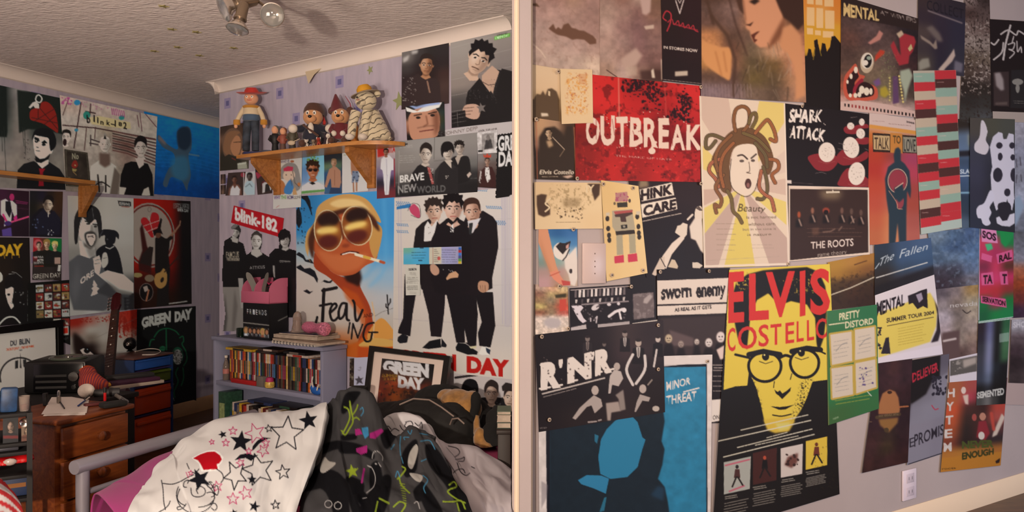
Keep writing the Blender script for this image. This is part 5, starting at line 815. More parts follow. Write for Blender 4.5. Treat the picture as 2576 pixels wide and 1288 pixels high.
c.poly('cdc8d6', "2490 480 2498 484 2502 500 2490 520 2494 535 2488 550 2492 562 2482 568 2472 562 2468 550 2460 548 2456 530 2462 518 2476 510", sm=1).poly('28242e', "2510 515 2526 508 2540 512 2544 530 2536 552 2522 556 2514 540", sm=1).poly('d0cad4', "2506 548 2514 544 2522 556 2534 554 2540 540 2552 536 2552 562 2540 570 2520 568 2508 562")
poster(c, 'R', 6, 'poster', 'black and white poster of large skull-like bone shapes at the right')
c = Cv("2552 304 2618 306 2618 592 2551 580", '8a8a98').grid("9a96a0 8a8a98/8c8c9c 888896/84848f 8a8a98/9a9cac 8c98a8/6a6c78 787c88").mott(.2, 8, 3).poly('8c9cb0', "2553 500 2566 490 2576 520 2560 560 2552 570", blur=1.5).lines('5a5660', 3, "2556 400 2558 420", "2566 396 2568 416", "2558 440 2556 460", "2568 440 2570 456")
poster(c, 'R', 2, 'poster', 'grey poster cut by the right edge, beside the bone shapes')
c = Cv("1343 458 1512 460 1517 575 1346 577", 'd9bb92').grid("d4b48a d8ba90 ddbf95/d9bb92 ddc098 dfc298/d9bc94 dec29a dcbd92").mott(.7, 5, 3, '9c835c', .52, "1385 466 1440 462 1490 480 1495 510 1460 535 1400 535 1380 510").poly('4a3426', "1350 492 1362 488 1376 490 1372 505 1384 520 1384 540 1368 546 1354 540 1350 515", sm=0, blur=.6).poly('4a3426', "1478 462 1510 462 1508 490 1496 505 1490 485", blur=.6).line('dcc4a0', 4, "1384 500 1372 512 1382 522 1372 532", sm=1).tx('dcc4a0', 'IY', 1474, 484, 1496, 482, 18, bold=.03).spat('4a3828', 26, 1400, 524, 1465, 552, .8, 2.6, 5).poly('8a7250', "1415 500 1460 498 1458 520 1418 522", blur=4, al=.6).scrib('8a7458', 1, 1398, 556, 1465, 562, 1.4, 3)
poster(c, 'R', 4, 'flyer', 'cream flyer with ornate grey brown emblem, above the wall plate', 'flyer')
c = Cv("1354 575 1452 574 1453 720 1356 722", '5a8aa4').grid("3a6a9a 2c5c90 3a6aa0/6a94ac 4a80a8 4a7cac/7aa4ac 6a9cb4 8aa8bc/7a8c84 8aa098 c4b4ac/a88a84 b08a84 b8a090/b89090 a88470 b8a08c").poly('cf8f6c', "1354 576 1378 576 1388 620 1400 670 1412 700 1396 705 1382 680 1366 640 1354 610", sm=0).poly('b87c58', "1358 590 1372 640 1392 690 1384 690 1362 640", blur=3, al=.6).poly('d8876c', "1382 685 1400 680 1418 705 1434 710 1432 718 1412 718 1392 702", sm=0).poly('b84a44', "1412 705 1436 708 1434 718 1416 718").line('b85a48', 2.5, "1384 694 1408 684")
c.poly('ded0c6', "1420 655 1432 640 1450 620 1453 700 1446 720 1436 716 1430 690 1422 675", blur=.6).poly('e0d4ca', "1392 625 1402 612 1412 612 1430 625 1428 650 1412 654 1396 645", sm=1).poly('2a2020', "1398 620 1408 610 1420 612 1436 606 1432 622 1424 630 1416 640 1406 630", sm=0).poly('c89a90', "1424 618 1432 612 1430 624 1424 626").lines('2a2428', 3, "1432 628 1424 646 1416 655").ell('3a3030', 1436, 682, 4, 6)
poster(c, 'R', 3, 'picture_card', 'picture card of a leg in red sandal beside a black and white dog', 'card')
c = Cv("1512 453 1606 468 1629 687 1526 708", 'dcba84').grid("d8b47c dcb87f e0c08c/dab67e debc84 e0c28e/dcba84 dfbe88 dfbf8c").poly('b07c78', "1548 486 1578 482 1580 506 1548 508").spat('a04a68', 18, 1548, 486, 1580, 506, 1, 2.4, 3).poly('3a342c', "1552 510 1578 508 1579 521 1553 522").ell('6a5a44', 1546, 512, 3, 4).ell('4a3a34', 1584, 505, 3, 5).poly('a99c84', "1540 530 1590 526 1598 576 1592 580 1548 582 1540 570").poly('a8504c', "1544 532 1592 528 1590 538 1548 540").poly('4a3430', "1546 540 1558 538 1572 536 1590 534 1592 538 1574 546 1576 558 1562 558 1560 546 1548 546").poly('2a2622', "1562 566 1578 565 1578 574 1563 576").ell('9a8f80', 1570, 570, 3, 3).poly('322822', "1548 582 1596 578 1598 588 1550 592")
for x, y in ((1528, 550), (1530, 575), (1532, 592), (1533, 604), (1603, 545), (1606, 570), (1607, 586), (1608, 596)): c.ell('332a26', x, y, 5, 7)
c.poly('c8b8a0', "1524 536 1533 534 1534 542 1525 544").poly('c8b8a0', "1600 532 1610 531 1610 540 1601 541").poly('a59a80', "1550 592 1566 591 1568 640 1552 642").poly('a59a80', "1582 590 1598 589 1600 636 1584 638").poly('c23a50', "1545 645 1569 641 1570 660 1546 663").poly('c23a50', "1579 640 1602 637 1604 657 1580 660")
poster(c, 'R', 6, 'poster', 'tan poster of a toy robot with pink feet, pinned at its corners')
c = Cv("1580 452 1767 456 1773 674 1626 698", '1e1416').grid("2a1c1e 2a1c1e 2c1e20/1e1416 1e1418 24181a/1c1216 1c1418 1e1416").poly('8a745c', "1610 446 1628 444 1632 470 1606 474", blur=3).poly('e2d2c2', "1609 477 1690 459 1696 491 1613 507").poly('e2d2c2', "1612 514 1700 497 1704 526 1616 548").tx('2a1a1a', 'HINK', 1612, 504, 1692, 487, 26, 25, bold=.05).tx('2a1a1a', 'CARE', 1618, 543, 1701, 524, 25, 24, bold=.05).scrib('d8c8ba', 1, 1616, 554, 1722, 560, 2, 3, .9, -22)
c.poly('d9c8b8', "1750 525 1762 518 1768 530 1766 552 1758 556 1748 550", sm=1).poly('5a4a44', "1750 524 1758 518 1768 530 1760 530").poly('dacabc', "1734 570 1748 548 1766 552 1772 600 1772 640 1762 630 1750 605 1738 600", sm=0, blur=.6).line('dacabc', 5, "1730 552 1742 540").poly('d9c8b8', "1698 585 1704 568 1712 566 1718 560 1730 564 1728 590 1720 600 1708 592", sm=0).poly('dccabc', "1712 594 1722 600 1690 640 1676 676 1662 672 1666 645 1690 612", sm=0, blur=.4).poly('ccb8a8', "1660 650 1672 644 1672 680 1648 694 1640 690", blur=.5).line('2a2020', 2, "1660 646 1674 672").poly('c8b49c', "1680 672 1690 652 1698 654 1706 670 1704 676").poly('d0c0b0', "1742 660 1756 660 1768 668 1760 675 1742 674")
poster(c, 'R', 3, 'poster', 'black poster with two boxed white words and a person reaching out')
c = Cv("1346 715 1428 722 1431 836 1346 842", 'd8bda6').grid("b89a88 c89a7c c8ac80/8a6250 b8a070 9a7a54/9c7a58 8a7860 b06a50/b8a468 8a6a50 c0503c/8a5a44 8a7258 b0584c/d4c0b4 d0bfb6 d8c4b8/dcc8ba c8bcb8 d8c6ba/dcc8b8 d6c2b4 d8c4b6").mott(.25, 6, 3).poly('c0483a', "1408 754 1424 752 1424 780 1408 784").poly('3c3420', "1396 742 1424 738 1424 748 1398 750", blur=1).poly('b4a8a8', "1370 806 1384 800 1404 802 1412 812 1402 824 1384 824 1370 816", sm=1, blur=2)
poster(c, 'R', 2, 'picture_card', 'small colourful card at the left edge of the right wall, below the dog card', 'card')
c = Cv("1432 725 1587 715 1590 824 1434 832", '1e1518').line('b8a8a4', 2, "1436 730 1582 720")
for i in range(13): c.poly('d8ccc8' if i % 3 else '6a5e60', [(1446 + i * 10.2, 730 - i * .6), (1451 + i * 10.2 + i % 2, 730 - i * .6), (1451 + i * 10.2, 748 - i * .6), (1445 + i * 10.2, 749 - i * .6)])
for i in range(9): c.poly('c8bcb8' if i % 2 == 0 else '4a4044', [(1447 + i * 15, 754 - i * .8), (1453 + i * 15, 753 - i * .8), (1451 + i * 15, 763 - i * .8), (1447 + i * 15, 763 - i * .8)])
c.line('8a7e80', 4, "1464 766 1580 758").poly('d6cad0', "1437 769 1462 768 1468 774 1460 784 1468 800 1476 808 1466 813 1456 804 1448 790", sm=0).ell('cfc4c6', 1498, 773, 11, 7, -30).ell('cfc4c6', 1532, 766, 5, 4).ell('cfc4c6', 1556, 764, 4, 4).line('dcd2d4', 7, "1532 796 1548 784 1566 778").line('dcd2d4', 5, "1558 784 1562 802").ell('dcd2d4', 1570, 780, 6, 6).lines('c8bcc0', 3, "1494 806 1502 796 1500 812", "1486 808 1486 800").poly('a89c9c', "1504 816 1584 808 1584 820 1504 824").poly('b8acac', "1436 824 1474 816 1476 828 1436 832").spat('5a5054', 20, 1440, 766, 1580, 806, 1, 3, 4)
poster(c, 'R', 4, 'flyer', 'black and white flyer of figures under rows of white bars', 'flyer')
c = Cv("1585 696 1656 672 1658 812 1590 822", '1c1416').poly('6a5c5c', "1592 740 1644 735 1646 798 1594 804").mott(.5, 8, 3, '9a8c8c', .55, "1592 740 1644 735 1646 798 1594 804").poly('a89a98', "1620 752 1634 740 1642 746 1628 764 1618 762", blur=1).line('c8bcb4', 4, "1592 815 1655 806")
poster(c, 'R', 2, 'flyer', 'dark flyer with small grey picture, left of the gothic lettered poster', 'flyer')
c = Cv("1652 678 1836 674 1829 1064 1658 1064", '1e1416').poly('d9c8bc', "1653 706 1834 699 1833 760 1653 766").poly('d9c8bc', "1653 770 1833 764 1832 788 1653 794").tx('241a1a', 'sworn', 1663, 752, 1740, 746, 36, 34, bold=.035, rag=.8).tx('241a1a', 'enemy', 1751, 747, 1826, 741, 36, 34, bold=.035, rag=.8).spat('d9c8bc', 20, 1660, 720, 1826, 752, .6, 1.6, 4).tx('2a2020', 'AS REAL AS IT GETS', 1697, 784, 1790, 776, 9, bold=.03).poly('3a2c2c', "1660 800 1830 792 1828 890 1666 900", blur=3).poly('5c4a4a', "1684 830 1745 850 1744 870 1690 870", blur=2)
for x, y, w, k in ((1682, 852, 9, 'b8a48a'), (1713, 866, 7, '9a8880'), (1753, 860, 6, 'c8b8b0'), (1783, 862, 9, 'd4c6c2'), (1813, 848, 11, 'd8c8c4')): c.ell(k, x, y, w, w * 1.25, blur=.6).poly('1c1214', [(x - w * 2, 900), (x - w, y + w * 1.4), (x + w, y + w * 1.4), (x + w * 2, 900)], blur=1.5).ell('3a2a2a', x - w * .35, y - w * .1, w * .2, w * .15).ell('3a2a2a', x + w * .35, y - w * .1, w * .2, w * .15).line('4a3430', 1.3, [(x - w * .3, y + w * .6), (x + w * .3, y + w * .6)])
c.poly('d8c0b8', "1802 880 1826 866 1827 900 1812 905", blur=1).scrib('b0a29c', 3, 1792, 915, 1822, 935, 2, 3).scrib('8a7e7a', 4, 1792, 940, 1820, 990, 2, 5).poly('ddd0c8', "1790 1006 1828 1003 1827 1056 1790 1062").tx('3a3030', 'ON 25', 1793, 1056, 1824, 1052, 11)
poster(c, 'R', 4, 'poster', 'black poster with gothic lettering on white bars above a band of five')
c = Cv("1346 842 1668 806 1673 1037 1355 1087", '1e1518').grid("1e1618 1c1416 241a1c 3a2c2c 2e2224/1c1416 1a1216 20181a 3c2c2e 34282a/1c1416 1c1416 221a1c 2a2022 241a1c/1c1416 1c1416 1e1618 2a1e20 221818/1e1618 241a1a 241a1a 2a1e1e 221818")
def fig(x, y, s, body, shirt=None, head='a8988e', pose=0):
 c.ell(head, x, y, s * .42, s * .55, blur=.5).ell('2a2020', x, y - s * .35, s * .4, s * .25).poly(body, [(x - s * .9, y + s * 3), (x - s * .8, y + s * .8), (x - s * .2, y + s * .6), (x + s * .2, y + s * .6), (x + s * .8, y + s * .8), (x + s * .9, y + s * 3)], blur=.5)
 if shirt: c.poly(shirt, [(x - s * .3, y + s * .6), (x + s * .3, y + s * .6), (x + s * .2, y + s * 1.9), (x, y + s * 2.2), (x - s * .2, y + s * 1.9)]).line('2a2224', 1.4, [(x, y + s * .7), (x, y + s * 1.9)])
fig(1478, 852, 14, '2a2224', '7a6c68', '7a6c68'); fig(1520, 866, 11, '241c1e', None, '6a5c58'); fig(1572, 840, 15, '201819', 'a89c98', '8a7a74'); fig(1606, 862, 18, '1c1416', 'b8aca6', 'b09e94'); fig(1655, 853, 15, '1a1214', None, 'c0b0a8')
c.tx('dccfc6', 'R', 1360, 977, 1411, 969, 62, 62, bold=.07).tx('dccfc6', "'", 1405, 966, 1416, 964, 62).tx('dccfc6', 'N', 1427, 961, 1488, 946, 58, 60, bold=.07).tx('dccfc6', 'R', 1497, 942, 1540, 931, 58, 58, bold=.07).tx('dccfc6', "'", 1487, 945, 1495, 943, 60).spat('5a4c4a', 36, 1365, 890, 1540, 970, .8, 2.4, 6)
for p in ("1358 978 1384 974", "1394 972 1414 968", "1430 960 1452 956", "1500 938 1514 935", "1526 932 1544 928", "1360 918 1376 914"): c.line('dccfc6', 5, p)
c.scrib('c8bcb4', 1, 1364, 986, 1536, 996, 4, 3, .9, -44).scrib('a89c96', 1, 1366, 996, 1450, 1002, 2, 4, .8, -22)
c.line('cfc4c0', 7, "1592 892 1576 930 1592 968", sm=1).line('cfc4c0', 7, "1622 895 1622 930 1600 965", sm=1).line('cabeba', 5, "1652 880 1645 922").poly('b8aaa4', "1534 946 1545 930 1562 934 1568 952 1556 972 1540 968 1536 990 1530 990", sm=0).ell('b0a098', 1552, 922, 8, 10).ell('b4a49c', 1497, 982, 9, 12).poly('a89a94', "1480 1006 1494 994 1512 1004 1516 1022 1496 1040 1488 1020 1476 1024 1448 1056 1440 1052 1458 1026", sm=0).poly('a09088', "1524 1014 1556 1010 1562 1034 1538 1038 1536 1058 1528 1058", blur=.8).poly('8a7c76', "1548 994 1568 980 1574 1030 1560 1034 1556 1004", blur=1).ell('b4a49c', 1617, 978, 9, 11).poly('a89a94', "1602 1010 1610 992 1624 996 1636 1000 1632 1010 1616 1008 1600 1036 1596 1036", sm=0).line('8a7c74', 4, "1630 968 1640 956").ell('b8aaa0', 1650, 1028, 9, 7).lines('9a8c88', 4, "1480 1062 1500 1060", "1506 1058 1512 1056")
c.tx('8a807c', 'stay', 1358, 1079, 1376, 1077, 5)
poster(c, 'R', 6, 'poster', 'black poster with white slab letters and a group of people in waistcoats')
# blue poster with a dark bowed shape (plain stand-in)
c = Cv("1354 905 1792 892 1787 1335 1357 1335", 'd8ccc8').poly('151620', "1372 922 1778 916 1780 1330 1376 1330").poly('2c7ba0', "1384 930 1776 922 1777 1330 1384 1330").poly('18242e', "1383 1040 1668 1030 1672 1060 1664 1110 1672 1130 1666 1170 1655 1205 1660 1210 1672 1225 1680 1262 1690 1335 1383 1335", blur=.8).mott(.1, 16, 4)
c.poly('2c7aa0', "1548 1058 1562 1050 1590 1047 1604 1062 1616 1100 1624 1106 1616 1130 1604 1175 1578 1200 1536 1205 1510 1192 1505 1150 1512 1105 1526 1080", sm=0).poly('2f7ba4', "1454 1208 1476 1195 1512 1196 1532 1204 1524 1242 1492 1228 1462 1218", sm=0).poly('2a6a88', "1496 1092 1506 1096 1502 1116 1496 1110").poly('2a6a86', "1520 1252 1526 1250 1520 1285 1508 1288").poly('22405a', "1636 1245 1655 1222 1672 1228 1668 1260 1650 1252", blur=3, al=.7)
c.tx('dcd0cc', 'MINOR', 1676, 984, 1737, 966, 24, 18, bold=.02, rag=.6).tx('dcd0cc', 'THREAT', 1676, 1018, 1752, 1006, 22, 24, bold=.02, rag=.6).line('dcd0cc', 3.5, "1720 986 1758 976").poly('d8ccc8', "1668 884 1684 888 1700 902 1792 893 1792 910 1668 922", al=.9).poly('8a8084', "1362 1210 1378 1220 1376 1250 1362 1280", blur=1, al=.6)
poster(c, 'R', 5, 'poster', 'blue poster with dark bowed shape and pale oval, white border, at the bottom left')
# man in heavy glasses printed black on yellow
c = Cv("1834 679 2088 664 2112 1243 1792 1340", '161112').poly('d9bd48', "1834 678 2088 662 2100 960 2060 958 2060 975 2010 950 1960 980 1880 975 1830 985 1820 985")
c.poly('17110f', "1842 745 1852 712 1880 690 1920 680 1970 676 2030 672 2060 684 2076 720 2080 760 2078 800 2072 850 2060 885 2052 860 2050 800 2030 770 1990 758 1960 770 1934 740 1905 755 1890 800 1884 840 1880 880 1856 850 1846 800", sm=0, blur=.6).mott(.9, 5, 5, 'c0a440', .62, "1840 690 1900 678 1890 720 1850 740").mott(.8, 5, 6, 'b89c3c', .6, "1960 700 2060 680 2064 740 1980 740")
c.poly('d9bd48', "1888 790 1905 755 1932 738 1962 768 1990 758 2030 766 2050 800 2055 880 2052 950 2040 990 2016 1030 1996 1060 1980 1085 1950 1090 1925 1070 1916 1030 1902 980 1888 930 1878 890", blur=.6)
c.poly('17110f', "1790 990 1850 972 1880 970 1884 935 1902 975 1914 1020 1922 1060 1936 1086 1990 1085 2012 1040 2030 1000 2044 960 2084 955 2104 960 2114 1250 1790 1345", sm=0).poly('cfae40', "1920 1055 1990 1048 2000 1060 1985 1085 1950 1090 1930 1082", blur=1.5).poly('cfc06a', "1950 1065 1988 1062 1985 1078 1960 1084", blur=2).mott(.9, 3, 8, '17110f', .55, "2016 960 2044 950 2030 1010 1990 1060 2000 1020").mott(.9, 3, 12, '17110f', .55, "1884 930 1905 980 1918 1030 1908 1030 1896 980")
for cx2, cy2, rx, ry in ((1924, 920, 41, 40), (2024, 912, 36, 38)): c.poly('d9bd48', [(cx2 + rx * math.cos(t) * (1 if math.sin(t) > 0 else 1.02), cy2 + ry * (math.sin(t) if math.sin(t) > 0 else math.sin(t) * .8)) for t in np.linspace(0, 6.28, 30)]); c.line('17110f', 7, [(cx2 + rx * math.cos(t), cy2 + ry * (math.sin(t) if math.sin(t) > 0 else math.sin(t) * .85)) for t in np.linspace(0, 6.28, 40)])
c.lines('17110f', 13, "1884 892 1920 884 1962 892", "1992 884 2030 876 2064 880").line('17110f', 7, "1962 900 1976 894 1990 898", sm=1).lines('17110f', 6, "1850 892 1884 900").line('17110f', 4, "2064 884 2076 890")
for ex, ey in ((1926, 897), (2016, 887)): c.ell('17110f', ex, ey, 9, 10).ell('e0cc80', ex - 3, ey - 4, 2.2).lines('17110f', 3, [(ex - 18, ey - 6), (ex, ey - 13), (ex + 18, ey - 4)]).line('17110f', 1.5, [(ex - 16, ey + 12), (ex, ey + 18), (ex + 18, ey + 12)])
c.poly('17110f', "1948 980 1956 986 1962 982 1968 990 1978 984 1990 974 1988 984 1974 998 1968 1004 1960 996 1952 990").lines('17110f', 2, "1948 960 1946 975", "1992 940 1988 955").poly('17110f', "1938 1022 1962 1024 1980 1022 1998 1018 1976 1030 1960 1031").line('17110f', 3, "1944 1044 1966 1047 1990 1042", sm=1)
for ch, x0, x1, b, h in (('E', 1832, 1872, 808, 126), ('L', 1884, 1934, 802, 116), ('V', 1926, 2000, 794, 112), ('I', 2012, 2026, 792, 112), ('S', 2038, 2088, 788, 112)): c.tx('c9302c', ch, x0, b, x1, b - 3, h, bold=.03)
for ch, x0, x1, b, h in (('C', 1830, 1850, 884, 60), ('O', 1856, 1904, 878, 58), ('S', 1908, 1934, 872, 56), ('T', 1938, 1966, 868, 54), ('E', 1976, 1998, 864, 54), ('L', 2004, 2022, 860, 54), ('L', 2030, 2048, 857, 54), ('O', 2052, 2086, 852, 52)): c.tx('c9302c', ch, x0, b, x1, b - 3, h, bold=.012)
for x0, y0, x1, y1, w in ((1864, 1082, 2040, 1042, 3), (1806, 1110, 2082, 1048, 3.2), (1926, 1102, 1986, 1086, 2.5), (1854, 1126, 2048, 1078, 3), (1900, 1120, 2010, 1096, 2.5), (1820, 1150, 2075, 1086, 3.2)): c.scrib('d0c8b4', 1, x0, y0 - 1, x1, y0 + 1, w, int(x0), .9, y1 - y0)
for k, (q, bg) in enumerate((("1821 1163 1889 1148 1886 1230 1821 1244", 'a5a49c'), ("1894 1140 1954 1126 1953 1208 1894 1220", '42201c'), ("1964 1128 2020 1116 2018 1192 1964 1202", 'cbbcb4'), ("2027 1110 2081 1098 2081 1170 2027 1182", 'd6b440'))):
 c.poly(bg, q); p = nums(q); m = p.mean(0)
 if k == 0: c.line('b86070', 4, [p[0] + [4, 8], p[1] + [-4, 8]]).line('b86070', 4, [p[3] + [14, -8], p[2] + [-14, -8]])
 if k != 2: c.ell(['2a2020', 'b04a34', '', '6a3020'][k], m[0], m[1] - 22, 4, 5).poly(['4a2a28', '15100f', '', '6a3024'][k], [(m[0] - 8, m[1] + 6), (m[0] - 5, m[1] - 16), (m[0] + 6, m[1] - 16), (m[0] + 8, m[1] + 6)]).lines('1e1614', 4, [(m[0] - 2, m[1] + 4), (m[0] - 12, m[1] + 28)], [(m[0] + 2, m[1] + 4), (m[0] + 14, m[1] + 24)])
 else: c.poly('6a4038', [(m[0] - 18, m[1] + 10), (m[0] - 10, m[1] - 10), (m[0] + 16, m[1] - 20), (m[0] + 14, m[1] + 4), (m[0], m[1] + 18)], blur=2).spat('3a2420', 14, m[0] - 14, m[1] - 16, m[0] + 16, m[1] + 12, 1.5, 4, 3)
 L = p[3]; R_ = p[2]; c.scrib('b0a89c', 2, L[0], L[1] + 4, L[0] + 36, L[1] + 14, 2.2, k, .8, -6).scrib('9a9288', 6, L[0], L[1] + 20, R_[0], L[1] + 62 - k * 6, 2.4, k + 9, .7, R_[1] - L[1])
c.spat('3a3018', 60, 2050, 1080, 2110, 1230, .8, 1.6, 5, .5)
poster(c, 'R', 6, 'poster', 'tall black on yellow poster of man in heavy glasses with red capitals')
c = Cv("2082 660 2202 636 2204 766 2090 780", '4a3420').grid("a87c34 a8783a 9c6c34/9c7030 8a602c 7c522c/4a3420 4a3222 42301f/3c2a1e 40281c 38241a/3a261c 36221a 342018").mott(.5, 7, 3, '2a1a14', .55, "2086 700 2202 676 2204 766 2090 780").line('c8bca8', 3, "2090 742 2140 724 2202 696", al=.9).line('4a2c1a', 3, "2150 666 2180 656", al=.7)
poster(c, 'R', 3, 'poster', 'brown and gold crowd poster right of the yellow one')
c = Cv("2200 616 2342 598 2350 692 2200 744", '34465e').grid("2a3444 3a4e6c 42587a/2a3038 3a5070 3c5474/2c2626 34445a 384e6c/241c1c 302c34 3a3c48").tx('b8c0c8', 'The', 2208, 672, 2246, 652, 24, 24, sh=.35).tx('b8c0c8', 'Fallen', 2262, 650, 2332, 628, 24, 20, sh=.3).line('b8c0c8', 2, "2202 676 2212 662").scrib('c8c4be', 1, 2204, 696, 2344, 702, 3, 3, .9, -42).poly('18141a', "2200 722 2350 668 2350 692 2200 746", blur=3, al=.7)
poster(c, 'R', 5, 'poster', 'dark blue poster with slanting pale script')
c = Cv("2334 585 2464 570 2461 716 2351 728", '4a586e').grid("6a7c90 4a607c 44587a/4a5e78 3c5070 4a6284/4a5c74 5a6c84 5a7496/3c3844 3a3a48 5c6c88/302630 3c3640 6a6670").mott(.25, 9, 4).mott(.4, 10, 9, '8090a4', .62)
poster(c, 'R', 4, 'poster', 'mottled grey blue poster right of the slanting script')
c = Cv("2201 743 2350 691 2372 891 2208 914", 'd2c6ca').poly('d6be5a', "2202 790 2260 770 2340 736 2358 770 2355 820 2340 860 2210 900", blur=1).tx('1e161c', 'MENTAL', 2205, 796, 2276, 766, 36, 28, bold=.03, rag=.5).poly('241c24', "2284 744 2300 738 2318 730 2332 726 2334 776 2322 770 2308 778 2296 762 2286 766", sm=0).poly('9a8c9c', "2304 742 2318 736 2322 752 2312 762").tx('2a2020', 'SUMMER TOUR 2004', 2230, 812, 2350, 790, 12, 9, bold=.02).line('3a2c20', 1.5, "2232 820 2348 798").scrib('a8903c', 7, 2258, 824, 2330, 872, 1.6, 3, .7, -14).poly('2a2028', "2345 742 2352 760 2358 790 2356 830 2342 862 2360 858 2368 830 2362 780", sm=0, blur=1).poly('2c242c', "2216 890 2222 870 2228 850 2236 848 2238 870 2240 890", sm=0).spat('2c242c', 14, 2204, 824, 2216, 884, 1.5, 4, 5).poly('d8ccd4', "2208 900 2368 868 2372 892 2208 914")
poster(c, 'R', 6, 'poster', 'yellow and white tour poster with black cartoon lettering')
c = Cv("2351 724 2461 712 2461 894 2372 908", '8a7c78').grid("5a5058 7a6c6c 9a7c50/8a7e80 7c6c64 a0927c/a89ca4 6c605c a09080/9c8c90 7a6c64 9a8880/6a5450 8a7a70 8a7468/5c4440 5a4440 7a625c").mott(.2, 10, 4).poly('5a4444', "2370 838 2414 830 2414 900 2372 905", blur=1.5).line('c8b8b4', 5, "2374 858 2404 852", blur=1).line('3a3030', 2.5, "2422 780 2432 788 2442 782", sm=1).tx('c0b8b4', 'nevada', 2390, 774, 2460, 768, 12)
poster(c, 'R', 3, 'poster', 'grey brown photo poster, between yellow tour poster and pink collage')
c = Cv("2464 563 2550 566 2549 798 2461 812", '1c6a38').grid("3a4a50 1c7a44 2a8a54/c03a58 a83c54 1c7a40/b83458 a83058 b83a58/7c2c44 c03858 5a3028/b83060 c83c68 b83058/b83040 b03038 8a3030/1c6a38 a02c48 1c7038/1c5a38 1c7a40 1c7a44").poly('d888b0', "2468 572 2506 576 2510 612 2470 608").tx('2a1020', 'SOS', 2471, 597, 2506, 606, 18, bold=.04)
for q, t in (("2470 636 2496 644 2494 660 2468 652", ''), ("2506 640 2546 628 2548 654 2510 664", 'RAL'), ("2468 688 2498 684 2500 716 2470 718", 'TA'), ("2514 684 2534 682 2536 716 2518 716", 'T'), ("2468 744 2530 752 2532 774 2468 762", 'SERVATION')):
 c.poly('d25a88', q); p = nums(q)
 if t: c.tx('2a1018', t, p[3][0] + 3, p[3][1] - 4, p[2][0] - 3, p[2][1] - 4, abs(p[3][1] - p[0][1]) * .72, bold=.04)
c.poly('1c8a48', "2514 566 2548 566 2546 600 2530 622 2518 610", blur=1).poly('48b078', "2478 614 2494 612 2498 626 2484 632", blur=1).line('c8c0cc', 3, "2463 570 2462 805").line('b8c8c0', 3, "2462 810 2548 798")
poster(c, 'R', 5, 'poster', 'pink and green collage poster of cut-out letters')
c = Cv("2549 566 2618 570 2618 796 2547 800", '6a6a74').grid("5a5a60 8a8a94/6a6a74 7a7c88/7c7884 8a8a96/a05a40 b0664a/8a3a20 c05a2c/6a2c28 7a3428/3a2438 4a3040").mott(.2, 7, 4)
poster(c, 'R', 2, 'poster', 'grey and orange poster cut by the right edge, beside the pink collage')
c = Cv("2079 783 2206 766 2211 1028 2083 1070", '2e6a42').grid("3a7048 2e6a44/34683c 306a40/3a6a34 3c6a34/30683a 2a6a40/2c7040 246a40/3a6034 34663a").tx('d6c8a4', 'PRETTY', 2111, 806, 2163, 797, 18, 19, bold=.03).tx('d6c8a4', 'DISTORD', 2126, 826, 2197, 814, 17, 15, bold=.03).line('d6c8a4', 3, "2086 817 2124 812")
for q in ("2089 842 2142 834 2144 908 2093 918", "2151 830 2200 822 2202 896 2151 906", "2092 927 2144 920 2146 992 2094 1002", "2152 914 2202 904 2204 974 2154 990"):
 p = nums(q); c.line('b89a44', 9, q, closed=True).poly('cbbaa8', q).scrib('8a8480', 5, p[0][0] + 6, p[0][1] + 14, p[1][0] - 6, p[3][1] - 12, 1.3, int(p[0][0]), .7, p[1][1] - p[0][1]); m = p.mean(0); c.line('6a6c70', 1.5, [m + [-14, 8], m + [0, -8], m + [14, -14]], sm=1, al=.7)
c.spat('5a4a7a', 14, 2160, 922, 2198, 972, 1, 3, 4).scrib('a8a03c', 2, 2100, 1004, 2196, 1022, 2, 3, .7, -16).line('8a7a4a', 3, "2080 785 2084 1068", al=.6).line('d8d0c4', 2, "2182 985 2192 996").tx('c8d0b0', 'NOW', 2096, 1056, 2110, 1052, 5)
poster(c, 'R', 7, 'poster', 'green poster with four cream panels like an instruction card')
c = Cv("2207 914 2295 903 2284 1163 2169 1190", '2e1a1e').grid("341c20 3c2222 321c22/301a1e 402428 321c22/2e1a1e 3a2020 30181c/301a1e 3a1e1e 2c181c/301a20 2c1a24 2c181e/3a2020 34241e 2e1a1e/3c2222 3a2a1c 30181c/381e1c 381e1e 381c1a").mott(.25, 18, 3).poly('a06840', "2220 990 2228 985 2238 980 2252 985 2260 1000 2264 1030 2262 1040 2210 1042 2210 1020", sm=0, blur=1).ell('3a2018', 2238, 987, 6, 4).poly('8a6034', "2210 1055 2260 1050 2258 1064 2236 1088 2214 1070", sm=0, blur=1.5).line('4a3826', 9, "2206 1050 2262 1042").line('a0603c', 4, "2262 1024 2284 1022").tx('8a7050', 'WE WHO ARE', 2210, 1050, 2260, 1044, 6).ell('4a3824', 2230, 1082, 6, 6)
c.scrib('6a5040', 1, 2184, 1060, 2196, 1062, 2)
poster(c, 'R', 5, 'poster', 'dark maroon poster with copper head emblem, above the wall socket')
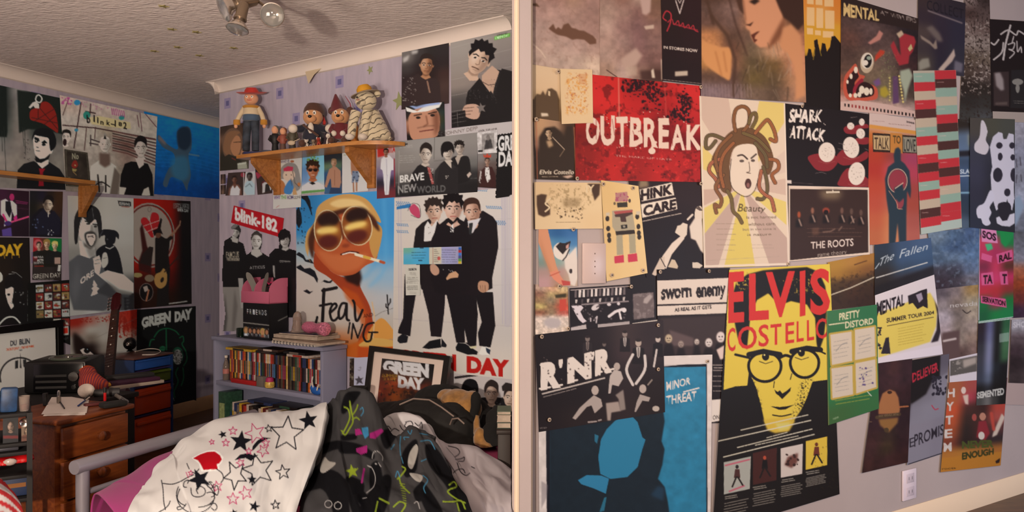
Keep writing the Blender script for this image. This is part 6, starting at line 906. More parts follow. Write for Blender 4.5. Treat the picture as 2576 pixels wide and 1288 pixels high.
c = Cv("2294 906 2388 890 2368 1142 2282 1170", '85808c').grid("1c1618 1c1618 5a5460/1a1416 181214 6a6470/1a1416 3a343a 827c88/6a6470 827c88 827c88/847e8a 847e8a 807a86/85808c 847e8a 807a86/85808c 85808c 827c88").poly('191315', "2294 906 2366 894 2364 948 2340 962 2330 990 2292 1016", blur=.6).tx('b0283a', 'DELIEVER', 2295, 962, 2361, 932, 24, 22, bold=.03, rag=.5).poly('84808c', "2292 1018 2330 992 2346 960 2370 945 2388 935 2376 1045 2290 1070", blur=1.5, al=.8).spat('26222e', 34, 2346, 945, 2384, 995, 1.5, 5, 4).line('b03048', 2.5, "2344 1020 2352 1030 2360 1028", sm=1).tx('28222c', 'PROMIS', 2300, 1124, 2374, 1092, 32, 27, bold=.01).tx('28222c', 'E', 2288, 1126, 2300, 1122, 24).line('2a2630', 2.5, "2286 1168 2370 1140")
poster(c, 'R', 4, 'poster', 'black over lilac grey poster with red and black condensed words')
c = Cv("2387 962 2534 950 2517 1171 2366 1188", '3a2224').grid("a05838 a04a44 a04a50 603034/a85a38 a8404c 5a2428 7a3434/c05030 4a2c28 3a2422 b04438/b05030 3a2824 4a2c28 a84c44/9a4a2c 302422 4a2826 5a3434/7a3c2c 2c201e 402426 34282a/b07030 b07430 a86c30 a86830/b87838 b4742e b4742e b0702e").poly('b8782c', "2368 1152 2390 1150 2520 1136 2517 1172 2366 1188")
for i, ch in enumerate('HYTEM'): c.tx('d0c4bc', ch, 2382 - i * 2, 1000 + i * 34, 2402 - i * 2, 998 + i * 34, 22, bold=.03)
c.ell('d8c0b4', 2424, 982, 6, 9).poly('d2b8a8', "2422 995 2436 992 2436 1018 2428 1016", blur=1).ell('a04a44', 2451, 1050, 6, 9).ell('b8806a', 2472, 1048, 8, 10).poly('8a2c34', "2462 1060 2480 1058 2490 1090 2478 1108 2456 1100", blur=1).poly('cdb8a8', "2520 1040 2528 1050 2508 1094 2496 1100 2498 1090", blur=.8).ell('d0c4b8', 2469, 1096, 8, 10).line('b8483c', 8, "2494 1040 2500 1080", blur=1).tx('4a5224', 'NEVER', 2420, 1128, 2500, 1124, 18, bold=.05).tx('3a3a1c', 'ENOUGH', 2420, 1156, 2500, 1142, 17, 15, bold=.05).tx('2a2014', 'roots', 2370, 1182, 2404, 1179, 5).poly('2a1c1c', "2504 1160 2516 1152 2514 1164 2506 1166")
poster(c, 'R', 6, 'poster', 'orange and red concert poster, lowest on the right')
c = Cv("2388 904 2460 888 2457 967 2389 970", 'd0c6cc').poly('5a5450', "2390 908 2458 894 2457 934 2390 946").mott(.8, 6, 3, 'a0968e', .55, "2390 908 2418 902 2418 940 2390 946").poly('a89a90', "2422 906 2456 898 2456 914 2424 926", blur=2)
poster(c, 'R', 5, 'postcard', 'white postcard with two small grey photos, above the orange concert poster', 'card')
c = Cv("2461 811 2541 801 2529 1016 2456 1020", '1c2020').grid("2a2028 5c5c80 1c1c1c 2c5a3c/2a2430 6a6c8c 1a1a1a 3a6a48/34343c 7a7c98 1c1c1e 446c4a/3c3c46 7c7e9a 1a1a1c 3a6040/3a3c48 747a94 20242a 16161a/3a3e4c 5c6478 1c1c20 141416/1c1a1c 2a2a30 161416 121012/4a4846 6a6664 3c3a38 1c1a1a").poly('b8c4bc', "2514 840 2538 836 2538 858 2514 862", al=.5).tx('c0bcb4', 'SEMENTED', 2458, 1002, 2526, 992, 15, 17, bold=.05).line('b0c8b8', 3, "2462 812 2540 802")
poster(c, 'R', 7, 'poster', 'dark green poster with a pale bottle shape and bold white word')
c = Cv("2545 804 2618 800 2618 966 2539 963", '4a3c40').grid("a09aa0 b0a8ac/5c4c50 6a5a5e/3c2c32 54484c/2c2024 4a3c40/3a2e30 5a4c4c").mott(.2, 9, 3).tx('c8c0c4', 'SHO', 2549, 824, 2580, 822, 14, bold=.03)
poster(c, 'R', 4, 'poster', 'dark grey poster cut by the right edge, right of the bottle poster')
c = Cv("2533 963 2618 966 2618 1020 2529 1018", 'b29a94')
poster(c, 'R', 3, 'sheet_of_paper', 'blank pale sheet under the dark grey poster at the right edge', 'paper')
# ---------------------------------------------------------------- helpers for loose things
def sheet(c, P4, gain, name, parent=None, step=1.7, material=None):   # printed sheet between four corners (TL TR BR BL)
 A, B, C_, D = [np.array(p) for p in P4]; px = lambda p: np.array([p[0] / p[1] * F + 1288, 644 - p[2] / p[1] * F])
 nx = max(2, int(np.hypot(*(px(B) - px(A))) / step)); ny = max(2, int(np.hypot(*(px(D) - px(A))) / step))
 S, T = np.meshgrid(np.linspace(0, 1, nx), np.linspace(0, 1, ny)); S = S[..., None]; T = T[..., None]
 P = A * (1 - S) * (1 - T) + B * S * (1 - T) + C_ * S * T + D * (1 - S) * T
 col = lin_np(sample(c, P[..., 0] / P[..., 1] * F + 1288, 644 - P[..., 2] / P[..., 1] * F)) * np.array(gain)
 o = gridmesh(name, P, np.clip(col, 0, .92), material or PM)
 if parent is not None: o.parent = parent; o.matrix_parent_inverse = parent.matrix_world.inverted()
 return o
def spl(P, n, ax):
 P = np.moveaxis(np.asarray(P, float), ax, 0); k = len(P); t = np.linspace(0, k - 1, n); i = np.minimum(t.astype(int), k - 2); f = (t - i).reshape((-1,) + (1,) * (P.ndim - 1))
 g = lambda j: P[np.clip(j, 0, k - 1)]; a, b, c, d = g(i - 1), g(i), g(i + 1), g(i + 2)
 a = np.where((i == 0).reshape(f.shape), 2 * b - c, a); d = np.where((i == k - 2).reshape(f.shape), 2 * c - b, d)
 return np.moveaxis(.5 * (2 * b + (c - a) * f + (2 * a - 5 * b + 4 * c - d) * f * f + (3 * b - a - 3 * c + d) * f ** 3), 0, ax)
def cloth(name, rows, c, gain, nx, ny, amp=.006, sc=(9, 26), seed=1, parent=None, thick=.012, label=None, cat=None, material=None, clamp=True):
 P = np.array([[at(*q)[:] for q in r] for r in rows]); P = spl(spl(P, ny, 0), nx, 1)
 du = np.gradient(P, axis=1); dv = np.gradient(P, axis=0); N = np.cross(du, dv); N /= np.linalg.norm(N, axis=-1, keepdims=True) + 1e-9
 if (N[..., 1].mean()) > 0: N = -N
 n1 = vnoise(ny, nx, sc[1], seed, 2); n1 = .5 * n1 + .5 * np.stack([np.roll(vnoise(ny, nx, sc[1] * .8, seed + 9, 1)[i], i // 2) for i in range(ny)])
 n2 = vnoise(ny, nx, sc[0] * 2, seed + 5, 2); P = P + N * ((n1 - .5) * 2 * amp + (abs(n2 - .5) - .12) * amp * .5)[..., None]
 if clamp: P[..., 0] = np.minimum(P[..., 0], -.002)
 col = lin_np(sample(c, P[..., 0] / P[..., 1] * F + 1288, 644 - P[..., 2] / P[..., 1] * F)) * np.array(gain)
 o = gridmesh(name, P, np.clip(col, 0, .9), material or vcol('printed_cotton', .9, .03, .1, 900), thick)
 if parent is not None: o.parent = parent; o.matrix_parent_inverse = parent.matrix_world.inverted()
 return tag(o, label, cat)
def star(r, n=5, k=.42, a0=90): return [((r if i % 2 == 0 else r * k) * math.cos(math.radians(a0 + i * 36)), (r if i % 2 == 0 else r * k) * math.sin(math.radians(a0 + i * 36))) for i in range(n * 2)]
def ordn(i): return ['first', 'second', 'third', 'fourth', 'fifth', 'sixth', 'seventh', 'eighth', 'ninth', 'tenth', 'eleventh', 'twelfth', 'thirteenth', 'fourteenth', 'fifteenth', 'sixteenth', 'seventeenth', 'eighteenth', 'nineteenth'][i] if i < 19 else ('twenty', 'thirty', 'forty', 'fifty', 'sixty')[(i + 1) // 10 - 2] + ('th' if False else '') + ('-' + ['', 'first', 'second', 'third', 'fourth', 'fifth', 'sixth', 'seventh', 'eighth', 'ninth'][(i + 1) % 10] if (i + 1) % 10 else 'th').replace('yth', 'ieth')
def look(d, up=(0, 0, 1)):                 # rotation taking local z to d
 return Vector(d).to_track_quat('Z', 'Y').to_matrix().to_4x4()
brass = mat('antique_brass', '8a7a68', .32, .85); glass = mat('clear_glass', 'e8ecee', .05, 0, trans=.95); chrome = mat('polished_chrome', 'c8c4c0', .15, 1)
black = mat('black_plastic', '101012', .35); dark = mat('black_cloth', '060607', .95); pine = wood('orange_pine', '8e5a2a', 'b0763c', .4, (2, 20, 20), .2)
shelfw = wood('beech_shelf', 'a87038', 'c08848', .4, (2, 18, 18), .2); white = mat('white_paper', 'cfc8c2', .8); red = mat('red_plastic', 'b01a1e', .3)
# ---------------------------------------------------------------- ceiling spotlight and stars
cz = lambda u, v: at(u, v, CEIL * F / (644 - v))
base = Vector((at(628, -20, 3.35).x, 3.30, CEIL))
t = empty('ceiling_spotlight', base, 'brass three-headed spotlight fixed to the ceiling', 'ceiling light')
inv = Matrix.Translation(-base)
MB().lathe([(.002, -.002), (.062, -.002), (.066, -.008), (.06, -.022), (.03, -.03), (.012, -.032)], 28).build('base_plate', brass, t)
def spot(u, v, Y, d, r=.043):
 p = at(u, v, Y); m = inv @ Matrix.Translation(p) @ look(d)    # local z points out of the lamp mouth; p is the rim centre
 k = r / .043
 h = MB().lathe([(.004 * k, -.118 * k), (.016 * k, -.117 * k), (.021 * k, -.108 * k), (.022 * k, -.06 * k), (.026 * k, -.045 * k), (.024 * k, -.043 * k), (.010 * k, -.05 * k)], 24, m).build('spot_head', brass, t)
 MB().lathe([(.014 * k, -.05 * k), (.016 * k, -.04 * k), (.034 * k, -.016 * k), (.0425 * k, -.006 * k), (.044 * k, 0), (.041 * k, .001 * k), (.030 * k, -.006 * k), (.014 * k, -.026 * k), (.002, -.03 * k)], 28, m).build('reflector_bulb', mat('lamp_reflector', 'cfc6bc', .18, .9), h)
 MB().lathe([(.041 * k, .001 * k), (.036 * k, .006 * k), (.018 * k, .010 * k), (.001, .011 * k)], 28, m).build('bulb_glass', glass, h)
 q = m @ Vector((0, 0, -.075 * k)); a = Vector((0, 0, -.03)); MB().tube([a, a.lerp(q, .4) + Vector((0, 0, -.006)), q], .0065, 10).build('arm', brass, t)
spot(562, 22, 3.12, (-.75, -.45, -.42), .052); spot(597, 74, 3.08, (-.14, -.30, -1)); spot(685, 38, 3.02, (.15, -1, -.38), .045)
gs = mat('pale_glow_plastic', '8c8454', .6)
for i, (u, v, lab) in enumerate(((411, 15, 'small plastic star on the ceiling, nearest the top edge'), (432, 73, 'small plastic star on the ceiling, upper left of the five-star cluster'), (494, 80, 'small plastic star on the ceiling, left below the spotlight heads'), (447, 118, 'small plastic star at the middle of the ceiling cluster'), (388, 128, 'leftmost small plastic star on the ceiling'), (501, 139, 'small plastic star on the ceiling, lowest of the cluster'), (587, 120, 'small plastic star on the ceiling directly below the spotlight'))):
 p = cz(u, v); m = Matrix.Rotation(i * 1.3, 4, 'Z')
 o = MB().prism([(x, y) for x, y in star(.025)], -.003, 0, 'z', m).build('glow_star', gs, None, 0); o.location = p - Vector((0, 0, .0005)); tag(o, lab, 'star sticker', 'plastic stars on the ceiling')
for u, v, r, lab, rot in ((931, 176, .026, 'small green star sticker high on the chimney wall', 20), (1005, 254, .052, 'large pale green star sticker tucked beside the spotted shirt portrait', 8)):
 p = WB.pu(u, v, .001); m = frame(p, WB.d, WB.n)
 o = MB().prism(star(r, a0=90 + rot), -.002, 0, 'y').build('star_sticker', mat('green_sticker', '8c9468', .6), None, 0); o.matrix_world = m; tag(o, lab, 'sticker')
fl = [WB.pu(768, 180, .002), WB.pu(808, 172, .004), WB.pu(790, 188, .03), WB.pu(776, 211, .035)]
o = top(MB().add(fl, [(0, 1, 2, 3)]), 'wallpaper_flap', mat('paper_backing', 'cdbfa4', .9), 'torn flap of wallpaper curling below the coving', 'wallpaper', None, 0); o.modifiers.new('thickness', 'SOLIDIFY').thickness = .001
# ---------------------------------------------------------------- wall shelves
A = lambda wl, u, v, off: float((wl.un(u, v, off) - wl.p) @ wl.d)
def wshelf(wl, u0, u1, vr, zb, dep, th, label, brackets, rnd):
 a0 = A(wl, u0, vr, dep); a1 = A(wl, u1, vr, dep * (.45 if rnd else 1)); org = wl.pt((a0 + a1) / 2, zb); m = frame(org, wl.d, wl.n); L = (a1 - a0) / 2
 t = empty('wall_shelf', m, label, 'shelf')
 pts = [(-L, -.014), (-L, -dep + .01), (-L + .01, -dep)] + ([(L - .28 + .28 * math.sin(q), -.02 - (dep - .02) * math.cos(q)) for q in np.linspace(0, math.pi / 2, 14)] if rnd else [(L - .01, -dep), (L, -dep + .01)]) + [(L, -.014)]
 MB().prism(pts, 0, th).build('shelf_board', shelfw, t)
 for u, v in brackets:
  x = A(wl, u, v, .005) - (a0 + a1) / 2
  b = MB().box((x, -.012, -.105), (.055, .02, .21), bev=.003).build('bracket', pine, t)
  MB().prism([(-.022, -.001), (-dep + .03, -.001), (-dep + .03, -.03), (-.022, -.19)], x - .016, x + .016, 'x').build('gusset', pine, b)
 return t
SZ = .58
wshelf(WB, 592, 990, 370, SZ, .22, .02, 'long beech shelf of dolls across the chimney wall', ((700, 420), (937, 420)), True)
wshelf(WL, -70, 243, 472, .468, .16, .024, 'beech shelf on the left wall under the stencil poster', ((205, 520),), False)
# ---------------------------------------------------------------- dolls and figures on the long shelf
def onshelf(u, off=.11, z=SZ + .0205):
 v = 360
 for _ in range(6): p = WB.pu(u, v, off); v = 644 - z / p.y * F
 return frame(WB.pu(u, v, off), WB.d, WB.n) @ Matrix.Rotation(.62, 4, 'Z')
def mats(*a): return [mat(n, c, .8, noise=.06, nscale=30, sheen=.2) for n, c in a]
felt_r, cream, yel, jean, skin, brownf = mats(('red_felt', 'b02a22'), ('cream_cloth', 'c8b89a'), ('mustard_cloth', 'b07a24'), ('denim_cloth', '40566e'), ('pink_vinyl', 'd09a78'), ('brown_cloth', '4a2c20'))
navy, maroon, tan, fluff, orange = mats(('navy_cloth', '14182a'), ('maroon_cloth', '5e1420'), ('tan_plush', 'c08c60'), ('white_plush', 'cfc6ba'), ('amber_cloth', 'a0601c'))
t = empty('rag_doll', onshelf(632, .12) @ Matrix.Diagonal((1.3, 1.15, 1.0, 1)), 'tall rag doll in wide red hat and cream top, left end of the long shelf', 'doll')
H = .40
MB().lathe([(.03, .235), (.038, .255), (.036, .285), (.028, .305), (.012, .312), (.01, .32)], 18).build('torso', cream, t)
MB().lathe([(.024, .288), (.036, .292), (.041, .303), (.03, .312), (.012, .315)], 18).build('yoke', yel, t)
MB().lathe([(.034, .215), (.04, .225), (.038, .25), (.033, .258)], 18).build('hips', jean, t)
h = MB().ball((0, 0, .352), (.033, .032, .038), 18).ball((0, -.031, .346), (.006, .007, .006), 8).build('head', skin, t)
for s in (-1, 1):
 MB().tube([(s * .03, 0, .30), (s * .05, -.004, .255), (s * .062, -.012, .215)], [.012, .0115, .011], 10).build('arm', cream, t)
 MB().lathe([(.013, -.016), (.017, -.01), (.016, .014), (.012, .016)], 12, Matrix.Translation((s * .063, -.013, .205))).build('cuff', yel, t)
 MB().ball((s * .066, -.018, .182), (.009, .008, .014), 10).build('hand', skin, t)
 MB().tube([(s * .017, 0, .225), (s * .021, -.003, .12), (s * .022, -.006, .035)], [.02, .018, .017], 12).build('leg', mat('patched_denim', '2c3440', .8, noise=.8, nscale=18), t)
 MB().ball((s * .023, -.012, .016), (.015, .026, .015), 12).box((s * .023, -.012, .004), (.026, .045, .008)).build('boot', brownf, t)
 e = MB().ball((s * .012, -.029, .357), (.0065, .004, .0075), 10).build('eye', mat('toy_eye', 'e8e4dc', .3), h); MB().ball((s * .012, -.0325, .357), (.0028, .0016, .0032), 8).build('pupil', black, e)
MB().tube([(-.011, -.029, .338), (0, -.032, .335), (.011, -.029, .338)], .0018, 6).build('mouth', felt_r, h)
MB().lathe([(.002, .412), (.022, .41), (.031, .395), (.034, .378), (.052, .375), (.068, .384), (.07, .381), (.052, .37), (.03, .37)], 26, Matrix.Rotation(.22, 4, 'X') @ Matrix.Translation((0, .09, -.002))).build('hat', felt_r, t)
def plush(u, off, label, headc, coat, hatkind, S=1.0, arms=True):
 t = empty('plush_toy', onshelf(u, off) @ Matrix.Scale(S, 4), label, 'soft toy')
 MB().lathe([(.004, .03), (.05, .034), (.056, .06), (.046, .1), (.03, .125), (.004, .13)], 18).build('body', coat, t)
 hd = MB().ball((0, -.004, .162), (.05, .046, .044), 20).ball((0, -.045, .148), (.028, .022, .02), 14).build('head', headc, t)
 MB().ball((0, -.066, .156), (.01, .008, .008), 10).build('nose', black, hd)
 for s in (-1, 1):
  MB().ball((s * .017, -.043, .178), (.009, .006, .012), 10).build('eye', mat('toy_eye', 'e8e4dc', .3), hd); MB().ball((s * .017, -.048, .176), (.004, .003, .006), 8).build('pupil', black, hd)
  if arms: MB().tube([(s * .035, -.01, .11), (s * .06, -.02, .1), (s * .074, -.03, .098)], [.02, .019, .018], 12).build('sleeve', coat, t); MB().ball((s * .092, -.036, .1), (.024, .02, .022), 14).build('paw', fluff, t)
  else: MB().tube([(s * .035, -.01, .11), (s * .046, -.03, .08), (s * .03, -.05, .066)], [.017, .016, .015], 12).build('sleeve', coat, t); MB().ball((s * .024, -.056, .062), .016, 12).build('paw', fluff, t)
  MB().tube([(s * .026, 0, .05), (s * .032, -.03, .03), (s * .034, -.06, .022)], [.022, .021, .018], 12).build('leg', coat, t); MB().ball((s * .036, -.068, .022), (.02, .026, .02), 12).build('foot', brownf, t)
  if hatkind == 'cone': MB().ball((s * .05, .0, .195), (.02, .01, .022), 12).build('ear', brownf, hd)
 if hatkind == 'cone': MB().lathe([(.046, .19), (.05, .194), (.044, .2), (.024, .25), (.006, .292), (.002, .296)], 20, Matrix.Rotation(-.12, 4, 'Y') @ Matrix.Rotation(-.1, 4, 'X')).build('pointed_hat', maroon, t); MB().tube([(.02, .02, .28), (.045, .03, .24), (.055, .03, .19)], [.004, .008, .016], 8, flat=.3).build('veil', mat('pink_gauze', 'a04a58', .5), t); MB().ball((.06, .03, .07), (.04, .025, .065), 14).build('cape', orange, t)
 else: MB().lathe([(.052, .178), (.054, .19), (.05, .21), (.036, .232), (.004, .24)], 20, Matrix.Rotation(-.1, 4, 'X')).build('cap', brownf, t); MB().tube([(.04, .03, .17), (.05, .03, .14), (.045, .02, .12)], .008, 8).build('bandana_tail', felt_r, t); MB().tube([(-.04, -.04, .118), (0, -.056, .09), (.04, -.05, .06)], .006, 8).build('strap', brownf, t); MB().ball((0, -.046, .1), (.016, .014, .03), 10).build('shirt_front', fluff, t)
 return t
plush(788, .11, 'soft toy in navy coat and brown cap with outstretched white paws on long shelf', tan, navy, 'cap', 1.12)
plush(857, .11, 'soft toy in maroon robe and tall pointed hat on the long shelf', tan, maroon, 'cone', arms=False)
def tigermat():
 m = mat('white_tiger_plush', 'bdb296', .85, sheen=.3); nt = m.node_tree; b = nt.nodes['Principled BSDF']
 tc = nt.nodes.new('ShaderNodeTexCoord'); w = nt.nodes.new('ShaderNodeTexWave'); w.bands_direction = 'Z'; w.inputs['Scale'].default_value = 11; w.inputs['Distortion'].default_value = 5; w.inputs['Detail'].default_value = 1.5; w.inputs['Detail Scale'].default_value = 2.2
 mp = nt.nodes.new('ShaderNodeMapping'); mp.inputs['Rotation'].default_value = (0, .5, 0); r = nt.nodes.new('ShaderNodeValToRGB'); r.color_ramp.elements[0].position = .86; r.color_ramp.elements[1].position = .94
 r.color_ramp.elements[0].color = (*lin('c2b79c'), 1); r.color_ramp.elements[1].color = (*lin('5e5648'), 1)
 for a, q in ((tc.outputs['Object'], mp.inputs[0]), (mp.outputs[0], w.inputs[0]), (w.outputs[0], r.inputs[0]), (r.outputs[0], b.inputs['Base Color'])): nt.links.new(a, q)
 return m
tg = tigermat(); t = empty('plush_tiger', onshelf(928, .135), 'sitting white tiger soft toy in a yellow-crowned sun hat, right end of shelf', 'soft toy')
MB().lathe([(.004, 0), (.075, .005), (.086, .035), (.076, .08), (.058, .13), (.045, .165), (.004, .175)], 22, Matrix.Translation((.03, .015, 0)) @ Matrix.Rotation(-.16, 4, 'Y')).build('body', tg, t)
hd = MB().ball((-.012, -.02, .212), (.057, .052, .05), 22).ball((-.03, -.062, .198), (.03, .024, .022), 14).build('head', tg, t)
MB().ball((-.04, -.083, .206), (.009, .006, .006), 8).build('nose', mat('dusty_pink', 'a07868', .6), hd)
for s in (-1, 1):
 MB().ball((-.03 + s * .02, -.062, .223), (.006, .005, .005), 8).build('eye', black, hd); MB().ball((-.0 + s * .045, .0, .252), (.018, .01, .018), 12).build('ear', tg, hd)
 MB().tube([(-.03 + s * .03, -.04, .15), (-.04 + s * .034, -.06, .08), (-.045 + s * .034, -.065, .02)], [.027, .023, .021], 14).build('front_leg', tg, t); MB().ball((-.05 + s * .034, -.078, .016), (.025, .032, .017), 12).build('paw', fluff, t)
MB().ball((.085, -.02, .035), (.035, .05, .034), 14).build('hind_leg', tg, t)
MB().tube([(.09, .04, .02), (.11, .02, .02), (.11, -.03, .015)], .012, 8).build('tail', tg, t)
ht = MB().lathe([(.036, .254), (.075, .247), (.078, .25), (.04, .262)], 26, Matrix.Rotation(-.25, 4, 'Y') @ Matrix.Translation((.045, -.01, -.004))).build('hat_brim', mat('grey_straw', '9a8c7a', .8), t)
MB().lathe([(.041, .257), (.04, .28), (.028, .296), (.003, .301)], 22, Matrix.Rotation(-.25, 4, 'Y') @ Matrix.Translation((.045, -.01, -.004))).build('hat_crown', mat('yellow_felt', 'c8901e', .7), t)
def figurine(u, off, s, hair, top_, leg, label, long=False):
 t = empty('figurine', onshelf(u, off), label, 'figurine')
 MB().lathe([(.018, 0), (.02, .004), (.017, .012), (.014, .05), (.004, .055)], 12, Matrix.Scale(s, 4)).build('legs', leg, t)
 MB().lathe([(.014, .048), (.02, .06), (.021, .085), (.014, .097), (.006, .1)], 14, Matrix.Scale(s, 4)).build('torso', top_, t)
 for q in (-1, 1): MB().tube([Vector(p) * s for p in ((q * .019, 0, .09), (q * .026, -.008, .07), (q * .014, -.02, .062))], .006 * s, 8).build('arm', top_, t)
 MB().ball((0, 0, .116 * s), (.017 * s, .017 * s, .02 * s), 14).build('head', skin, t)
 MB().ball((.002 * s, .005 * s, .121 * s), (.0185 * s, .0175 * s, .018 * s), 14).ball((0, .012 * s, (.1 if long else .118) * s), (.018 * s, .01 * s, (.03 if long else .014) * s), 10).build('hair', hair, t)
 return t
mk = lambda n, c: mat(n, c, .6)
figurine(692, .10, 1.25, mk('grey_hair', '5a5a54'), mk('black_coat', '141418'), mk('black_coat', '141418'), 'figurine in black coat with grey hair, left of three small figures', True)
figurine(712, .12, 1.08, mk('brown_hair', '7a4a34'), mk('rust_cloth', '8a4a3c'), mk('brown_trousers', '5a4038'), 'figurine in rust top with brown hair, middle of three small figures', True)
gf = figurine(736, .11, 1.18, mk('blond_hair', 'a87c48'), mk('olive_cloth', '4a4638'), mk('grey_trousers', '3a3634'), 'blond figurine holding a tiny guitar, beside the navy-coated toy', True)
MB().ball((0, -.024, .05), (.022, .006, .014), 12).tube([(.01, -.026, .055), (.05, -.03, .072)], .0028, 6).build('guitar', mk('pale_wood', 'b8a890'), gf)
def pet(u, off, body, spot_, label, s=1):
 t = empty('toy_animal', onshelf(u, off) @ Matrix.Scale(s, 4), label, 'toy animal')
 MB().ball((0, 0, .022), (.012, .02, .012), 12).build('body', body, t)
 h = MB().ball((0, -.02, .04), (.012, .012, .012), 12).ball((0, -.031, .037), (.006, .006, .005), 8).build('head', body, t)
 for q in (-1, 1):
  MB().ball((q * .011, -.016, .046), (.004, .005, .009), 8).build('ear', spot_, h)
  for y in (-.012, .012): MB().tube([(q * .007, y, .018), (q * .008, y, .001)], .004, 8).build('leg', body, t)
 MB().tube([(0, .018, .026), (0, .028, .04)], .0025, 6).build('tail', spot_, t)
wh = mk('white_china', 'd0c8be'); pet(772, .17, wh, wh, 'tiny white toy dog at the front edge of the long shelf', .9); pet(790, .17, mk('grey_china', '8a7c6c'), brownf, 'tiny grey brown toy animal in front of the navy-coated toy', .8)
pet(803, .18, mk('red_china', '9a3a2c'), wh, 'tiny red and white toy animal at the front of the shelf', .9); pet(828, .19, wh, black, 'tiny white toy dog with black ears before the maroon-robed toy', 1.1)
m = onshelf(640, .17); o = MB().box((0, 0, .008), (.115, .05, .016), bev=.002).build('flat_box', mk('royal_blue_card', '141a4a')); o.matrix_world = m; tag(o, 'flat dark blue box lying under the red-hatted doll', 'box')
for i in range(1): m = onshelf(672, .16); o = MB().box((0, 0, .009), (.05, .04, .018), bev=.004).build('tape_reel', mk('slate_plastic', '34384a')); o.matrix_world = m; tag(o, 'small slate grey block between the red-hatted doll and the figurines', 'toy')
# ---------------------------------------------------------------- bookcase
KG = GAIN['B']
bc = mat('pale_blue_paint', '8488a2', .5, noise=.04, nscale=5)
BL = Vector((-1.847 - .008, 4.945 - .011, FLOOR)); BW = .607 * 1.69; BH = -.497 - FLOOR; BD = .168
bm_ = frame(BL, WB.d, WB.n); bk = empty('bookcase', bm_, 'pale blue painted bookcase full of DVDs against the chimney wall', 'bookcase')
for x in (.012, BW - .012): MB().box((x, BD / 2, (BH - .024) / 2), (.024, BD, BH - .024), bev=.002).build('side_panel', bc, bk)
MB().box((BW / 2, BD / 2 - .004, BH - .011), (BW + .012, BD + .012, .022), bev=.003).build('top_panel', bc, bk)
MB().box((BW / 2, BD - .004, BH / 2 - .01), (BW - .05, .006, BH - .05)).build('back_panel', bc, bk)
z1 = -.769 - FLOOR; z2 = z1 - .305
for z in (z1, z2): MB().box((BW / 2, BD / 2 - .004, z - .012), (BW - .049, BD - .012, .024), bev=.002).build('shelf', bc, bk)
MB().box((BW / 2, .02, .04), (BW - .049, .02, .08)).build('plinth', bc, bk)
B = lambda x, y, z: bm_ @ Matrix.Translation((x, y, z))
def dvd(x, y, z, w, d, h, col, col2, label, name='dvd_case', cat='DVD', grp='DVDs on the upper bookcase shelf', flat=False):
 k = (round(w, 4), round(d, 3), round(h, 3)); key = ('dvd', name) + k
 if key not in FONT:
  FONT[key] = (bpy.data.meshes.new('m'), bpy.data.meshes.new('m'))
  for me, mb in zip(FONT[key], (MB().box((0, d / 2, h / 2), (w - .0012, d, h), bev=.0015), MB().box((0, -.0002, h * .5), (w * .72, .0006, h * .42)))): me.from_pydata(mb.v, [], mb.f); bm2 = bmesh.new(); bm2.from_mesh(me); bmesh.ops.recalc_face_normals(bm2, faces=bm2.faces); bm2.to_mesh(me); bm2.free(); me.materials.append(None)
 o = link(bpy.data.objects.new(name, FONT[key][0])); o.matrix_world = B(x, y, z) @ (Matrix.Rotation(math.pi / 2, 4, 'Y') if flat else Matrix.Identity(4))
 s = link(bpy.data.objects.new('spine_label', FONT[key][1]), o)
 for q, c in ((o, col), (s, col2)): q.material_slots[0].link = 'OBJECT'; q.material_slots[0].material = mat('card_' + c, c, .35, noise=.35, nscale=60)
 return tag(o, label, cat, grp)
names = {'7a2c1e': 'rust red', 'b0561e': 'orange', 'b8962c': 'yellow', '1a1618': 'black', 'b8aca4': 'white', '1e3a6a': 'navy blue', 'a03428': 'red', '2c6f9c': 'sky blue', '8a3a5a': 'pink', '3a2a24': 'dark brown', '4a4238': 'olive brown', '6a6058': 'grey', '28345a': 'deep blue', 'c0a878': 'cream', '5a1c1c': 'maroon', '2a4a3a': 'dark green'}
seq = ['7a2c1e', 'b0561e', '1a1618', 'b8962c', '4a4238', 'b0561e', 'b8aca4', '1e3a6a', 'a03428', 'b0561e', '1a1618', 'b8aca4', '2c6f9c', '3a2a24', '8a3a5a', 'b8aca4', '3a2a24', 'a03428', 'b8aca4', '1a1618', '3a2a24', '7a2c1e', 'b8aca4', 'c0a878', 'b8aca4', 'a03428', '7a2c1e', '1a1618', '28345a', '4a4238', '1a1618', '4a4238', '5a1c1c', '1a1618', 'c0a878', '3a2a24', '4a4238', '1a1618', '3a2a24', '2a4a3a', '6a6058', 'a03428', '1a1618', '28345a', '28345a', '1a1618', 'b0561e', 'b8aca4', '1e3a6a', '1a1618', '5a1c1c', 'b8aca4', 'b8aca4']
rg = random.Random(4); x = .105; k2 = list(names)
for i, c in enumerate(seq):
 w = .0155 if i % 5 else .018; x += w / 2
 hgt = .190 + (rg.random() < .2) * -.006; c2 = rg.choice([q for q in k2 if q != c])
 dvd(x, .046, z1 + .0008, w, .105, .190, c, c2, f"{names[c]} DVD spine, {ordn(i)} from the left on the upper bookcase shelf"); x += w / 2
for i, (xx, z, c, c2, lab) in enumerate(((.18, .192, 'b8962c', '1a1618', 'yellow boxed case lying flat at the left on the upright DVDs'), (.47, .192, '1a1618', '3a2a24', 'black case lying flat on the middle of the upright DVDs'), (.50, .208, '3a2a24', 'b8aca4', 'dark brown case lying flat, second layer over the middle DVDs'), (.76, .192, 'b8aca4', 'a03428', 'white case lying flat on the right of the upright DVDs'), (.74, .208, '1a1618', '6a6058', 'black case lying flat upon the white flat case'))):
 dvd(xx - .095, .03 + (i % 2) * .008, z1 + z + .008, .0155, .12, .19 if i else .26, c, c2, lab, flat=True)
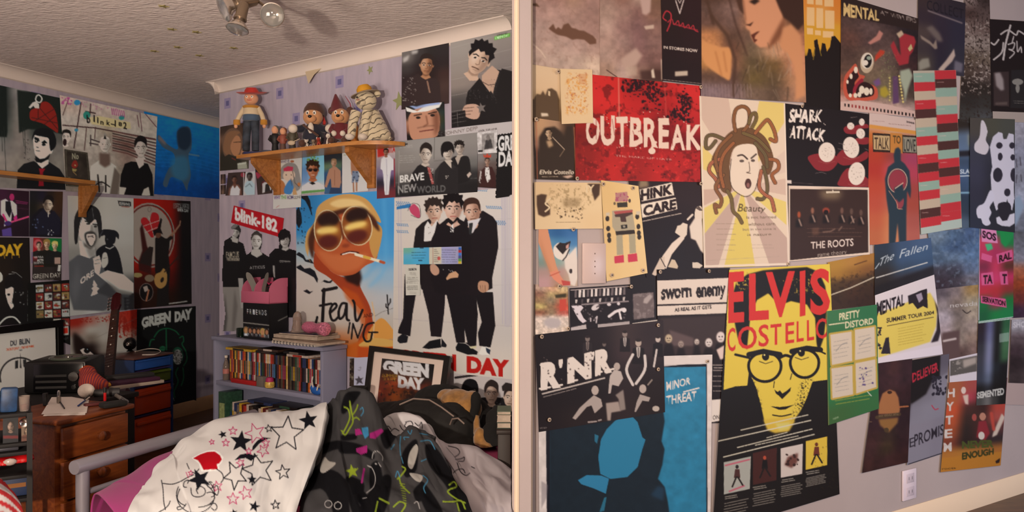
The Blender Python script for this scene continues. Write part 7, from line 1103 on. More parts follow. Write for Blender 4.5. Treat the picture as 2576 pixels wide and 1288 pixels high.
lower = ['2a4a3a', 'b8aca4', '28345a', '6a6058', 'b8962c', '5a1c1c', 'a03428', 'b8aca4', '3a2a24', '4a4238', '1a1618', '1a1618', 'b8aca4', 'c0a878', '5a1c1c', 'b8aca4', '6a6058', '28345a', '3a2a24', 'b8aca4', 'b8962c', 'b8aca4', '2a4a3a', '7a2c1e', 'b8aca4', 'b8aca4', '1a1618', '1a1618', 'c0a878', 'b8aca4', '6a6058', '3a2a24', '1a1618', 'b8aca4']
x = .13
for i, c in enumerate(lower):
 w = (.024, .018, .03, .022)[i % 4]; x += w / 2
 if x > BW - .05: break
 dvd(x, .03, z2 + .0008, w, .11, (.17, .18, .175)[i % 3], c, rg.choice([q for q in k2 if q != c]), f"{names[c]} paperback spine, {ordn(i)} from the left on the lower bookcase shelf", 'paperback_book', 'book', 'books on the lower bookcase shelf'); x += w / 2
dvd(.075, .012, z2 + .0008, .075, .12, .235, '2a4a3a', '8a9a6a', 'tall teal picture book at the left of the lower bookcase shelf', 'picture_book', 'book', 'books on the lower bookcase shelf')
for i in range(3): dvd(.30 + i * .24, .035, z2 + .192 + .009, .018, .12, .22, ('28345a', '1a1618', '2a4a3a')[i], ('1a1618', '2a4a3a', '1a1618')[i], ('dark blue book lying flat at the left over the lower shelf paperbacks', 'black book lying flat in the middle over the lower shelf paperbacks', 'dark green book lying flat at the right over the lower shelf paperbacks')[i], 'paperback_book', 'book', 'books on the lower bookcase shelf', True)
def put(mb, name, m, M, label, cat, smooth=40):
 o = mb.build(name, m, None, smooth); o.matrix_world = M; return tag(o, label, cat)
t = empty('glass_bottle', B(.062, .05, z1), 'small clear glass bottle at the left end of the upper bookcase shelf', 'bottle')
MB().lathe([(.018, 0), (.02, .004), (.02, .08), (.016, .1), (.008, .125), (.008, .145), (.003, .146)], 18).build('bottle', mat('smoky_glass', '9a8c84', .1, trans=.6), t); MB().lathe([(.0205, .04), (.0205, .07)], 18).build('bottle_label', mk('pink_label', 'a86a64'), t); MB().lathe([(.0095, .138), (.0095, .152)], 12).build('cap', wh, t)
put(MB().box((0, 0, .012), (.24, .03, .024), bev=.002), 'flat_box', mk('bright_red_card', 'a0141a'), B(.29, .025, z1 + .0005), 'long red box lying before the DVDs on the bookcase', 'box')
put(MB().box((0, 0, .03), (.06, .035, .06), bev=.002), 'small_box', mk('grey_card', '6a6460'), B(.455, .025, z1 + .0005), 'small grey box before the DVDs, beside the red box', 'box')
t = empty('sweet_jar', B(.535, .02, z1 + .0005), 'small yellow jar with pink dome lid before the DVDs', 'jar')
MB().lathe([(.02, 0), (.027, .004), (.03, .02), (.026, .036), (.02, .038)], 18).build('jar', mat('yellow_sweets', 'b89a4a', .3, noise=.4, nscale=90), t); MB().lathe([(.023, .036), (.024, .046), (.018, .06), (.004, .064)], 18).build('lid', mk('magenta_plastic', 'a02058'), t)
t = empty('gift_bag', B(.95, .018, z1 + .0025) @ Matrix.Diagonal((.9, .8, 1, 1)), 'crumpled bright blue bag with white ties at the right of the bookcase shelf', 'bag')
MB().ball((0, 0, .022), (.05, .02, .022), 14).ball((-.03, -.004, .035), (.02, .016, .018), 10).build('bag', mk('bright_blue_plastic', '1a5ab0'), t); MB().tube([(-.02, -.01, .04), (-.03, -.012, .075), (-.022, -.012, .1)], .005, 8).tube([(.025, -.02, .03), (.035, -.02, .055)], .005, 8).build('tie', wh, t)
# ---------------------------------------------------------------- on top of the bookcase
zt = BH + .0006
t = empty('candle_jar', B(.20, .06, zt), 'small dark green glass candle jar on the bookcase top', 'candle')
MB().lathe([(.02, 0), (.027, .003), (.028, .055), (.025, .056), (.024, .03), (.002, .03)], 20).build('jar', mat('dark_green_glass', '0c1c14', .08, coat=.5), t); MB().lathe([(.023, .0305), (.023, .04), (.002, .041)], 18).build('wax', mk('dark_wax', '141a14'), t)
t = empty('boxed_set', B(.265, .030, zt), 'black boxed set with white handwritten letters and a strip of six faces', 'box set')
bw, bd, bh = .255, .13, .215
MB().box((bw / 2, bd / 2, bh / 2), (bw, bd, bh), bev=.002).build('box', mat('black_card', '0e0d0e', .4), t)
M = t.matrix_world; f4 = lambda x0, x1, z0, z1_, y=-.0012: [M @ Vector(p) for p in ((x0, y, z1_), (x1, y, z1_), (x1, y, z0), (x0, y, z0))]
P4 = f4(.002, bw - .002, .002, bh - .002); px = [(p.x / p.y * F + 1288, 644 - p.z / p.y * F) for p in P4]
c = Cv(px, '121011'); q = np.array(px); L = lambda s, r: tuple(q[0] * (1 - s) * (1 - r) + q[1] * s * (1 - r) + q[2] * s * r + q[3] * (1 - s) * r)
for i, ch in enumerate('FRIENDS'): a = L(.14 + i * .115, .30); b = L(.205 + i * .115, .31); c.tx('cfc6be', ch, a[0], a[1], b[0], b[1], 13, bold=.005);
for i in range(6): a = L(.16 + i * .117, .27); c.ell(['a02a20', '8a8a30', '2a5a8a'][i % 3], a[0], a[1], .9)
c.line('8a7e72', 2.5, [L(0, .56), L(1, .58)])
for i, (bgc, hr, fc) in enumerate((('8a9096', '8a6238', 'b88458'), ('8a8480', '2a1c16', 'a0684a'), ('7a7470', '1c1412', 'a87454'), ('8a8884', '3a2416', 'a8704e'), ('8a7c6c', 'b08a48', 'b47a54'), ('8a8480', '2c1e18', 'a46c4c'))):
 x0 = .03 + i * .16; c.poly(bgc, [L(x0, .68), L(x0 + .15, .68), L(x0 + .15, .93), L(x0, .93)]); a = L(x0 + .075, .78); c.ell(hr, a[0], a[1] - 1, 6, 9).ell(fc, a[0], a[1], 3.8, 6).poly(['c8c0ba', '1c181a', '2a2022', '1c1c24', '8a4a34', '3a3a3a'][i], [L(x0 + .01, .93), L(x0 + .04, .86), L(x0 + .11, .86), L(x0 + .14, .93)])
sheet(c, P4, KG, 'front_print', t)
c = Cv([(700, 740), (750, 740), (750, 840), (700, 840)], '131112').line('6a6258', 2.5, "700 807 750 782")
S4 = [M @ Vector(p) for p in ((bw + .0012, .002, bh - .002), (bw + .0012, bd - .002, bh - .002), (bw + .0012, bd - .002, .002), (bw + .0012, .002, .002))]; sheet(c, S4, KG, 'side_print', t)
pk = mat('pink_plastic', 'b8607e', .4); t = empty('desk_tidy', B(.25, .026, zt + bh + .0008), 'pink open-topped desk tidy standing on the black boxed set', 'desk tidy')
w2, d2, h0, h1 = .268, .136, .07, .15
MB().box((w2 / 2, .003, h0 / 2), (w2, .006, h0), bev=.001).build('front_panel', pk, t); MB().box((w2 / 2, d2 / 2, .003), (w2, d2, .006)).build('base', pk, t); MB().box((w2 / 2, d2 - .003, h0 * .7), (w2, .006, h0 * 1.4)).build('back_panel', pk, t)
for x in (.003, w2 * .47, w2 - .003): MB().prism([(0, 0), (d2, 0), (d2, h1)] + [(d2 * .75 - d2 * .72 * math.sin(q), h0 + (h1 - h0) * math.cos(q)) for q in np.linspace(0, math.pi / 2, 8)], x - .003, x + .003, 'x').build('side_panel', pk, t)
tm = t.matrix_world
t = empty('butterfly_ornament', tm @ Matrix.Translation((.115, .055, .047)) @ Matrix.Rotation(.25, 4, 'Z'), 'silver butterfly ornament standing in the pink desk tidy', 'ornament'); sv = mat('silver_gauze', '6a6a66', .6, .1)
for s in (-1, 1):
 W_ = [(0, 0), (s * .02, .05), (s * .055, .12), (s * .085, .135), (s * .085, .1), (s * .06, .05), (s * .05, .01), (s * .035, -.03), (s * .01, -.02)]
 MB().prism([tuple(p) for p in smooth(np.array(W_), 4)], -.001, .001, 'y', Matrix.Rotation(s * -.35, 4, 'Z')).build('wing', sv, t)
MB().tube([(0, 0, -.04), (0, -.003, .03), (0, 0, .06)], [.003, .005, .003], 8).build('body', sv, t)
put(MB().box((0, 0, .045), (.075, .04, .09), bev=.002), 'small_box', mat('black_card', '0e0d0e', .4), tm @ Matrix.Translation((.19, .07, .0065)), 'small black box with pale lid in the pink desk tidy', 'box')
t = empty('hair_clip', tm @ Matrix.Translation((.20, .07, .1)), 'black and pink patterned clip resting on the small black box', 'hair clip')
MB().box((0, 0, .012), (.09, .03, .022), bev=.006).build('clip', mat('black_plastic', '101012', .35), t)
MB().tube([(-.045, -.016, .012), (-.02, -.018, .026), (0, -.017, .012), (.02, -.018, .026), (.045, -.016, .014)], .004, 8).build('pink_trim', mat('hot_pink_plastic', 'b02a58', .4), t)
def mag(x, y, z, w, d, h, rot, col, lab, n=1, edge=None, name='magazine'):
 t = empty(name, B(x, y, z) @ Matrix.Rotation(rot, 4, 'Z'), lab, 'magazine')
 mb = MB()
 for i in range(n): mb.box((0, 0, h / n * (i + .5)), (w * (1 - .004 * (i % 2)), d * (1 - .006 * ((i + 1) % 2)), h / n * .92))
 mb.build('pages', mat('page_edges', 'a89a8c', .8, noise=.15, nscale=40), t); MB().box((0, 0, h + .0008), (w, d, .0012)).build('cover', mat('cover_' + col, col, .3, noise=.5, nscale=14), t)
 return t
t = empty('spiral_notebook', B(.80, .05, zt) @ Matrix.Rotation(.03, 4, 'Z'), 'black and white spiral notebook at the bottom of the magazine pile', 'notebook')
MB().box((0, 0, .006), (.36, .15, .012)).build('pages', white, t); MB().box((0, 0, .0128), (.37, .155, .0012)).build('cover', mk('dark_cover', '2a2426'), t)
for i in range(26): MB().tube([(-.17 + i * .0136 + .003 * math.cos(q), -.078 + .004 * math.cos(q) * .3, .0075 + .0075 * math.sin(q)) for q in np.linspace(0, 5.6, 9)], .0014, 5).build('spiral_ring', black if i % 2 else wh, t)
mag(.86, .035, zt + .0162, .44, .17, .012, -.06, '6a5a4c', 'worn newspaper supplement overhanging the right end of the bookcase', 3)
mag(.79, .08, zt + .031, .36, .17, .018, .05, 'a89a8c', 'thick pale magazine in the middle of the pile on the bookcase', 4)
mag(.80, .085, zt + .052, .30, .16, .006, .1, '3a3a4e', 'slate blue magazine on top of the pile on the bookcase', 2)
zz = zt + .0606
t = empty('glass_dome', B(.735, .06, zz), 'small clear glass dome ornament on the magazine pile', 'ornament'); MB().lathe([(.04, 0), (.042, .004), (.034, .01), (.026, .05), (.026, .09), (.02, .108), (.008, .118), (.001, .12)], 24).build('dome', mat('thin_glass', 'cdbfb6', .06, trans=.75), t); MB().lathe([(.01, .006), (.018, .02), (.013, .05), (.02, .07), (.012, .085), (.002, .09)], 16).build('figure', mk('rosy_resin', 'a08078'), t)
t = empty('glitter_tube', B(.92, .045, zz + .034) @ Matrix.Rotation(-.15, 4, 'Z') @ Matrix.Rotation(math.pi / 2, 4, 'Y'), 'pink glittery tube lying on the magazine pile', 'tube'); gp = mat('pink_glitter', 'c06a8a', .35, .1, noise=.35, nscale=160, bump=.3, bscale=300)
MB().lathe([(.002, -.12), (.026, -.118), (.032, -.10), (.034, -.06), (.026, -.02), (.028, .03), (.036, .05), (.038, .085)], 22).build('tube', gp, t); MB().lathe([(.037, .0855), (.034, .09), (.012, .094), (.001, .095)], 22).build('end_cap', mat('pink_sequin', 'c87a96', .2, .3, noise=.6, nscale=120), t)
# ---------------------------------------------------------------- leaning framed print
ul = lambda u, v, off: WB.pu(u, v, off)
TL, TR, BR = ul(932, 872, .05), ul(1135, 899, .05), ul(1113, 1062, .24)
_n = (TR - TL).cross(BR - TL); _r = at(911, 1060, 1); BLq = _r * (TL.dot(_n) / _r.dot(_n))
n_ = (TR - TL).cross(BLq - TL).normalized(); n_ = -n_ if n_.y > 0 else n_
def fq(s, r, o=0): return TL * (1 - s) * (1 - r) + TR * s * (1 - r) + BR * s * r + BLq * (1 - s) * r + n_ * o
ctr = fq(.5, 1); t = empty('framed_print', ctr, 'black framed print leaning against the chimney wall behind the bed', 'picture frame'); I = Matrix.Translation(-ctr)
def bar(s0, r0, s1, r1, name, m, o0, o1, par): V = [fq(s, r, o) for o in (o0, o1) for s, r in ((s0, r0), (s1, r0), (s1, r1), (s0, r1))]; return MB().add(V, [(3, 2, 1, 0), (4, 5, 6, 7), (0, 1, 5, 4), (1, 2, 6, 5), (2, 3, 7, 6), (3, 0, 4, 7)], I).build(name, m, par, 0)
fb = mat('black_lacquer', '0c0c0c', .3)
for q in ((0, 0, 1, .07), (0, .93, 1, 1), (0, .07, .065, .93), (.935, .07, 1, .93)): bar(*q, 'frame_bar', fb, -.008, .012, t)
bar(.06, .06, .94, .94, 'mount', mat('cream_mount', 'd6cac2', .8), -.006, .003, t)
P4 = [fq(.175, .15, .0045), fq(.825, .15, .0045), fq(.825, .88, .0045), fq(.175, .88, .0045)]
c = Cv([(948, 890), (1098, 912), (1086, 1040), (934, 1034)], '160e0c').grid("0f0c0c 0f0c0c 0f0c0c 0f0c0c/2a120c 3a1a0c 3a1a0c 140e0c/5a1c0c 8a3410 6a2410 4a180c/6a1c0c a04a14 2a1410 4a1a0c/3a120c 8a4a18 3a1c14 1a100e").mott(.7, 6, 3, '9a5418', .62, "945 938 1085 940 1078 1050 930 1050").mott(.8, 7, 7, '1a0c0c', .6, "945 950 1085 950 1078 1050 930 1050")
c.tx('c8bcb4', 'GREEN', 963, 934, 1079, 948, 27, 31, bold=.08, rag=.4).tx('c8bcb4', 'DAY', 1001, 972, 1067, 980, 26, 27, bold=.08, rag=.4).tx('a07a20', 'SUMMER', 962, 948, 1000, 950, 8).tx('a07a20', '21ST', 964, 956, 998, 957, 6)
sheet(c, P4, KG, 'print', t); bar(.065, .07, .935, .93, 'glazing', mat('picture_glass', 'ffffff', .03, trans=1, alpha=.12), .0065, .0075, t)
# ---------------------------------------------------------------- bed
steel = mat('grey_enamel_tube', '7c7a84', .4, .2, noise=.05, nscale=6)
J = at(208, 1172, 2.6); J2 = at(640, 1043, 3.42); org = Vector((J.x, J.y, FLOOR))
t = empty('bed', org, 'bed with grey tubular foot rail and pink fitted sheet, filling the foreground', 'bed'); I = Matrix.Translation(-org)
e0 = at(186, 1177, 2.565); dirr = (J2 - e0).normalized()
MB().tube([e0, e0 + dirr * .004, J2 - dirr * .002, J2], [.0225, .0235, .0235, .0225], 20, I).build('foot_rail', steel, t)
MB().tube([J + Vector((0, 0, -.015)), Vector((J.x, J.y, FLOOR))], .021, 18, I).build('leg', steel, t)
MB().tube([J2 + Vector((-.01, 0, -.015)), Vector((J2.x - .01, J2.y, FLOOR))], .021, 18, I).build('leg', steel, t)
l0 = at(212, 1240, 2.6); MB().tube([l0, l0 + Vector((dirr.x, dirr.y, 0)) * 1.0], .010, 12, I).build('lower_rail', steel, t)
zq = -.80; mq = [(-1.30, 2.66), (-1.02, 3.72), (-.97, 4.0), (-.02, 3.62), (-.02, 2.42)]
MB().prism(mq, zq - .2, zq, 'z', I).build('mattress', mat('pink_mattress', 'a03a68', .85), t)
MB().prism([(-1.28, 2.74), (-1.0, 3.7), (-.03, 3.6), (-.03, 2.5)], -1.08, zq - .205, 'z', I).build('bed_base', mat('dark_base', '201a1c', .8), t)
for x, y in ((-.06, 3.5), (-.06, 2.56)): MB().tube([(x, y, -1.07), (x, y, FLOOR)], .02, 12, I).build('leg', steel, t)
CG = (1.02, 1.25, 1.5)
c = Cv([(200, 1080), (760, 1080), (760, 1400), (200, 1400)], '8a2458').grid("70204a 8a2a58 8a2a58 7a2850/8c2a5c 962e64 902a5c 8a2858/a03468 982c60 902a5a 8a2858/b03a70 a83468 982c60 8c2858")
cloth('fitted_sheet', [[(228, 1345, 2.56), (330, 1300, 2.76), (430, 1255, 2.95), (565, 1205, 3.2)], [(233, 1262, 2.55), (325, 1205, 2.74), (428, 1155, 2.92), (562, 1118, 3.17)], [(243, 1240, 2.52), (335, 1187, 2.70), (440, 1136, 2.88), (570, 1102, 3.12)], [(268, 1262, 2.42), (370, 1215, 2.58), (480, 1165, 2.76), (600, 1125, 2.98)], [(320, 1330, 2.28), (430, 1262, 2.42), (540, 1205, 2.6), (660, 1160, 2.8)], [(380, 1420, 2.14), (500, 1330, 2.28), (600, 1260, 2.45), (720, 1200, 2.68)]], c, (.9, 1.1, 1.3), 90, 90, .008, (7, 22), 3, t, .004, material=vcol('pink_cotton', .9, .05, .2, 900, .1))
# white quilt printed with stars
c = Cv([(280, 1000), (850, 1000), (850, 1420), (280, 1420)], 'cdc0b4')
def st(cx, cy, r, rot, col, w=0, k=.42, sx=1, sy=1):
 p = [(cx + x * sx, cy - y * sy) for x, y in star(r, k=k, a0=90 + rot)]
 c.line(col, w, p, closed=True) if w else c.poly(col, p)
ink = '17161a'; pkk = 'b03058'
for a in ((776, 1058, 25, 10, 1), (606, 1111, 29, -6, 1), (502, 1206, 29, 25, 1.05), (634, 1206, 13, 0, 1), (640, 1274, 15, -14, 1), (560, 1093, 10, 20, 1.2), (588, 1290, 10, 12, 1)): st(a[0], a[1], a[2], a[3], ink, sx=a[4])
c.poly(ink, "590 1158 604 1144 622 1140 640 1146 650 1144 640 1152 632 1160 618 1152 606 1154").poly(ink, "636 1122 648 1108 662 1100 682 1102 668 1106 652 1116 640 1130 634 1134")
st(722, 1092, 48, -4, ink, 2.6, .45, .9, .95); st(650, 1182, 42, 14, ink, 2.6, .45); st(712, 1188, 19, 8, ink, 2.2); st(693, 1270, 12, 6, ink, 2.2); st(592, 1195, 38, 30, ink, 2.6, .45, .8, 1); st(676, 1078, 10, 10, ink, 1.8)
for a in ((642, 1090, 26, 18), (568, 1114, 10, 0), (618, 1240, 18, 14), (586, 1255, 16, 0), (546, 1224, 14, 10), (605, 1164, 11, 20), (662, 1134, 16, 28), (669, 1114, 10, 5), (586, 1084, 11, 0), (533, 1112, 7, 10), (626, 1135, 9, 0), (480, 1190, 7, 0)): st(*a, pkk, 1.8)
c.poly('e6dcd4', "482 1152 500 1142 520 1134 538 1132 552 1138 562 1150 558 1164 550 1172 552 1184 506 1186 500 1166", sm=0).poly('b00e1a', "486 1153 504 1143 522 1137 540 1136 553 1145 558 1156 551 1166 545 1168 548 1180 512 1182 504 1166 498 1158", sm=0)
ring(c, ink, 2, 492, 1245, 48, 46, 0, -.8, 3.6)
for p in ("406 1208 410 1230 412 1262 416 1282", "410 1216 432 1218 452 1212 470 1202 488 1194", "470 1226 462 1224 464 1212 474 1208 472 1216", "480 1228 484 1246 500 1250 514 1244 516 1232 506 1224 494 1230 498 1242", "452 1230 446 1250 452 1264 466 1272", "520 1220 534 1234 540 1250 534 1262 520 1272 500 1276", "534 1214 526 1212 522 1222 532 1228 538 1218", "538 1226 546 1222 550 1234 546 1246 540 1240", "520 1240 532 1238 540 1246 532 1250", "525 1270 540 1266 546 1276 540 1284 532 1278", "468 1268 460 1278 448 1282 446 1276 454 1274", "400 1288 414 1280 424 1270 428 1260", "545 1180 558 1190 562 1204 556 1214"): c.line(ink, 2.1, p, sm=1)
c.lines(ink, 2, "470 1166 476 1180", "500 1180 492 1192 484 1188").line(pkk, 1.8, "468 1188 474 1202")
WQ = [[(392, 1190, 2.92), (498, 1110, 3.14), (615, 1062, 3.34), (722, 1058, 3.36), (806, 1050, 3.28)], [(388, 1172, 2.86), (490, 1086, 3.06), (622, 1038, 3.24), (724, 1036, 3.26), (820, 1020, 3.2)], [(384, 1176, 2.76), (490, 1094, 2.94), (628, 1045, 3.1), (724, 1042, 3.12), (822, 1018, 3.08)], [(370, 1200, 2.65), (480, 1128, 2.8), (622, 1085, 2.9), (722, 1070, 2.95), (817, 1050, 2.95)], [(350, 1232, 2.5), (462, 1182, 2.6), (602, 1142, 2.65), (712, 1140, 2.7), (802, 1120, 2.75)], [(335, 1262, 2.4), (450, 1235, 2.42), (590, 1215, 2.45), (690, 1210, 2.5), (778, 1192, 2.55)], [(320, 1300, 2.3), (440, 1300, 2.28), (580, 1300, 2.28), (670, 1300, 2.3), (742, 1300, 2.36)], [(300, 1420, 2.16), (430, 1420, 2.12), (580, 1420, 2.1), (670, 1420, 2.12), (728, 1420, 2.2)]]
cloth('star_quilt', WQ, c, CG, 300, 230, .016, (14, 34), 8, None, .03, 'white cotton quilt printed with black and pink stars and a red heart', 'quilt')
# grey and black patterned duvet
c = Cv([(700, 940), (1240, 940), (1240, 1420), (700, 1420)], '48423f')
for p in ("812 1120 850 1108 905 1118 940 1140 936 1156 900 1138 850 1130 810 1142", "770 1215 840 1200 900 1222 960 1290 1000 1340 970 1350 900 1262 840 1226 768 1236", "740 1230 800 1180 860 1200 880 1300 850 1320 820 1240 780 1225", "800 1200 850 1188 900 1260 920 1330 900 1340 870 1250", "855 1125 900 1122 920 1145 895 1142 858 1140", "860 1095 893 1092 895 1105 862 1108", "870 990 905 985 900 1000 868 1040 858 1030", "960 1085 990 1078 1000 1090 975 1130 960 1110", "1010 1150 1030 1115 1050 1110 1048 1180 1020 1200", "1070 1120 1100 1130 1150 1210 1185 1270 1170 1300 1120 1220 1080 1170", "1060 1210 1100 1260 1120 1310 1090 1310 1060 1260", "930 1180 950 1160 962 1200 955 1250 935 1260", "870 1200 915 1215 905 1260 880 1255", "900 1290 960 1200 985 1210 960 1300", "1040 1235 1062 1215 1070 1250 1050 1262"): c.poly('161415', p, sm=1, blur=.8)
for p in ("1030 1140 1046 1118 1052 1130 1045 1160 1036 1180 1026 1170", "1030 1190 1062 1196 1058 1212 1044 1208", "805 1180 815 1150 828 1160 845 1165 830 1180 812 1190", "790 1170 800 1110 812 1120 806 1160"): c.poly('b5a696', p, sm=1)
for w, p in ((4, "880 1010 884 1035 888 1060 878 1080 868 1094 860 1084"), (4, "866 1024 876 1030 880 1050 872 1072 862 1090"), (3.5, "880 1018 886 1042 896 1030 900 1018"), (3.5, "886 1056 896 1050 904 1056"), (4, "1130 1220 1142 1212 1148 1224 1130 1232 1128 1240 1150 1256 1170 1265"), (4, "1115 1262 1140 1262 1160 1260 1170 1280"), (4, "1150 1266 1155 1285"), (4, "1000 1205 1010 1195 1020 1180 1012 1174"), (4, "1004 1200 1010 1220 1030 1240"), (5, "955 1254 978 1266"), (4, "990 1275 1006 1262 1020 1270 1010 1288"), (4, "950 1262 944 1290")): c.line('8d9a2c', w, p, sm=1)
for i in range(9): c.line('8d9a2c', 2, [(1006 + i * 1.2, 1216 + i * 6), (1018 + i * .5, 1218 + i * 6)])
c.poly('98a42c', [(886 + x, 1186 - y) for x, y in star(19, k=.4, a0=100)])
for p in ("1008 1098 1006 1120 1008 1146", "1026 1084 1032 1092 1036 1082", "1058 1110 1080 1108 1090 1122 1094 1130", "1056 1090 1076 1094", "906 1030 912 1026 914 1036 908 1046", "1064 1196 1076 1208 1066 1226 1070 1240", "1010 1150 1014 1165", "1018 1106 1016 1100 1028 1100", "995 1200 1000 1185 1006 1200", "1060 1160 1072 1155", "992 1118 984 1130"): c.line('4a86a0', 2.4, p, sm=1)
c.poly('4a90b4', "910 1076 926 1074 928 1095 918 1104 912 1090").poly('b02c74', "893 1080 905 1078 912 1092 894 1096").poly('b02c74', "896 1128 924 1120 924 1138 908 1144 896 1136").poly('b02c74', "930 1090 960 1078 966 1084 944 1104 930 1102").line('b02c74', 5, "916 1180 910 1214")
for p in ("936 1152 940 1138 952 1136 962 1148 962 1158", "924 1172 936 1178 944 1200 940 1224 922 1240", "942 1168 952 1166 958 1174", "912 1254 922 1252", "1042 1266 1050 1262 1056 1280"): c.line('c0b2a6', 2, p, sm=1)
ring(c, 'c0b2a6', 2, 826, 1268, 9, 9); ring(c, 'c0b2a6', 2, 850, 1272, 9, 9)
GD = [[(812, 1070, 3.27), (863, 1022, 3.25), (924, 1030, 3.22), (985, 1125, 3.12), (1045, 1110, 3.06), (1095, 1150, 3.0)], [(810, 1045, 3.25), (862, 992, 3.18), (926, 992, 3.16), (984, 1096, 3.05), (1042, 1080, 2.98), (1092, 1112, 2.92)], [(812, 1030, 3.2), (866, 988, 3.1), (932, 994, 3.08), (986, 1094, 2.96), (1042, 1077, 2.9), (1094, 1106, 2.84)], [(805, 1090, 3.08), (865, 1065, 2.92), (930, 1085, 2.88), (1000, 1140, 2.75), (1060, 1145, 2.7), (1118, 1150, 2.68)], [(785, 1170, 2.84), (850, 1155, 2.68), (930, 1170, 2.62), (1010, 1200, 2.55), (1080, 1205, 2.5), (1152, 1212, 2.5)], [(760, 1250, 2.56), (840, 1240, 2.4), (930, 1245, 2.38), (1020, 1260, 2.35), (1100, 1262, 2.32), (1180, 1268, 2.32)], [(735, 1320, 2.4), (830, 1320, 2.24), (930, 1320, 2.22), (1020, 1320, 2.22), (1110, 1320, 2.2), (1200, 1320, 2.22)], [(720, 1420, 2.25), (830, 1420, 2.1), (930, 1420, 2.08), (1020, 1420, 2.08), (1110, 1420, 2.06), (1230, 1420, 2.08)]]
cloth('patterned_duvet', GD, c, (.72, .9, 1.1), 290, 240, .022, (10, 30), 21, None, .03, 'rumpled grey and black duvet printed with lime, blue and pink motifs', 'duvet')
# white duvet with swirls
c = Cv([(900, 1010), (1300, 1010), (1300, 1420), (900, 1420)], 'b8a69e').grid("c0b0a6 bcaca4 b4a29c b09e98/bcaca4 b8a8a0 b29e98 ac9a94/b4a29a b09c98 ac9894 a89692")
for p in ("944 1084 962 1078 980 1086 992 1078 1004 1084", "968 1078 976 1072 984 1080", "1020 1062 1034 1060 1038 1070 1028 1078 1018 1072 1022 1064", "1006 1070 1014 1082 1030 1086", "1044 1064 1054 1072 1060 1062 1062 1080 1054 1090", "1050 1080 1064 1084", "1128 1122 1150 1128 1156 1140 1144 1150", "1146 1156 1160 1154 1168 1150 1166 1160 1154 1160", "1140 1190 1150 1182 1164 1180 1170 1190", "1150 1164 1158 1186 1172 1196 1182 1190", "1186 1174 1194 1178"): c.line('1c181a', 2, p, sm=1)
cloth('swirl_duvet', [[(935, 1110, 3.42), (1000, 1085, 3.45), (1055, 1090, 3.4), (1110, 1150, 3.28), (1190, 1160, 3.22), (1286, 1215, 3.1)], [(935, 1072, 3.34), (1000, 1048, 3.36), (1056, 1056, 3.3), (1110, 1120, 3.2), (1190, 1130, 3.12), (1286, 1190, 3.0)], [(935, 1066, 3.25), (1000, 1043, 3.25), (1062, 1056, 3.2), (1114, 1114, 3.1), (1192, 1126, 3.04), (1286, 1184, 2.94)], [(940, 1112, 3.22), (1010, 1100, 3.2), (1078, 1115, 3.13), (1136, 1160, 2.86), (1202, 1180, 2.82), (1286, 1215, 2.76)], [(960, 1190, 3.02), (1040, 1185, 3.0), (1112, 1190, 2.86), (1164, 1220, 2.62), (1224, 1232, 2.58), (1286, 1252, 2.54)], [(985, 1300, 2.5), (1060, 1300, 2.46), (1130, 1300, 2.42), (1190, 1300, 2.4), (1240, 1305, 2.38), (1286, 1310, 2.38)], [(1000, 1430, 2.2), (1070, 1430, 2.18), (1140, 1430, 2.16), (1200, 1430, 2.14), (1250, 1430, 2.14), (1286, 1430, 2.14)]], c, CG, 240, 200, .014, (9, 28), 33, None, .03, 'off-white duvet with thin black swirls, at the right of the bed', 'duvet')
# ---------------------------------------------------------------- soft heap between bed and wall
def blob(name, parts, m, parent=None, disp=.01, sc=9):     # merged soft shape with a nap
 mb = MB()
 for cpt, r in parts: mb.ball(cpt, r, 20)
 mb.v = [(p[0], p[1], max(p[2], .02)) for p in mb.v]
 o = mb.build(name, m, parent)
 if disp:
  r_ = o.modifiers.new('merge', 'REMESH'); r_.mode = 'VOXEL'; r_.voxel_size = .012; r_.use_smooth_shade = True
  tx = bpy.data.textures.get('nap') or bpy.data.textures.new('nap', 'CLOUDS'); tx.noise_scale = .06
  d = o.modifiers.new('nap', 'DISPLACE'); d.texture = tx; d.strength = disp; d.texture_coords = 'LOCAL'
 return o
bagc = mat('black_nylon', '060606', .8, bump=.2, bscale=30); o_ = Vector((-.42, 3.42, -.80))
t = empty('holdall', o_, 'black fabric holdall with pale piping slumped behind the white duvet', 'bag')
rel = lambda u, v, Y: at(u, v, Y) - o_
blob('bag_body', [(rel(1060, 1075, 3.5), (.21, .15, .13)), (rel(1130, 1100, 3.42), (.15, .12, .15)), (rel(985, 1060, 3.55), (.13, .12, .09)), (rel(1160, 1160, 3.3), (.1, .1, .1))], bagc, t, .014)
MB().tube([rel(*p) for p in ((1005, 1018, 3.36), (1040, 1003, 3.36), (1080, 1006, 3.33), (1110, 1024, 3.3), (1142, 1048, 3.27))], .0035, 6).build('piping', mk('pale_piping', '7a6c64'), t)
MB().tube([rel(*p) for p in ((1132, 1068, 3.26), (1138, 1054, 3.24), (1152, 1052, 3.22), (1168, 1066, 3.22))], .0035, 6).build('handle', mk('pale_piping', '7a6c64'), t)
o_ = Vector((-.27, 3.62, -.80)); rel = lambda u, v, Y: at(u, v, Y) - o_
t = empty('plush_dog', o_, 'large black and tan plush dog lying behind the holdall', 'soft toy'); tanp = mat('ginger_plush', '8a6434', .95, noise=.3, nscale=40, sheen=.3)
blob('body', [(rel(1175, 1090, 3.55), (.14, .14, .17)), (rel(1110, 1010, 3.68), (.13, .1, .08)), (rel(1215, 1150, 3.45), (.1, .12, .12))], dark, t, .02)
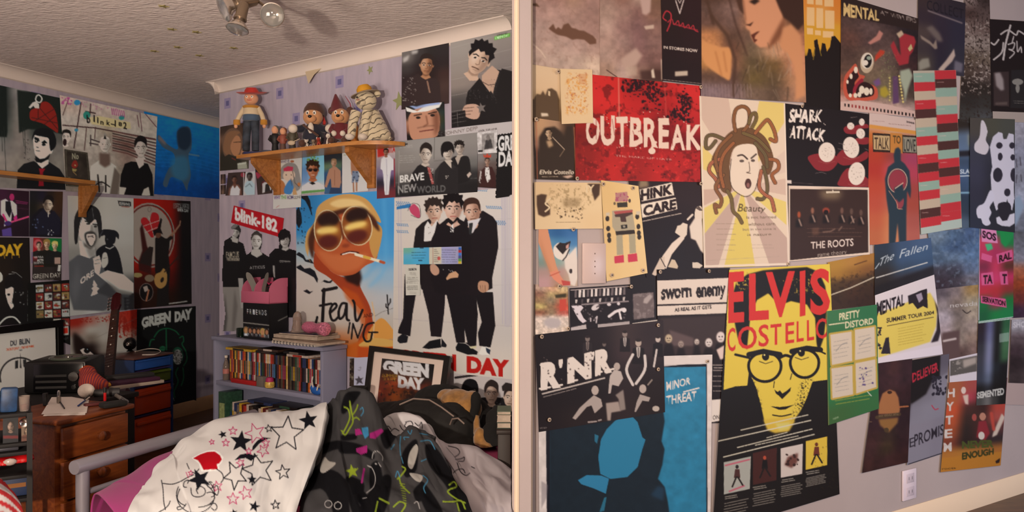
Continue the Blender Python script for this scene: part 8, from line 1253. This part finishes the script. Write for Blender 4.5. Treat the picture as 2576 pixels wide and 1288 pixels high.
hd = blob('head', [(rel(1150, 1010, 3.52), (.075, .07, .055)), (rel(1178, 1030, 3.46), (.06, .06, .06)), (rel(1128, 998, 3.56), (.05, .05, .035)), (rel(1188, 1000, 3.5), (.04, .05, .03))], tanp, t, .012)
blob('ear', [(rel(1197, 1012, 3.4), (.025, .025, .05)), (rel(1192, 1040, 3.4), (.02, .02, .04))], dark, hd, .008)
blob('tan_leg', [(rel(1200, 1075, 3.32), (.018, .02, .06)), (rel(1208, 1110, 3.28), (.03, .03, .06)), (rel(1222, 1140, 3.24), (.035, .03, .05))], tanp, t, .01)
o_ = Vector((-.1, 3.3, -.80)); rel = lambda u, v, Y: at(u, v, Y) - o_
t = empty('fluffy_cushion', o_, 'fluffy black cushion at the right edge, in front of the faces poster', 'cushion')
blob('cover', [(rel(1252, 1088, 3.34), (.055, .06, .12)), (rel(1238, 1120, 3.3), (.06, .07, .1)), (rel(1270, 1150, 3.2), (.03, .06, .12))], dark, t, .03)
t = empty('camera_bag', at(903, 985, 3.9), 'small black pouch on top of the duvet hump by the bookcase', 'pouch')
MB().box((0, 0, 0), (.085, .06, .055), bev=.014).build('pouch', dark, t); MB().box((0, -.031, .008), (.07, .006, .02), bev=.002).build('flap', bagc, t)
t = empty('headboard_shelf', Vector((-.03, 3.2, FLOOR)), 'dark wooden bedside unit just inside the right edge', 'bedside unit')
zt_ = -(1090 - 644) / F * 3.05; MB().box((0, 0, (zt_ - FLOOR) / 2), (.05, .34, zt_ - FLOOR), bev=.004).build('carcass', wood('dark_walnut', '140a08', '20120c', .6, coat=0), t); MB().box((-.002, 0, zt_ - FLOOR + .008), (.055, .35, .016), bev=.003).build('top', MATS['dark_walnut'], t)
for i, (h, col, lab) in enumerate(((.022, '3a4a40', 'dark green book at the bottom of the bedside pile'), (.026, 'a8988a', 'thick pale book in the middle of the bedside pile'), (.012, '5a6a58', 'thin sage book on top of the bedside pile'))):
 z_ = zt_ + .0168 + (0, .0225, .049)[i]
 q = empty('book', Vector((-.031, 3.12 + .01 * i, z_)), lab, 'book', 'books on the bedside unit'); MB().box((0, 0, h / 2), (.05, .12, h * .8)).build('pages', MATS['page_edges'], q); MB().box((0, 0, h * .95), (.054, .125, h * .1)).box((0, 0, h * .05), (.054, .125, h * .1)).build('cover', mk('cover' + col, col), q)
# ---------------------------------------------------------------- furniture by the left wall
WM = lambda p: frame(p, WL.d, WL.n)
def chest(M, w, d, h, rows, label):
 t = empty('chest_of_drawers', M, label, 'chest of drawers'); pine = wood('dark_pine', '5e2a10', '7e421a', .4, (2, 20, 20), .15)
 MB().box((w / 2, d / 2 + .01, h / 2 - .01), (w, d - .02, h - .02), bev=.003).build('carcass', pine, t); MB().box((w / 2, d / 2, h - .010), (w + .03, d + .03, .02), bev=.006).build('top_panel', pine, t)
 z = h - .03
 for q in rows:
  f = MB().box((w / 2, .002, z - q / 2), (w - .03, .022, q - .008), bev=.005).build('drawer', pine, t); k = Matrix.Translation((w / 2, -.010, z - q / 2)) @ Matrix.Rotation(math.pi / 2, 4, 'X')
  MB().lathe([(.008, 0), (.009, .01), (.018, .017), (.019, .024), (.012, .030), (.002, .032)], 18, k).build('knob', wood('turned_knob', '4a2410', '6a3618', .3), f); z -= q
 return t
cp = at(148, 1057, 3.0); ch = chest(WM(Vector((cp.x, cp.y, FLOOR))), .35, .34, cp.z - FLOOR, (.13, .155, .155, .14), 'dark orange pine chest of drawers with round knobs, behind the bed rail'); CM = ch.matrix_world @ Matrix.Translation((0, 0, cp.z - FLOOR + .0006))
def onz(u, v, z): return at(u, v, z * F / (644 - v))
zc = cp.z + .0008; C_ = lambda u, v, dz=0: onz(u, v, zc) + Vector((0, 0, dz))
for i, (q, lab) in enumerate((([(104, 1044), (218, 1040), (224, 1008), (180, 1000), (130, 1001)], 'top sheet of white paper on the pine chest'), ([(108, 1047), (214, 1044), (221, 1012), (150, 1004)], 'lower sheet of white paper sticking out under the top sheet'))):
 pts = [C_(*p) for p in q]; o = top(MB().prism([(p.x, p.y) for p in pts], zc + .0022 - i * .0018, zc + .0032 - i * .0018), 'sheet_of_paper', white, lab, 'paper', 'papers on the pine chest', 0)
def stick(name, p0, p1, r, m, lab, cat, cap=None, capm=None):
 p0, p1 = Vector(p0), Vector(p1); t = empty(name, p0, lab, cat); I2 = Matrix.Translation(-p0); d = (p1 - p0)
 MB().tube([p0, p0 + d * .02, p0 + d * .7, p1], [r * .85, r, r, r * (.85 if not cap else .7)], 14, I2).build('barrel', m, t)
 if cap: MB().tube([p0 + d * .62, p0 + d * .64, p1 + d * .02], [r * .7, r * 1.12, r * 1.1], 14, I2).build('cap', capm, t)
 return t
p = C_(148, 1016, .0042); t = empty('lipstick', p, 'upright silver lipstick tube on the white paper', 'lipstick'); MB().lathe([(.008, 0), (.0085, .002), (.0085, .026)], 18).build('case', mat('frosted_silver', '9a948c', .3, .6), t); MB().lathe([(.006, .026), (.006, .044), (.0045, .05), (.004, .052)], 16).build('tip', chrome, t)
stick('mascara_tube', C_(151, 1016, .0075), C_(162, 1032, .0075), .003, black, 'thin dark tube lying on the white paper', 'make-up'); stick('ballpoint_pen', C_(196, 1026, .008), C_(224, 1006, .010), .003, mk('blue_plastic', '1c3a7a'), 'blue ballpoint pen at the right of the white paper', 'pen', True, wh)
stick('ballpoint_pen', C_(212, 1014, .016), C_(240, 990, .014), .0028, black, 'black pen crossing above the blue pen on the chest', 'pen', True, chrome)
stick('nail_varnish_bottle', C_(114, 1020, 0), C_(114, 1020, .05), .009, mk('smoked_plastic', '14161a'), 'small dark bottle standing left of the white paper', 'bottle', True, black)
t = stick('hairbrush', C_(236, 1000, .018), C_(300, 996, .018), .017, mk('dark_rubber', '141416'), 'dark round hairbrush lying on the pine chest', 'hairbrush', True, mk('dark_handle', '1c1c20')); stick('silver_tube', C_(292, 1000, .010), C_(318, 1016, .010), .008, mat('frosted_silver', '9a948c', .3, .6), 'silver tube at the right end of the pine chest top', 'tube', True, chrome)
put(MB().box((0, 0, .012), (.10, .05, .022), bev=.008), 'zip_pouch', bagc, Matrix.Translation(C_(285, 1024, .0005)) @ Matrix.Rotation(.9, 4, 'Z'), 'flat black zip pouch on the front right of the pine chest', 'pouch'); put(MB().box((0, 0, .006), (.085, .03, .012), bev=.004), 'purse', mk('dark_red_leather', '4a1414'), Matrix.Translation(C_(240, 1020, .0005)) @ Matrix.Rotation(.8, 4, 'Z'), 'small dark red purse beside the blue pen', 'purse')
stick('lighter', C_(264, 1008, 0), C_(264, 1008, .055), .006, red, 'red lighter standing by the hairbrush', 'lighter', True, black)
# desk, hi-fi and things on it
fr = onz(350, 985, -.72); dk = mat('black_ash', '09080a', .65, noise=.2, nscale=8); t = empty('desk', WM(Vector((fr.x, fr.y, FLOOR))), 'black ash desk behind the pine chest', 'desk'); dh = -.72 - FLOOR
MB().box((-.6, .36, dh - .0125), (1.2, .72, .025), bev=.003).build('desktop', dk, t)
for x, y in ((-.04, .04), (-1.16, .04), (-.04, .68), (-1.16, .68)): MB().box((x, y, (dh - .025) / 2), (.05, .05, dh - .025), bev=.003).build('leg', dk, t)
D_ = lambda u, v, dz=0: onz(u, v, -.7193) + Vector((0, 0, dz))
s0 = D_(85, 992); t = empty('stereo_system', Matrix.Translation(s0) @ Matrix.Rotation(.16, 4, 'Z'), 'black compact hi-fi with a round top lid on the desk', 'hi-fi')
sw = (at(202, 988, s0.y) - at(85, 988, s0.y)).x; hh = .085; hk = mat('hi_fi_black', '0c0c0d', .4)
MB().box((sw / 2 - .02, .15, hh), (sw + .06, .30, hh * 2 - .004), bev=.014).build('cabinet', hk, t); f = MB().box((sw / 2, -.003, hh), (sw, .012, hh * 1.75), bev=.004).build('front_panel', mat('gloss_black', '08080a', .15), t)
for i in range(3): MB().box((sw * .36, -.010, .035 + i * .03), (sw * .62, .003, .012)).build('control_strip', mk('dark_grey_strip', '0e0c0c'), f)
MB().lathe([(.024, 0), (.026, .004), (.024, .014), (.004, .016)], 22, Matrix.Translation((sw * .82, -.009, .09)) @ Matrix.Rotation(math.pi / 2, 4, 'X')).build('dial', chrome, f); MB().lathe([(.012, 0), (.012, .01), (.002, .011)], 16, Matrix.Translation((sw * .82, -.009, .035)) @ Matrix.Rotation(math.pi / 2, 4, 'X')).build('knob', hk, f)
l = MB().lathe([(.09, 0), (.092, .004), (.088, .012), (.07, .013), (.068, .010), (.002, .010)], 30, Matrix.Translation((sw * .5, .13, hh * 2 - .002)) @ Matrix.Diagonal((1, 1.15, 1, 1))).build('disc_lid', mat('disc_lid_grey', '4a5246', .2, .3), t); MB().lathe([(.02, .0105), (.02, .014), (.003, .015)], 20, Matrix.Translation((sw * .5, .13, hh * 2 - .002))).build('hub', chrome, l)
hb = D_(228, 992); t = empty('woolly_hat', hb, 'striped orange and purple knitted hat slumped beside the hi-fi', 'hat')
kn = mat('striped_knit', '8a3a2a', .9); nt = kn.node_tree; w_ = nt.nodes.new('ShaderNodeTexWave'); w_.inputs['Scale'].default_value = 26; w_.inputs['Distortion'].default_value = 1; r_ = nt.nodes.new('ShaderNodeValToRGB'); r_.color_ramp.elements[0].color = (*lin('5a1c3a'), 1); r_.color_ramp.elements[1].color = (*lin('a8401e'), 1); tc = nt.nodes.new('ShaderNodeTexCoord'); nt.links.new(tc.outputs['Object'], w_.inputs[0]); nt.links.new(w_.outputs[0], r_.inputs[0]); nt.links.new(r_.outputs[0], nt.nodes['Principled BSDF'].inputs['Base Color'])
blob('crown', [((0, 0, .06), (.06, .05, .06)), ((-.03, .03, .10), (.045, .04, .04)), ((.05, -.01, .045), (.05, .045, .045))], kn, t, .008); MB().tube([(.03, -.045, .02), (.07, -.03, .035), (.095, .01, .05)], .012, 10).build('brim', mk('yellow_knit', 'a8741c'), t); blob('lining', [((-.05, .05, .12), (.05, .03, .025))], mk('orange_knit', 'a03a14'), t, .006)
put(MB().ball((0, 0, 0), (.034, .034, .031), 22), 'white_ball', mat('white_foam', 'd8d0c6', .7, bump=.15, bscale=120), Matrix.Translation(C_(217, 1001, .031)), 'white ball between the hi-fi and the hairbrush', 'ball')
for i, (w, d, h, col, lab) in enumerate(((.30, .22, .018, 'a89c90', 'pale ring-bound pad at the right end of the desk'), (.27, .2, .02, '3a1430', 'dark purple folder on the pale pad'), (.26, .08, .02, '1a1a1c', 'narrow black keyboard-like case on the purple folder'))):
 put(MB().box((0, 0, h / 2), (w, d, h), bev=.003), ('note_pad', 'folder', 'pencil_case')[i], mk('pad_' + col, col), t_ := Matrix.Translation(D_(322, 968, (0.0005, .019, .0395)[i])) @ Matrix.Rotation(1.0 - i * .12, 4, 'Z'), lab, ('pad', 'folder', 'case')[i])
# plastic drawer tower, webcam and bass guitar
tp = at(337, 902, 5.0); tm_ = WM(Vector((tp.x, tp.y, FLOOR))); tw, td, th_ = .35, .30, tp.z - FLOOR; t = empty('drawer_tower', tm_, 'translucent plastic drawer tower in blue, green and orange', 'drawer unit')
fr_ = mat('blue_frame_plastic', '16305e', .3); z = th_
MB().box((tw / 2, td / 2, th_ - .006), (tw + .006, td, .012), bev=.004).build('top_panel', mat('tower_top', '5a3a34', .35), t)
for x in (.004, tw - .004): MB().box((x, td / 2, th_ / 2 - .006), (.008, td - .004, th_ - .014)).build('side_panel', fr_, t)
for i, (h, col) in enumerate(((.085, '24509c'), (.10, '566a22'), (.185, 'ac3a10'), (.185, 'b84012'))):
 z -= h; m = mat('drawer_' + col, col, .25, coat=.3); o = MB().box((tw / 2, .145, z + h / 2 - .008), (tw - .022, .27, h - .022), bev=.006).build('drawer', m, t); MB().box((tw / 2, .004, z + h * .72), (tw - .05, .02, h * .12), bev=.004).build('handle', m, o); MB().box((tw / 2, td / 2, z - .006), (tw - .018, td - .01, .008)).build('runner', mk('violet_plastic', '2a2050'), t)
wb = onz(327, 884, tp.z) + Vector((0, 0, .0005)); t = empty('webcam', wb, 'round black webcam standing on the drawer tower', 'webcam'); MB().ball((0, 0, .052), (.043, .043, .043), 24).build('ball', mat('gloss_black', '08080a', .15), t); MB().lathe([(.022, 0), (.022, .004), (.01, .012)], 18).build('stand', black, t); MB().lathe([(.012, 0), (.012, .006), (.008, .008), (.002, .006)], 18, Matrix.Translation((.006, -.040, .052)) @ Matrix.Rotation(math.pi / 2, 4, 'X')).build('lens', chrome, t)
a = [onz(u, v, tp.z) + Vector((0, 0, .004)) for u, v in ((340, 886), (372, 879), (395, 880), (404, 886), (390, 893), (358, 894))]; top(MB().tube(smooth(np.array([q[:] for q in a]), 4, False), .003, 6), 'white_cable', wh, 'white cable curling on top of the drawer tower', 'cable')
ga, gb, gc = at(272, 962, 4.72), at(290, 782, 5.02), at(294, 738, 5.1); nd = (gb - ga).normalized(); t = empty('bass_guitar', ga, 'dark red bass guitar leaning beside the drawer tower', 'guitar'); GM = Matrix.Identity(4); xx = nd.cross(Vector((0, -1, 0))).normalized(); yy = nd.cross(xx).normalized()
for i, q in enumerate((xx, yy, nd)): GM.col[i][:3] = q
nl = (gb - ga).length; wd = mat('bass_lacquer', '3a0c10', .25, coat=.4)
MB().prism([tuple(p) for p in smooth(np.array([(-.12, -.42), (-.17, -.30), (-.12, -.16), (-.15, -.04), (-.07, -.02), (-.03, -.08), (.03, -.08), (.07, -.06), (.13, -.07), (.11, -.18), (.17, -.32), (.1, -.42)]), 5)], -.02, .02, 'y', GM).build('body', wd, t)
n_ = MB().add([(s * w, y, z) for z, w in ((-.06, .030), (nl, .021)) for s in (-1, 1) for y in (-.012, .012)], [(0, 1, 3, 2), (4, 6, 7, 5), (0, 4, 5, 1), (2, 3, 7, 6), (0, 2, 6, 4), (1, 5, 7, 3)], GM).build('neck', wood('rosewood', '2a1610', '3c2218', .4, (30, 30, 3)), t, 0)
sg = -1 if (GM @ Vector((0, -1, 0))).y < 0 else 1
for i in range(14): z = nl - nl * (1 - .93 ** (i + 1)) * 1.25; MB().box((0, sg * .013, z), (.05 - .012 * z / nl, .002, .003), GM).build('fret', mat('fret_wire', '7a7268', .3, .9), n_)
for i in (.2, .36, .5, .62, .73, .86): MB().ball((0, sg * .0135, nl * i), (.005, .002, .005), 10, GM).build('position_dot', wh, n_)
hs = MB().prism([(-.022, nl), (.022, nl), (.034, nl + .04), (.03, nl + .12), (.0, nl + .14), (-.024, nl + .12), (-.03, nl + .04)], -.008, .008, 'y', GM).build('headstock', wd, t, 0)
for i in range(4): MB().lathe([(.005, 0), (.005, .018), (.011, .02), (.011, .026), (.003, .027)], 10, GM @ Matrix.Translation((-.026, 0, nl + .03 + i * .026)) @ Matrix.Rotation(-math.pi / 2, 4, 'Y')).build('tuning_peg', chrome, hs)
# framed print at the left edge
fp = WL; c = Cv("-70 846 139 821 143 1005 -70 1030", '8b7f76').grid("8c8077 8e8279 8a7e75/8a7e75 8c8077 887c73/8a7e75 887c73 867a71").tx('1c1c20', 'DU', 26, 870, 42, 868, 13, bold=.03).tx('1c1c20', 'BLIN', 49, 867, 75, 864, 14, bold=.03).tx('8a2c14', '24/25/27 JULY - CROKE PARK', 16, 882, 86, 873, 5.5, bold=.02).tx('1c1c20', '2009', 48, 883, 56, 882, 3).poly('1c1a1a', "51 886 54 926 50 926").poly('1c1a1a', "38 908 46 906 46 926 38 928").poly('1c1a1a', "58 905 66 904 67 922 59 924").line('1c1a1a', 4, [(50 + 50 * math.cos(q), 948 - 48 * math.sin(q)) for q in np.linspace(-.2, 3.4, 30)])
Q = [WL.pu(u, v, .016) for u, v in ((-86, 832), (154, 804), (157, 1020), (-86, 1046))]; q0 = sum(Q, Vector()) / 4; t = empty('framed_print', q0, 'black framed pale print with black circle, standing behind the hi-fi', 'picture frame'); I = Matrix.Translation(-q0); qn = Vector(WL.n)
def qb(s0, r0, s1, r1, o0, o1, m, nm):
 g = lambda s, r, o: Q[0] * (1 - s) * (1 - r) + Q[1] * s * (1 - r) + Q[2] * s * r + Q[3] * (1 - s) * r + qn * o
 MB().add([g(s, r, o) for o in (o0, o1) for s, r in ((s0, r0), (s1, r0), (s1, r1), (s0, r1))], [(3, 2, 1, 0), (4, 5, 6, 7), (0, 1, 5, 4), (1, 2, 6, 5), (2, 3, 7, 6), (3, 0, 4, 7)], I).build(nm, m, t, 0)
for q in ((0, 0, 1, .08), (0, .92, 1, 1), (0, .08, .06, .92), (.94, .08, 1, .92)): qb(*q, -.004, .018, fb, 'frame_bar')
P4 = [WL.pu(u, v, .017) for u, v in c.q]; sheet(c, P4, GAIN['L'], 'print', t, 1.7)
# ---------------------------------------------------------------- dark rack of odds and ends at the left edge
rp = at(88, 1060, 2.62); rk = Matrix.Translation((rp.x, rp.y, FLOOR)) @ Matrix.Rotation(.56, 4, 'Z'); t = empty('storage_rack', rk, 'black open rack crammed with odds and ends at the left edge', 'rack'); rz = lambda v: -(v - 644) / F * 2.62 - FLOOR
lv = [rz(v) for v in (1038, 1112, 1134, 1192, 1252)]
for z in lv: MB().box((-.26, .14, z - .006), (.5, .26, .012), bev=.002).build('shelf', dk, t)
for x, y in ((-.015, .015), (-.015, .265), (-.5, .015), (-.5, .265)): MB().box((x, y, lv[0] / 2), (.016, .016, lv[0])).build('post', dk, t)
R_ = lambda x, y, i: rk @ Matrix.Translation((x, y, lv[i] + .0006))
def card(x, i, w, h, cols, lab, y=.03, name='photo_card', tilt=-.1):
 M = R_(x, y, i) @ Matrix.Rotation(tilt, 4, 'X'); t = empty(name, M, lab, 'photo'); MB().box((0, .003, h / 2), (w, .004, h)).build('backing', black, t)
 P4 = [M @ Vector(p) for p in ((-w / 2, -.0004, h), (w / 2, -.0004, h), (w / 2, -.0004, 0), (-w / 2, -.0004, 0))]; px = [(p.x / p.y * F + 1288, 644 - p.z / p.y * F) for p in P4]; c = Cv(px, cols[0]); m = np.array(px).mean(0); hq = px[3][1] - px[0][1]
 c.man(m[0], m[1] - hq * .15, hq * .42, cols[1], cols[2], cols[3], 'long', eyes='1a1210'); c.poly(cols[4], [(px[0][0], m[1] + hq * .22), (px[1][0], m[1] + hq * .22), (px[1][0], m[1] + hq * .34), (px[0][0], m[1] + hq * .34)]); sheet(c, P4, (1.6, 2.0, 2.4), 'picture', t)
card(-.068, 1, .043, .082, ('1c1a1a', '6a5040', '1a1412', '101012', '4a1414'), 'dark portrait photo card with a red strip, on the upper rack shelf'); card(-.022, 1, .032, .052, ('5a4434', '8a6a50', '2a1a14', '4a2a20', '3a2018'), 'small brown photo at the right end of the upper rack shelf'); card(-.115, 1, .035, .075, ('1a1a1c', '3a3a3c', '121214', '1a1a1c', '222226'), 'dark photo card at the left of the upper rack shelf')
put(MB().lathe([(.012, 0), (.0145, .003), (.014, .007), (.011, .004), (.002, .003)], 24, Matrix.Rotation(math.pi / 2, 4, 'X')), 'silver_ring', chrome, R_(-.03, .014, 1) @ Matrix.Translation((0, 0, .065)) , 'round silver bangle hooked above the small brown photo', 'bangle')
t = empty('laptop', R_(-.075, .13, 2), 'closed silver grey laptop on a rack shelf', 'laptop'); MB().box((-.03, 0, .007), (.12, .2, .012), bev=.004).build('base', mat('laptop_grey', '4a4a52', .35, .4), t); MB().box((-.03, 0, .0165), (.12, .2, .006), bev=.002).build('lid', mat('laptop_lid', '3a3a42', .3, .5), t)
t = empty('drinks_can', R_(-.13, .05, 0), 'blue and red drinks can on top of the rack', 'can'); MB().lathe([(.024, 0), (.027, .004), (.027, .07), (.022, .08), (.021, .081), (.002, .079)], 22).build('can', mat('blue_can', '14284a', .4, .1, noise=.5, nscale=30), t); MB().lathe([(.0274, .02), (.0274, .045)], 22).build('red_band', red, t)
put(MB().box((0, 0, .0415), (.05, .04, .08), bev=.008), 'crisp_packet', mat('blue_packet', '1a3a60', .5, noise=.5, nscale=40), R_(-.074, .05, 0) @ Matrix.Rotation(.04, 4, 'Y'), 'crumpled blue packet beside the can on the rack', 'packet')
t = empty('drinking_glass', R_(-.03, .05, 0), 'small glass with pink remains on top of the rack', 'glass'); MB().lathe([(.012, 0), (.013, .002), (.017, .05), (.016, .05), (.012, .004), (.002, .004)], 20).build('glass', mat('thin_glass', 'cdbfb6', .06, trans=.75), t); MB().lathe([(.0118, .005), (.0135, .022), (.002, .023)], 18).build('pink_remains', mk('pink_pulp', '8a3a44'), t)
blob_p = R_(-.06, .06, 3) @ Matrix.Translation((0, 0, .014)); t = empty('carrier_bag', blob_p, 'shiny red and white plastic carrier bag on a rack shelf', 'bag'); o = blob('bag', [((-.03, 0, .022), (.05, .05, .022)), ((.03, 0, .026), (.035, .05, .026))], mat('glossy_red_white', 'b01418', .15, noise=0), t, .014, 5); MB().ball((-.06, -.03, .026), (.028, .03, .02), 14).ball((-.01, -.042, .03), (.02, .01, .012), 10).build('white_print', mat('glossy_white', 'a89c96', .2), t)
t = empty('shoe_box', R_(-.055, .05, 4), 'dark blue box with orange letters on the lowest rack shelf', 'box'); MB().box((0, .05, .032), (.1, .12, .06), bev=.003).build('box', mk('deep_blue_card', '12264a'), t); MB().box((.0, -.0105, .038), (.06, .001, .014)).build('label', mk('orange_print', '7a4a14'), t)
cc = Cv([(-60, 1190), (80, 1190), (80, 1420), (-60, 1420)], 'b4a298')
for i in range(7): cc.line('a02a2a', 11, [(-40 + i * 4, 1192 + i * 30), (20 + i * 4, 1222 + i * 28), (80, 1290 + i * 22)], sm=1)
cloth('striped_towel', [[(-60, 1190, 2.3), (-10, 1198, 2.32), (14, 1210, 2.34)], [(-60, 1205, 2.2), (-4, 1212, 2.22), (30, 1235, 2.26)], [(-60, 1270, 2.12), (10, 1262, 2.16), (52, 1268, 2.2)], [(-60, 1420, 2.1), (30, 1400, 2.14), (84, 1380, 2.18)]], cc, (.9, 1.1, 1.3), 60, 60, .006, (6, 14), 3, None, .012, 'red and white striped towel draped low at the left edge', 'towel')
# ---------------------------------------------------------------- fittings on the right wall
def plate(u0, v0, u1, v1, name, label, cat, holes, m):
 p = WR.pu((u0 + u1) / 2, (v0 + v1) / 2, .001); M = frame(p, WR.d, WR.n); w = (WR.pu(u1, v0, 0) - WR.pu(u0, v0, 0)).length; h = (WR.pu(u0, v0, 0) - WR.pu(u0, v1, 0)).length
 t = empty(name, M, label, cat); MB().box((0, -.005, 0), (w, .009, h), bev=.003).build('plate', m, t)
 return t, w, h
wp = mat('white_wall_plate', 'b8a8a8', .35); t, w, h = plate(1463, 611, 1521, 714, 'wall_plate', 'blank white wall plate between dog card and robot poster', 'wall plate', 0, wp)
for z in (.24, .05, -.08, -.25): MB().ball((0, -.0098, h * z), (.0025, .0012, .0025), 10).build('screw', mk('dull_screw', '6a5c5a'), t)
t, w, h = plate(2268, 1180, 2301, 1256, 'wall_socket', 'white double wall socket low on the right wall', 'wall socket', 0, mat('white_socket', 'ccc4d4', .35))
for z in (.22, -.22):
 f = MB().box((0, -.0105, h * z), (w * .55, .003, h * .3), bev=.001).build('outlet', mat('white_socket_face', 'b8b0c0', .35), t)
 for x in (-.12, .12): MB().box((w * x, -.0122, h * z), (.002, .001, h * .1)).build('slot', black, f)
tk = mat('clear_tack', 'c8b8a8', .15, trans=.4); ty = mat('dark_pin', '3a2c28', .4)
for u, v, lab in ((1404, 180, 'clear tack in the cream torn flyer'), (1349, 300, 'clear tack at the top left of the seated musician poster'), (1452, 449, 'clear tack at the lower left of the red poster'), (1517, 463, 'clear tack at the robot poster, top left corner'), (1592, 473, 'clear tack at the robot poster, top right corner'), (1539, 692, 'clear tack at the robot poster, bottom left corner'), (1617, 680, 'clear tack at the robot poster, bottom right corner'), (1442, 577, 'clear tack between emblem flyer and dog card'), (1407, 720, 'clear tack at the foot of the dog card'), (1763, 219, 'clear tack at the top right of the red poster'), (1763, 462, 'clear tack at the top right of the boxed words poster'), (1784, 682, 'clear tack over the gothic lettered poster, right'), (1661, 684, 'clear tack over the gothic lettered poster, left'), (1983, 664, 'clear tack at the foot of the rayed poster'), (2018, 267, 'clear tack at the top of the red pools poster'), (1363, 847, 'clear tack at the slab letters poster, top left'), (1656, 818, 'clear tack at the slab letters poster, top right'), (1656, 929, 'clear tack at the right edge of the slab letters poster'), (1382, 1056, 'clear tack at the slab letters poster, bottom left'), (1780, 909, 'clear tack at the top right of the blue poster'), (1429, 827, 'clear tack at the foot of the colourful card'), (1588, 721, 'clear tack at the right corner of the white bars flyer')):
 p = WR.pu(u, v, .0125); t = empty('thumb_tack', frame(p, WR.d, WR.n), lab, 'thumb tack', 'thumb tacks on the right wall')
 q = Matrix.Rotation(math.pi / 2, 4, 'X'); MB().lathe([(.0062, -.001), (.0068, 0), (.0064, .002), (.0046, .0024), (.0044, .0012), (.0002, .0012)], 16, q).build('head', tk, t); MB().lathe([(.0024, .0012), (.0022, .004), (.0003, .0044)], 10, q).tube([(0, .001, 0), (0, .0115, 0)], .0006, 6).build('pin', ty, t)
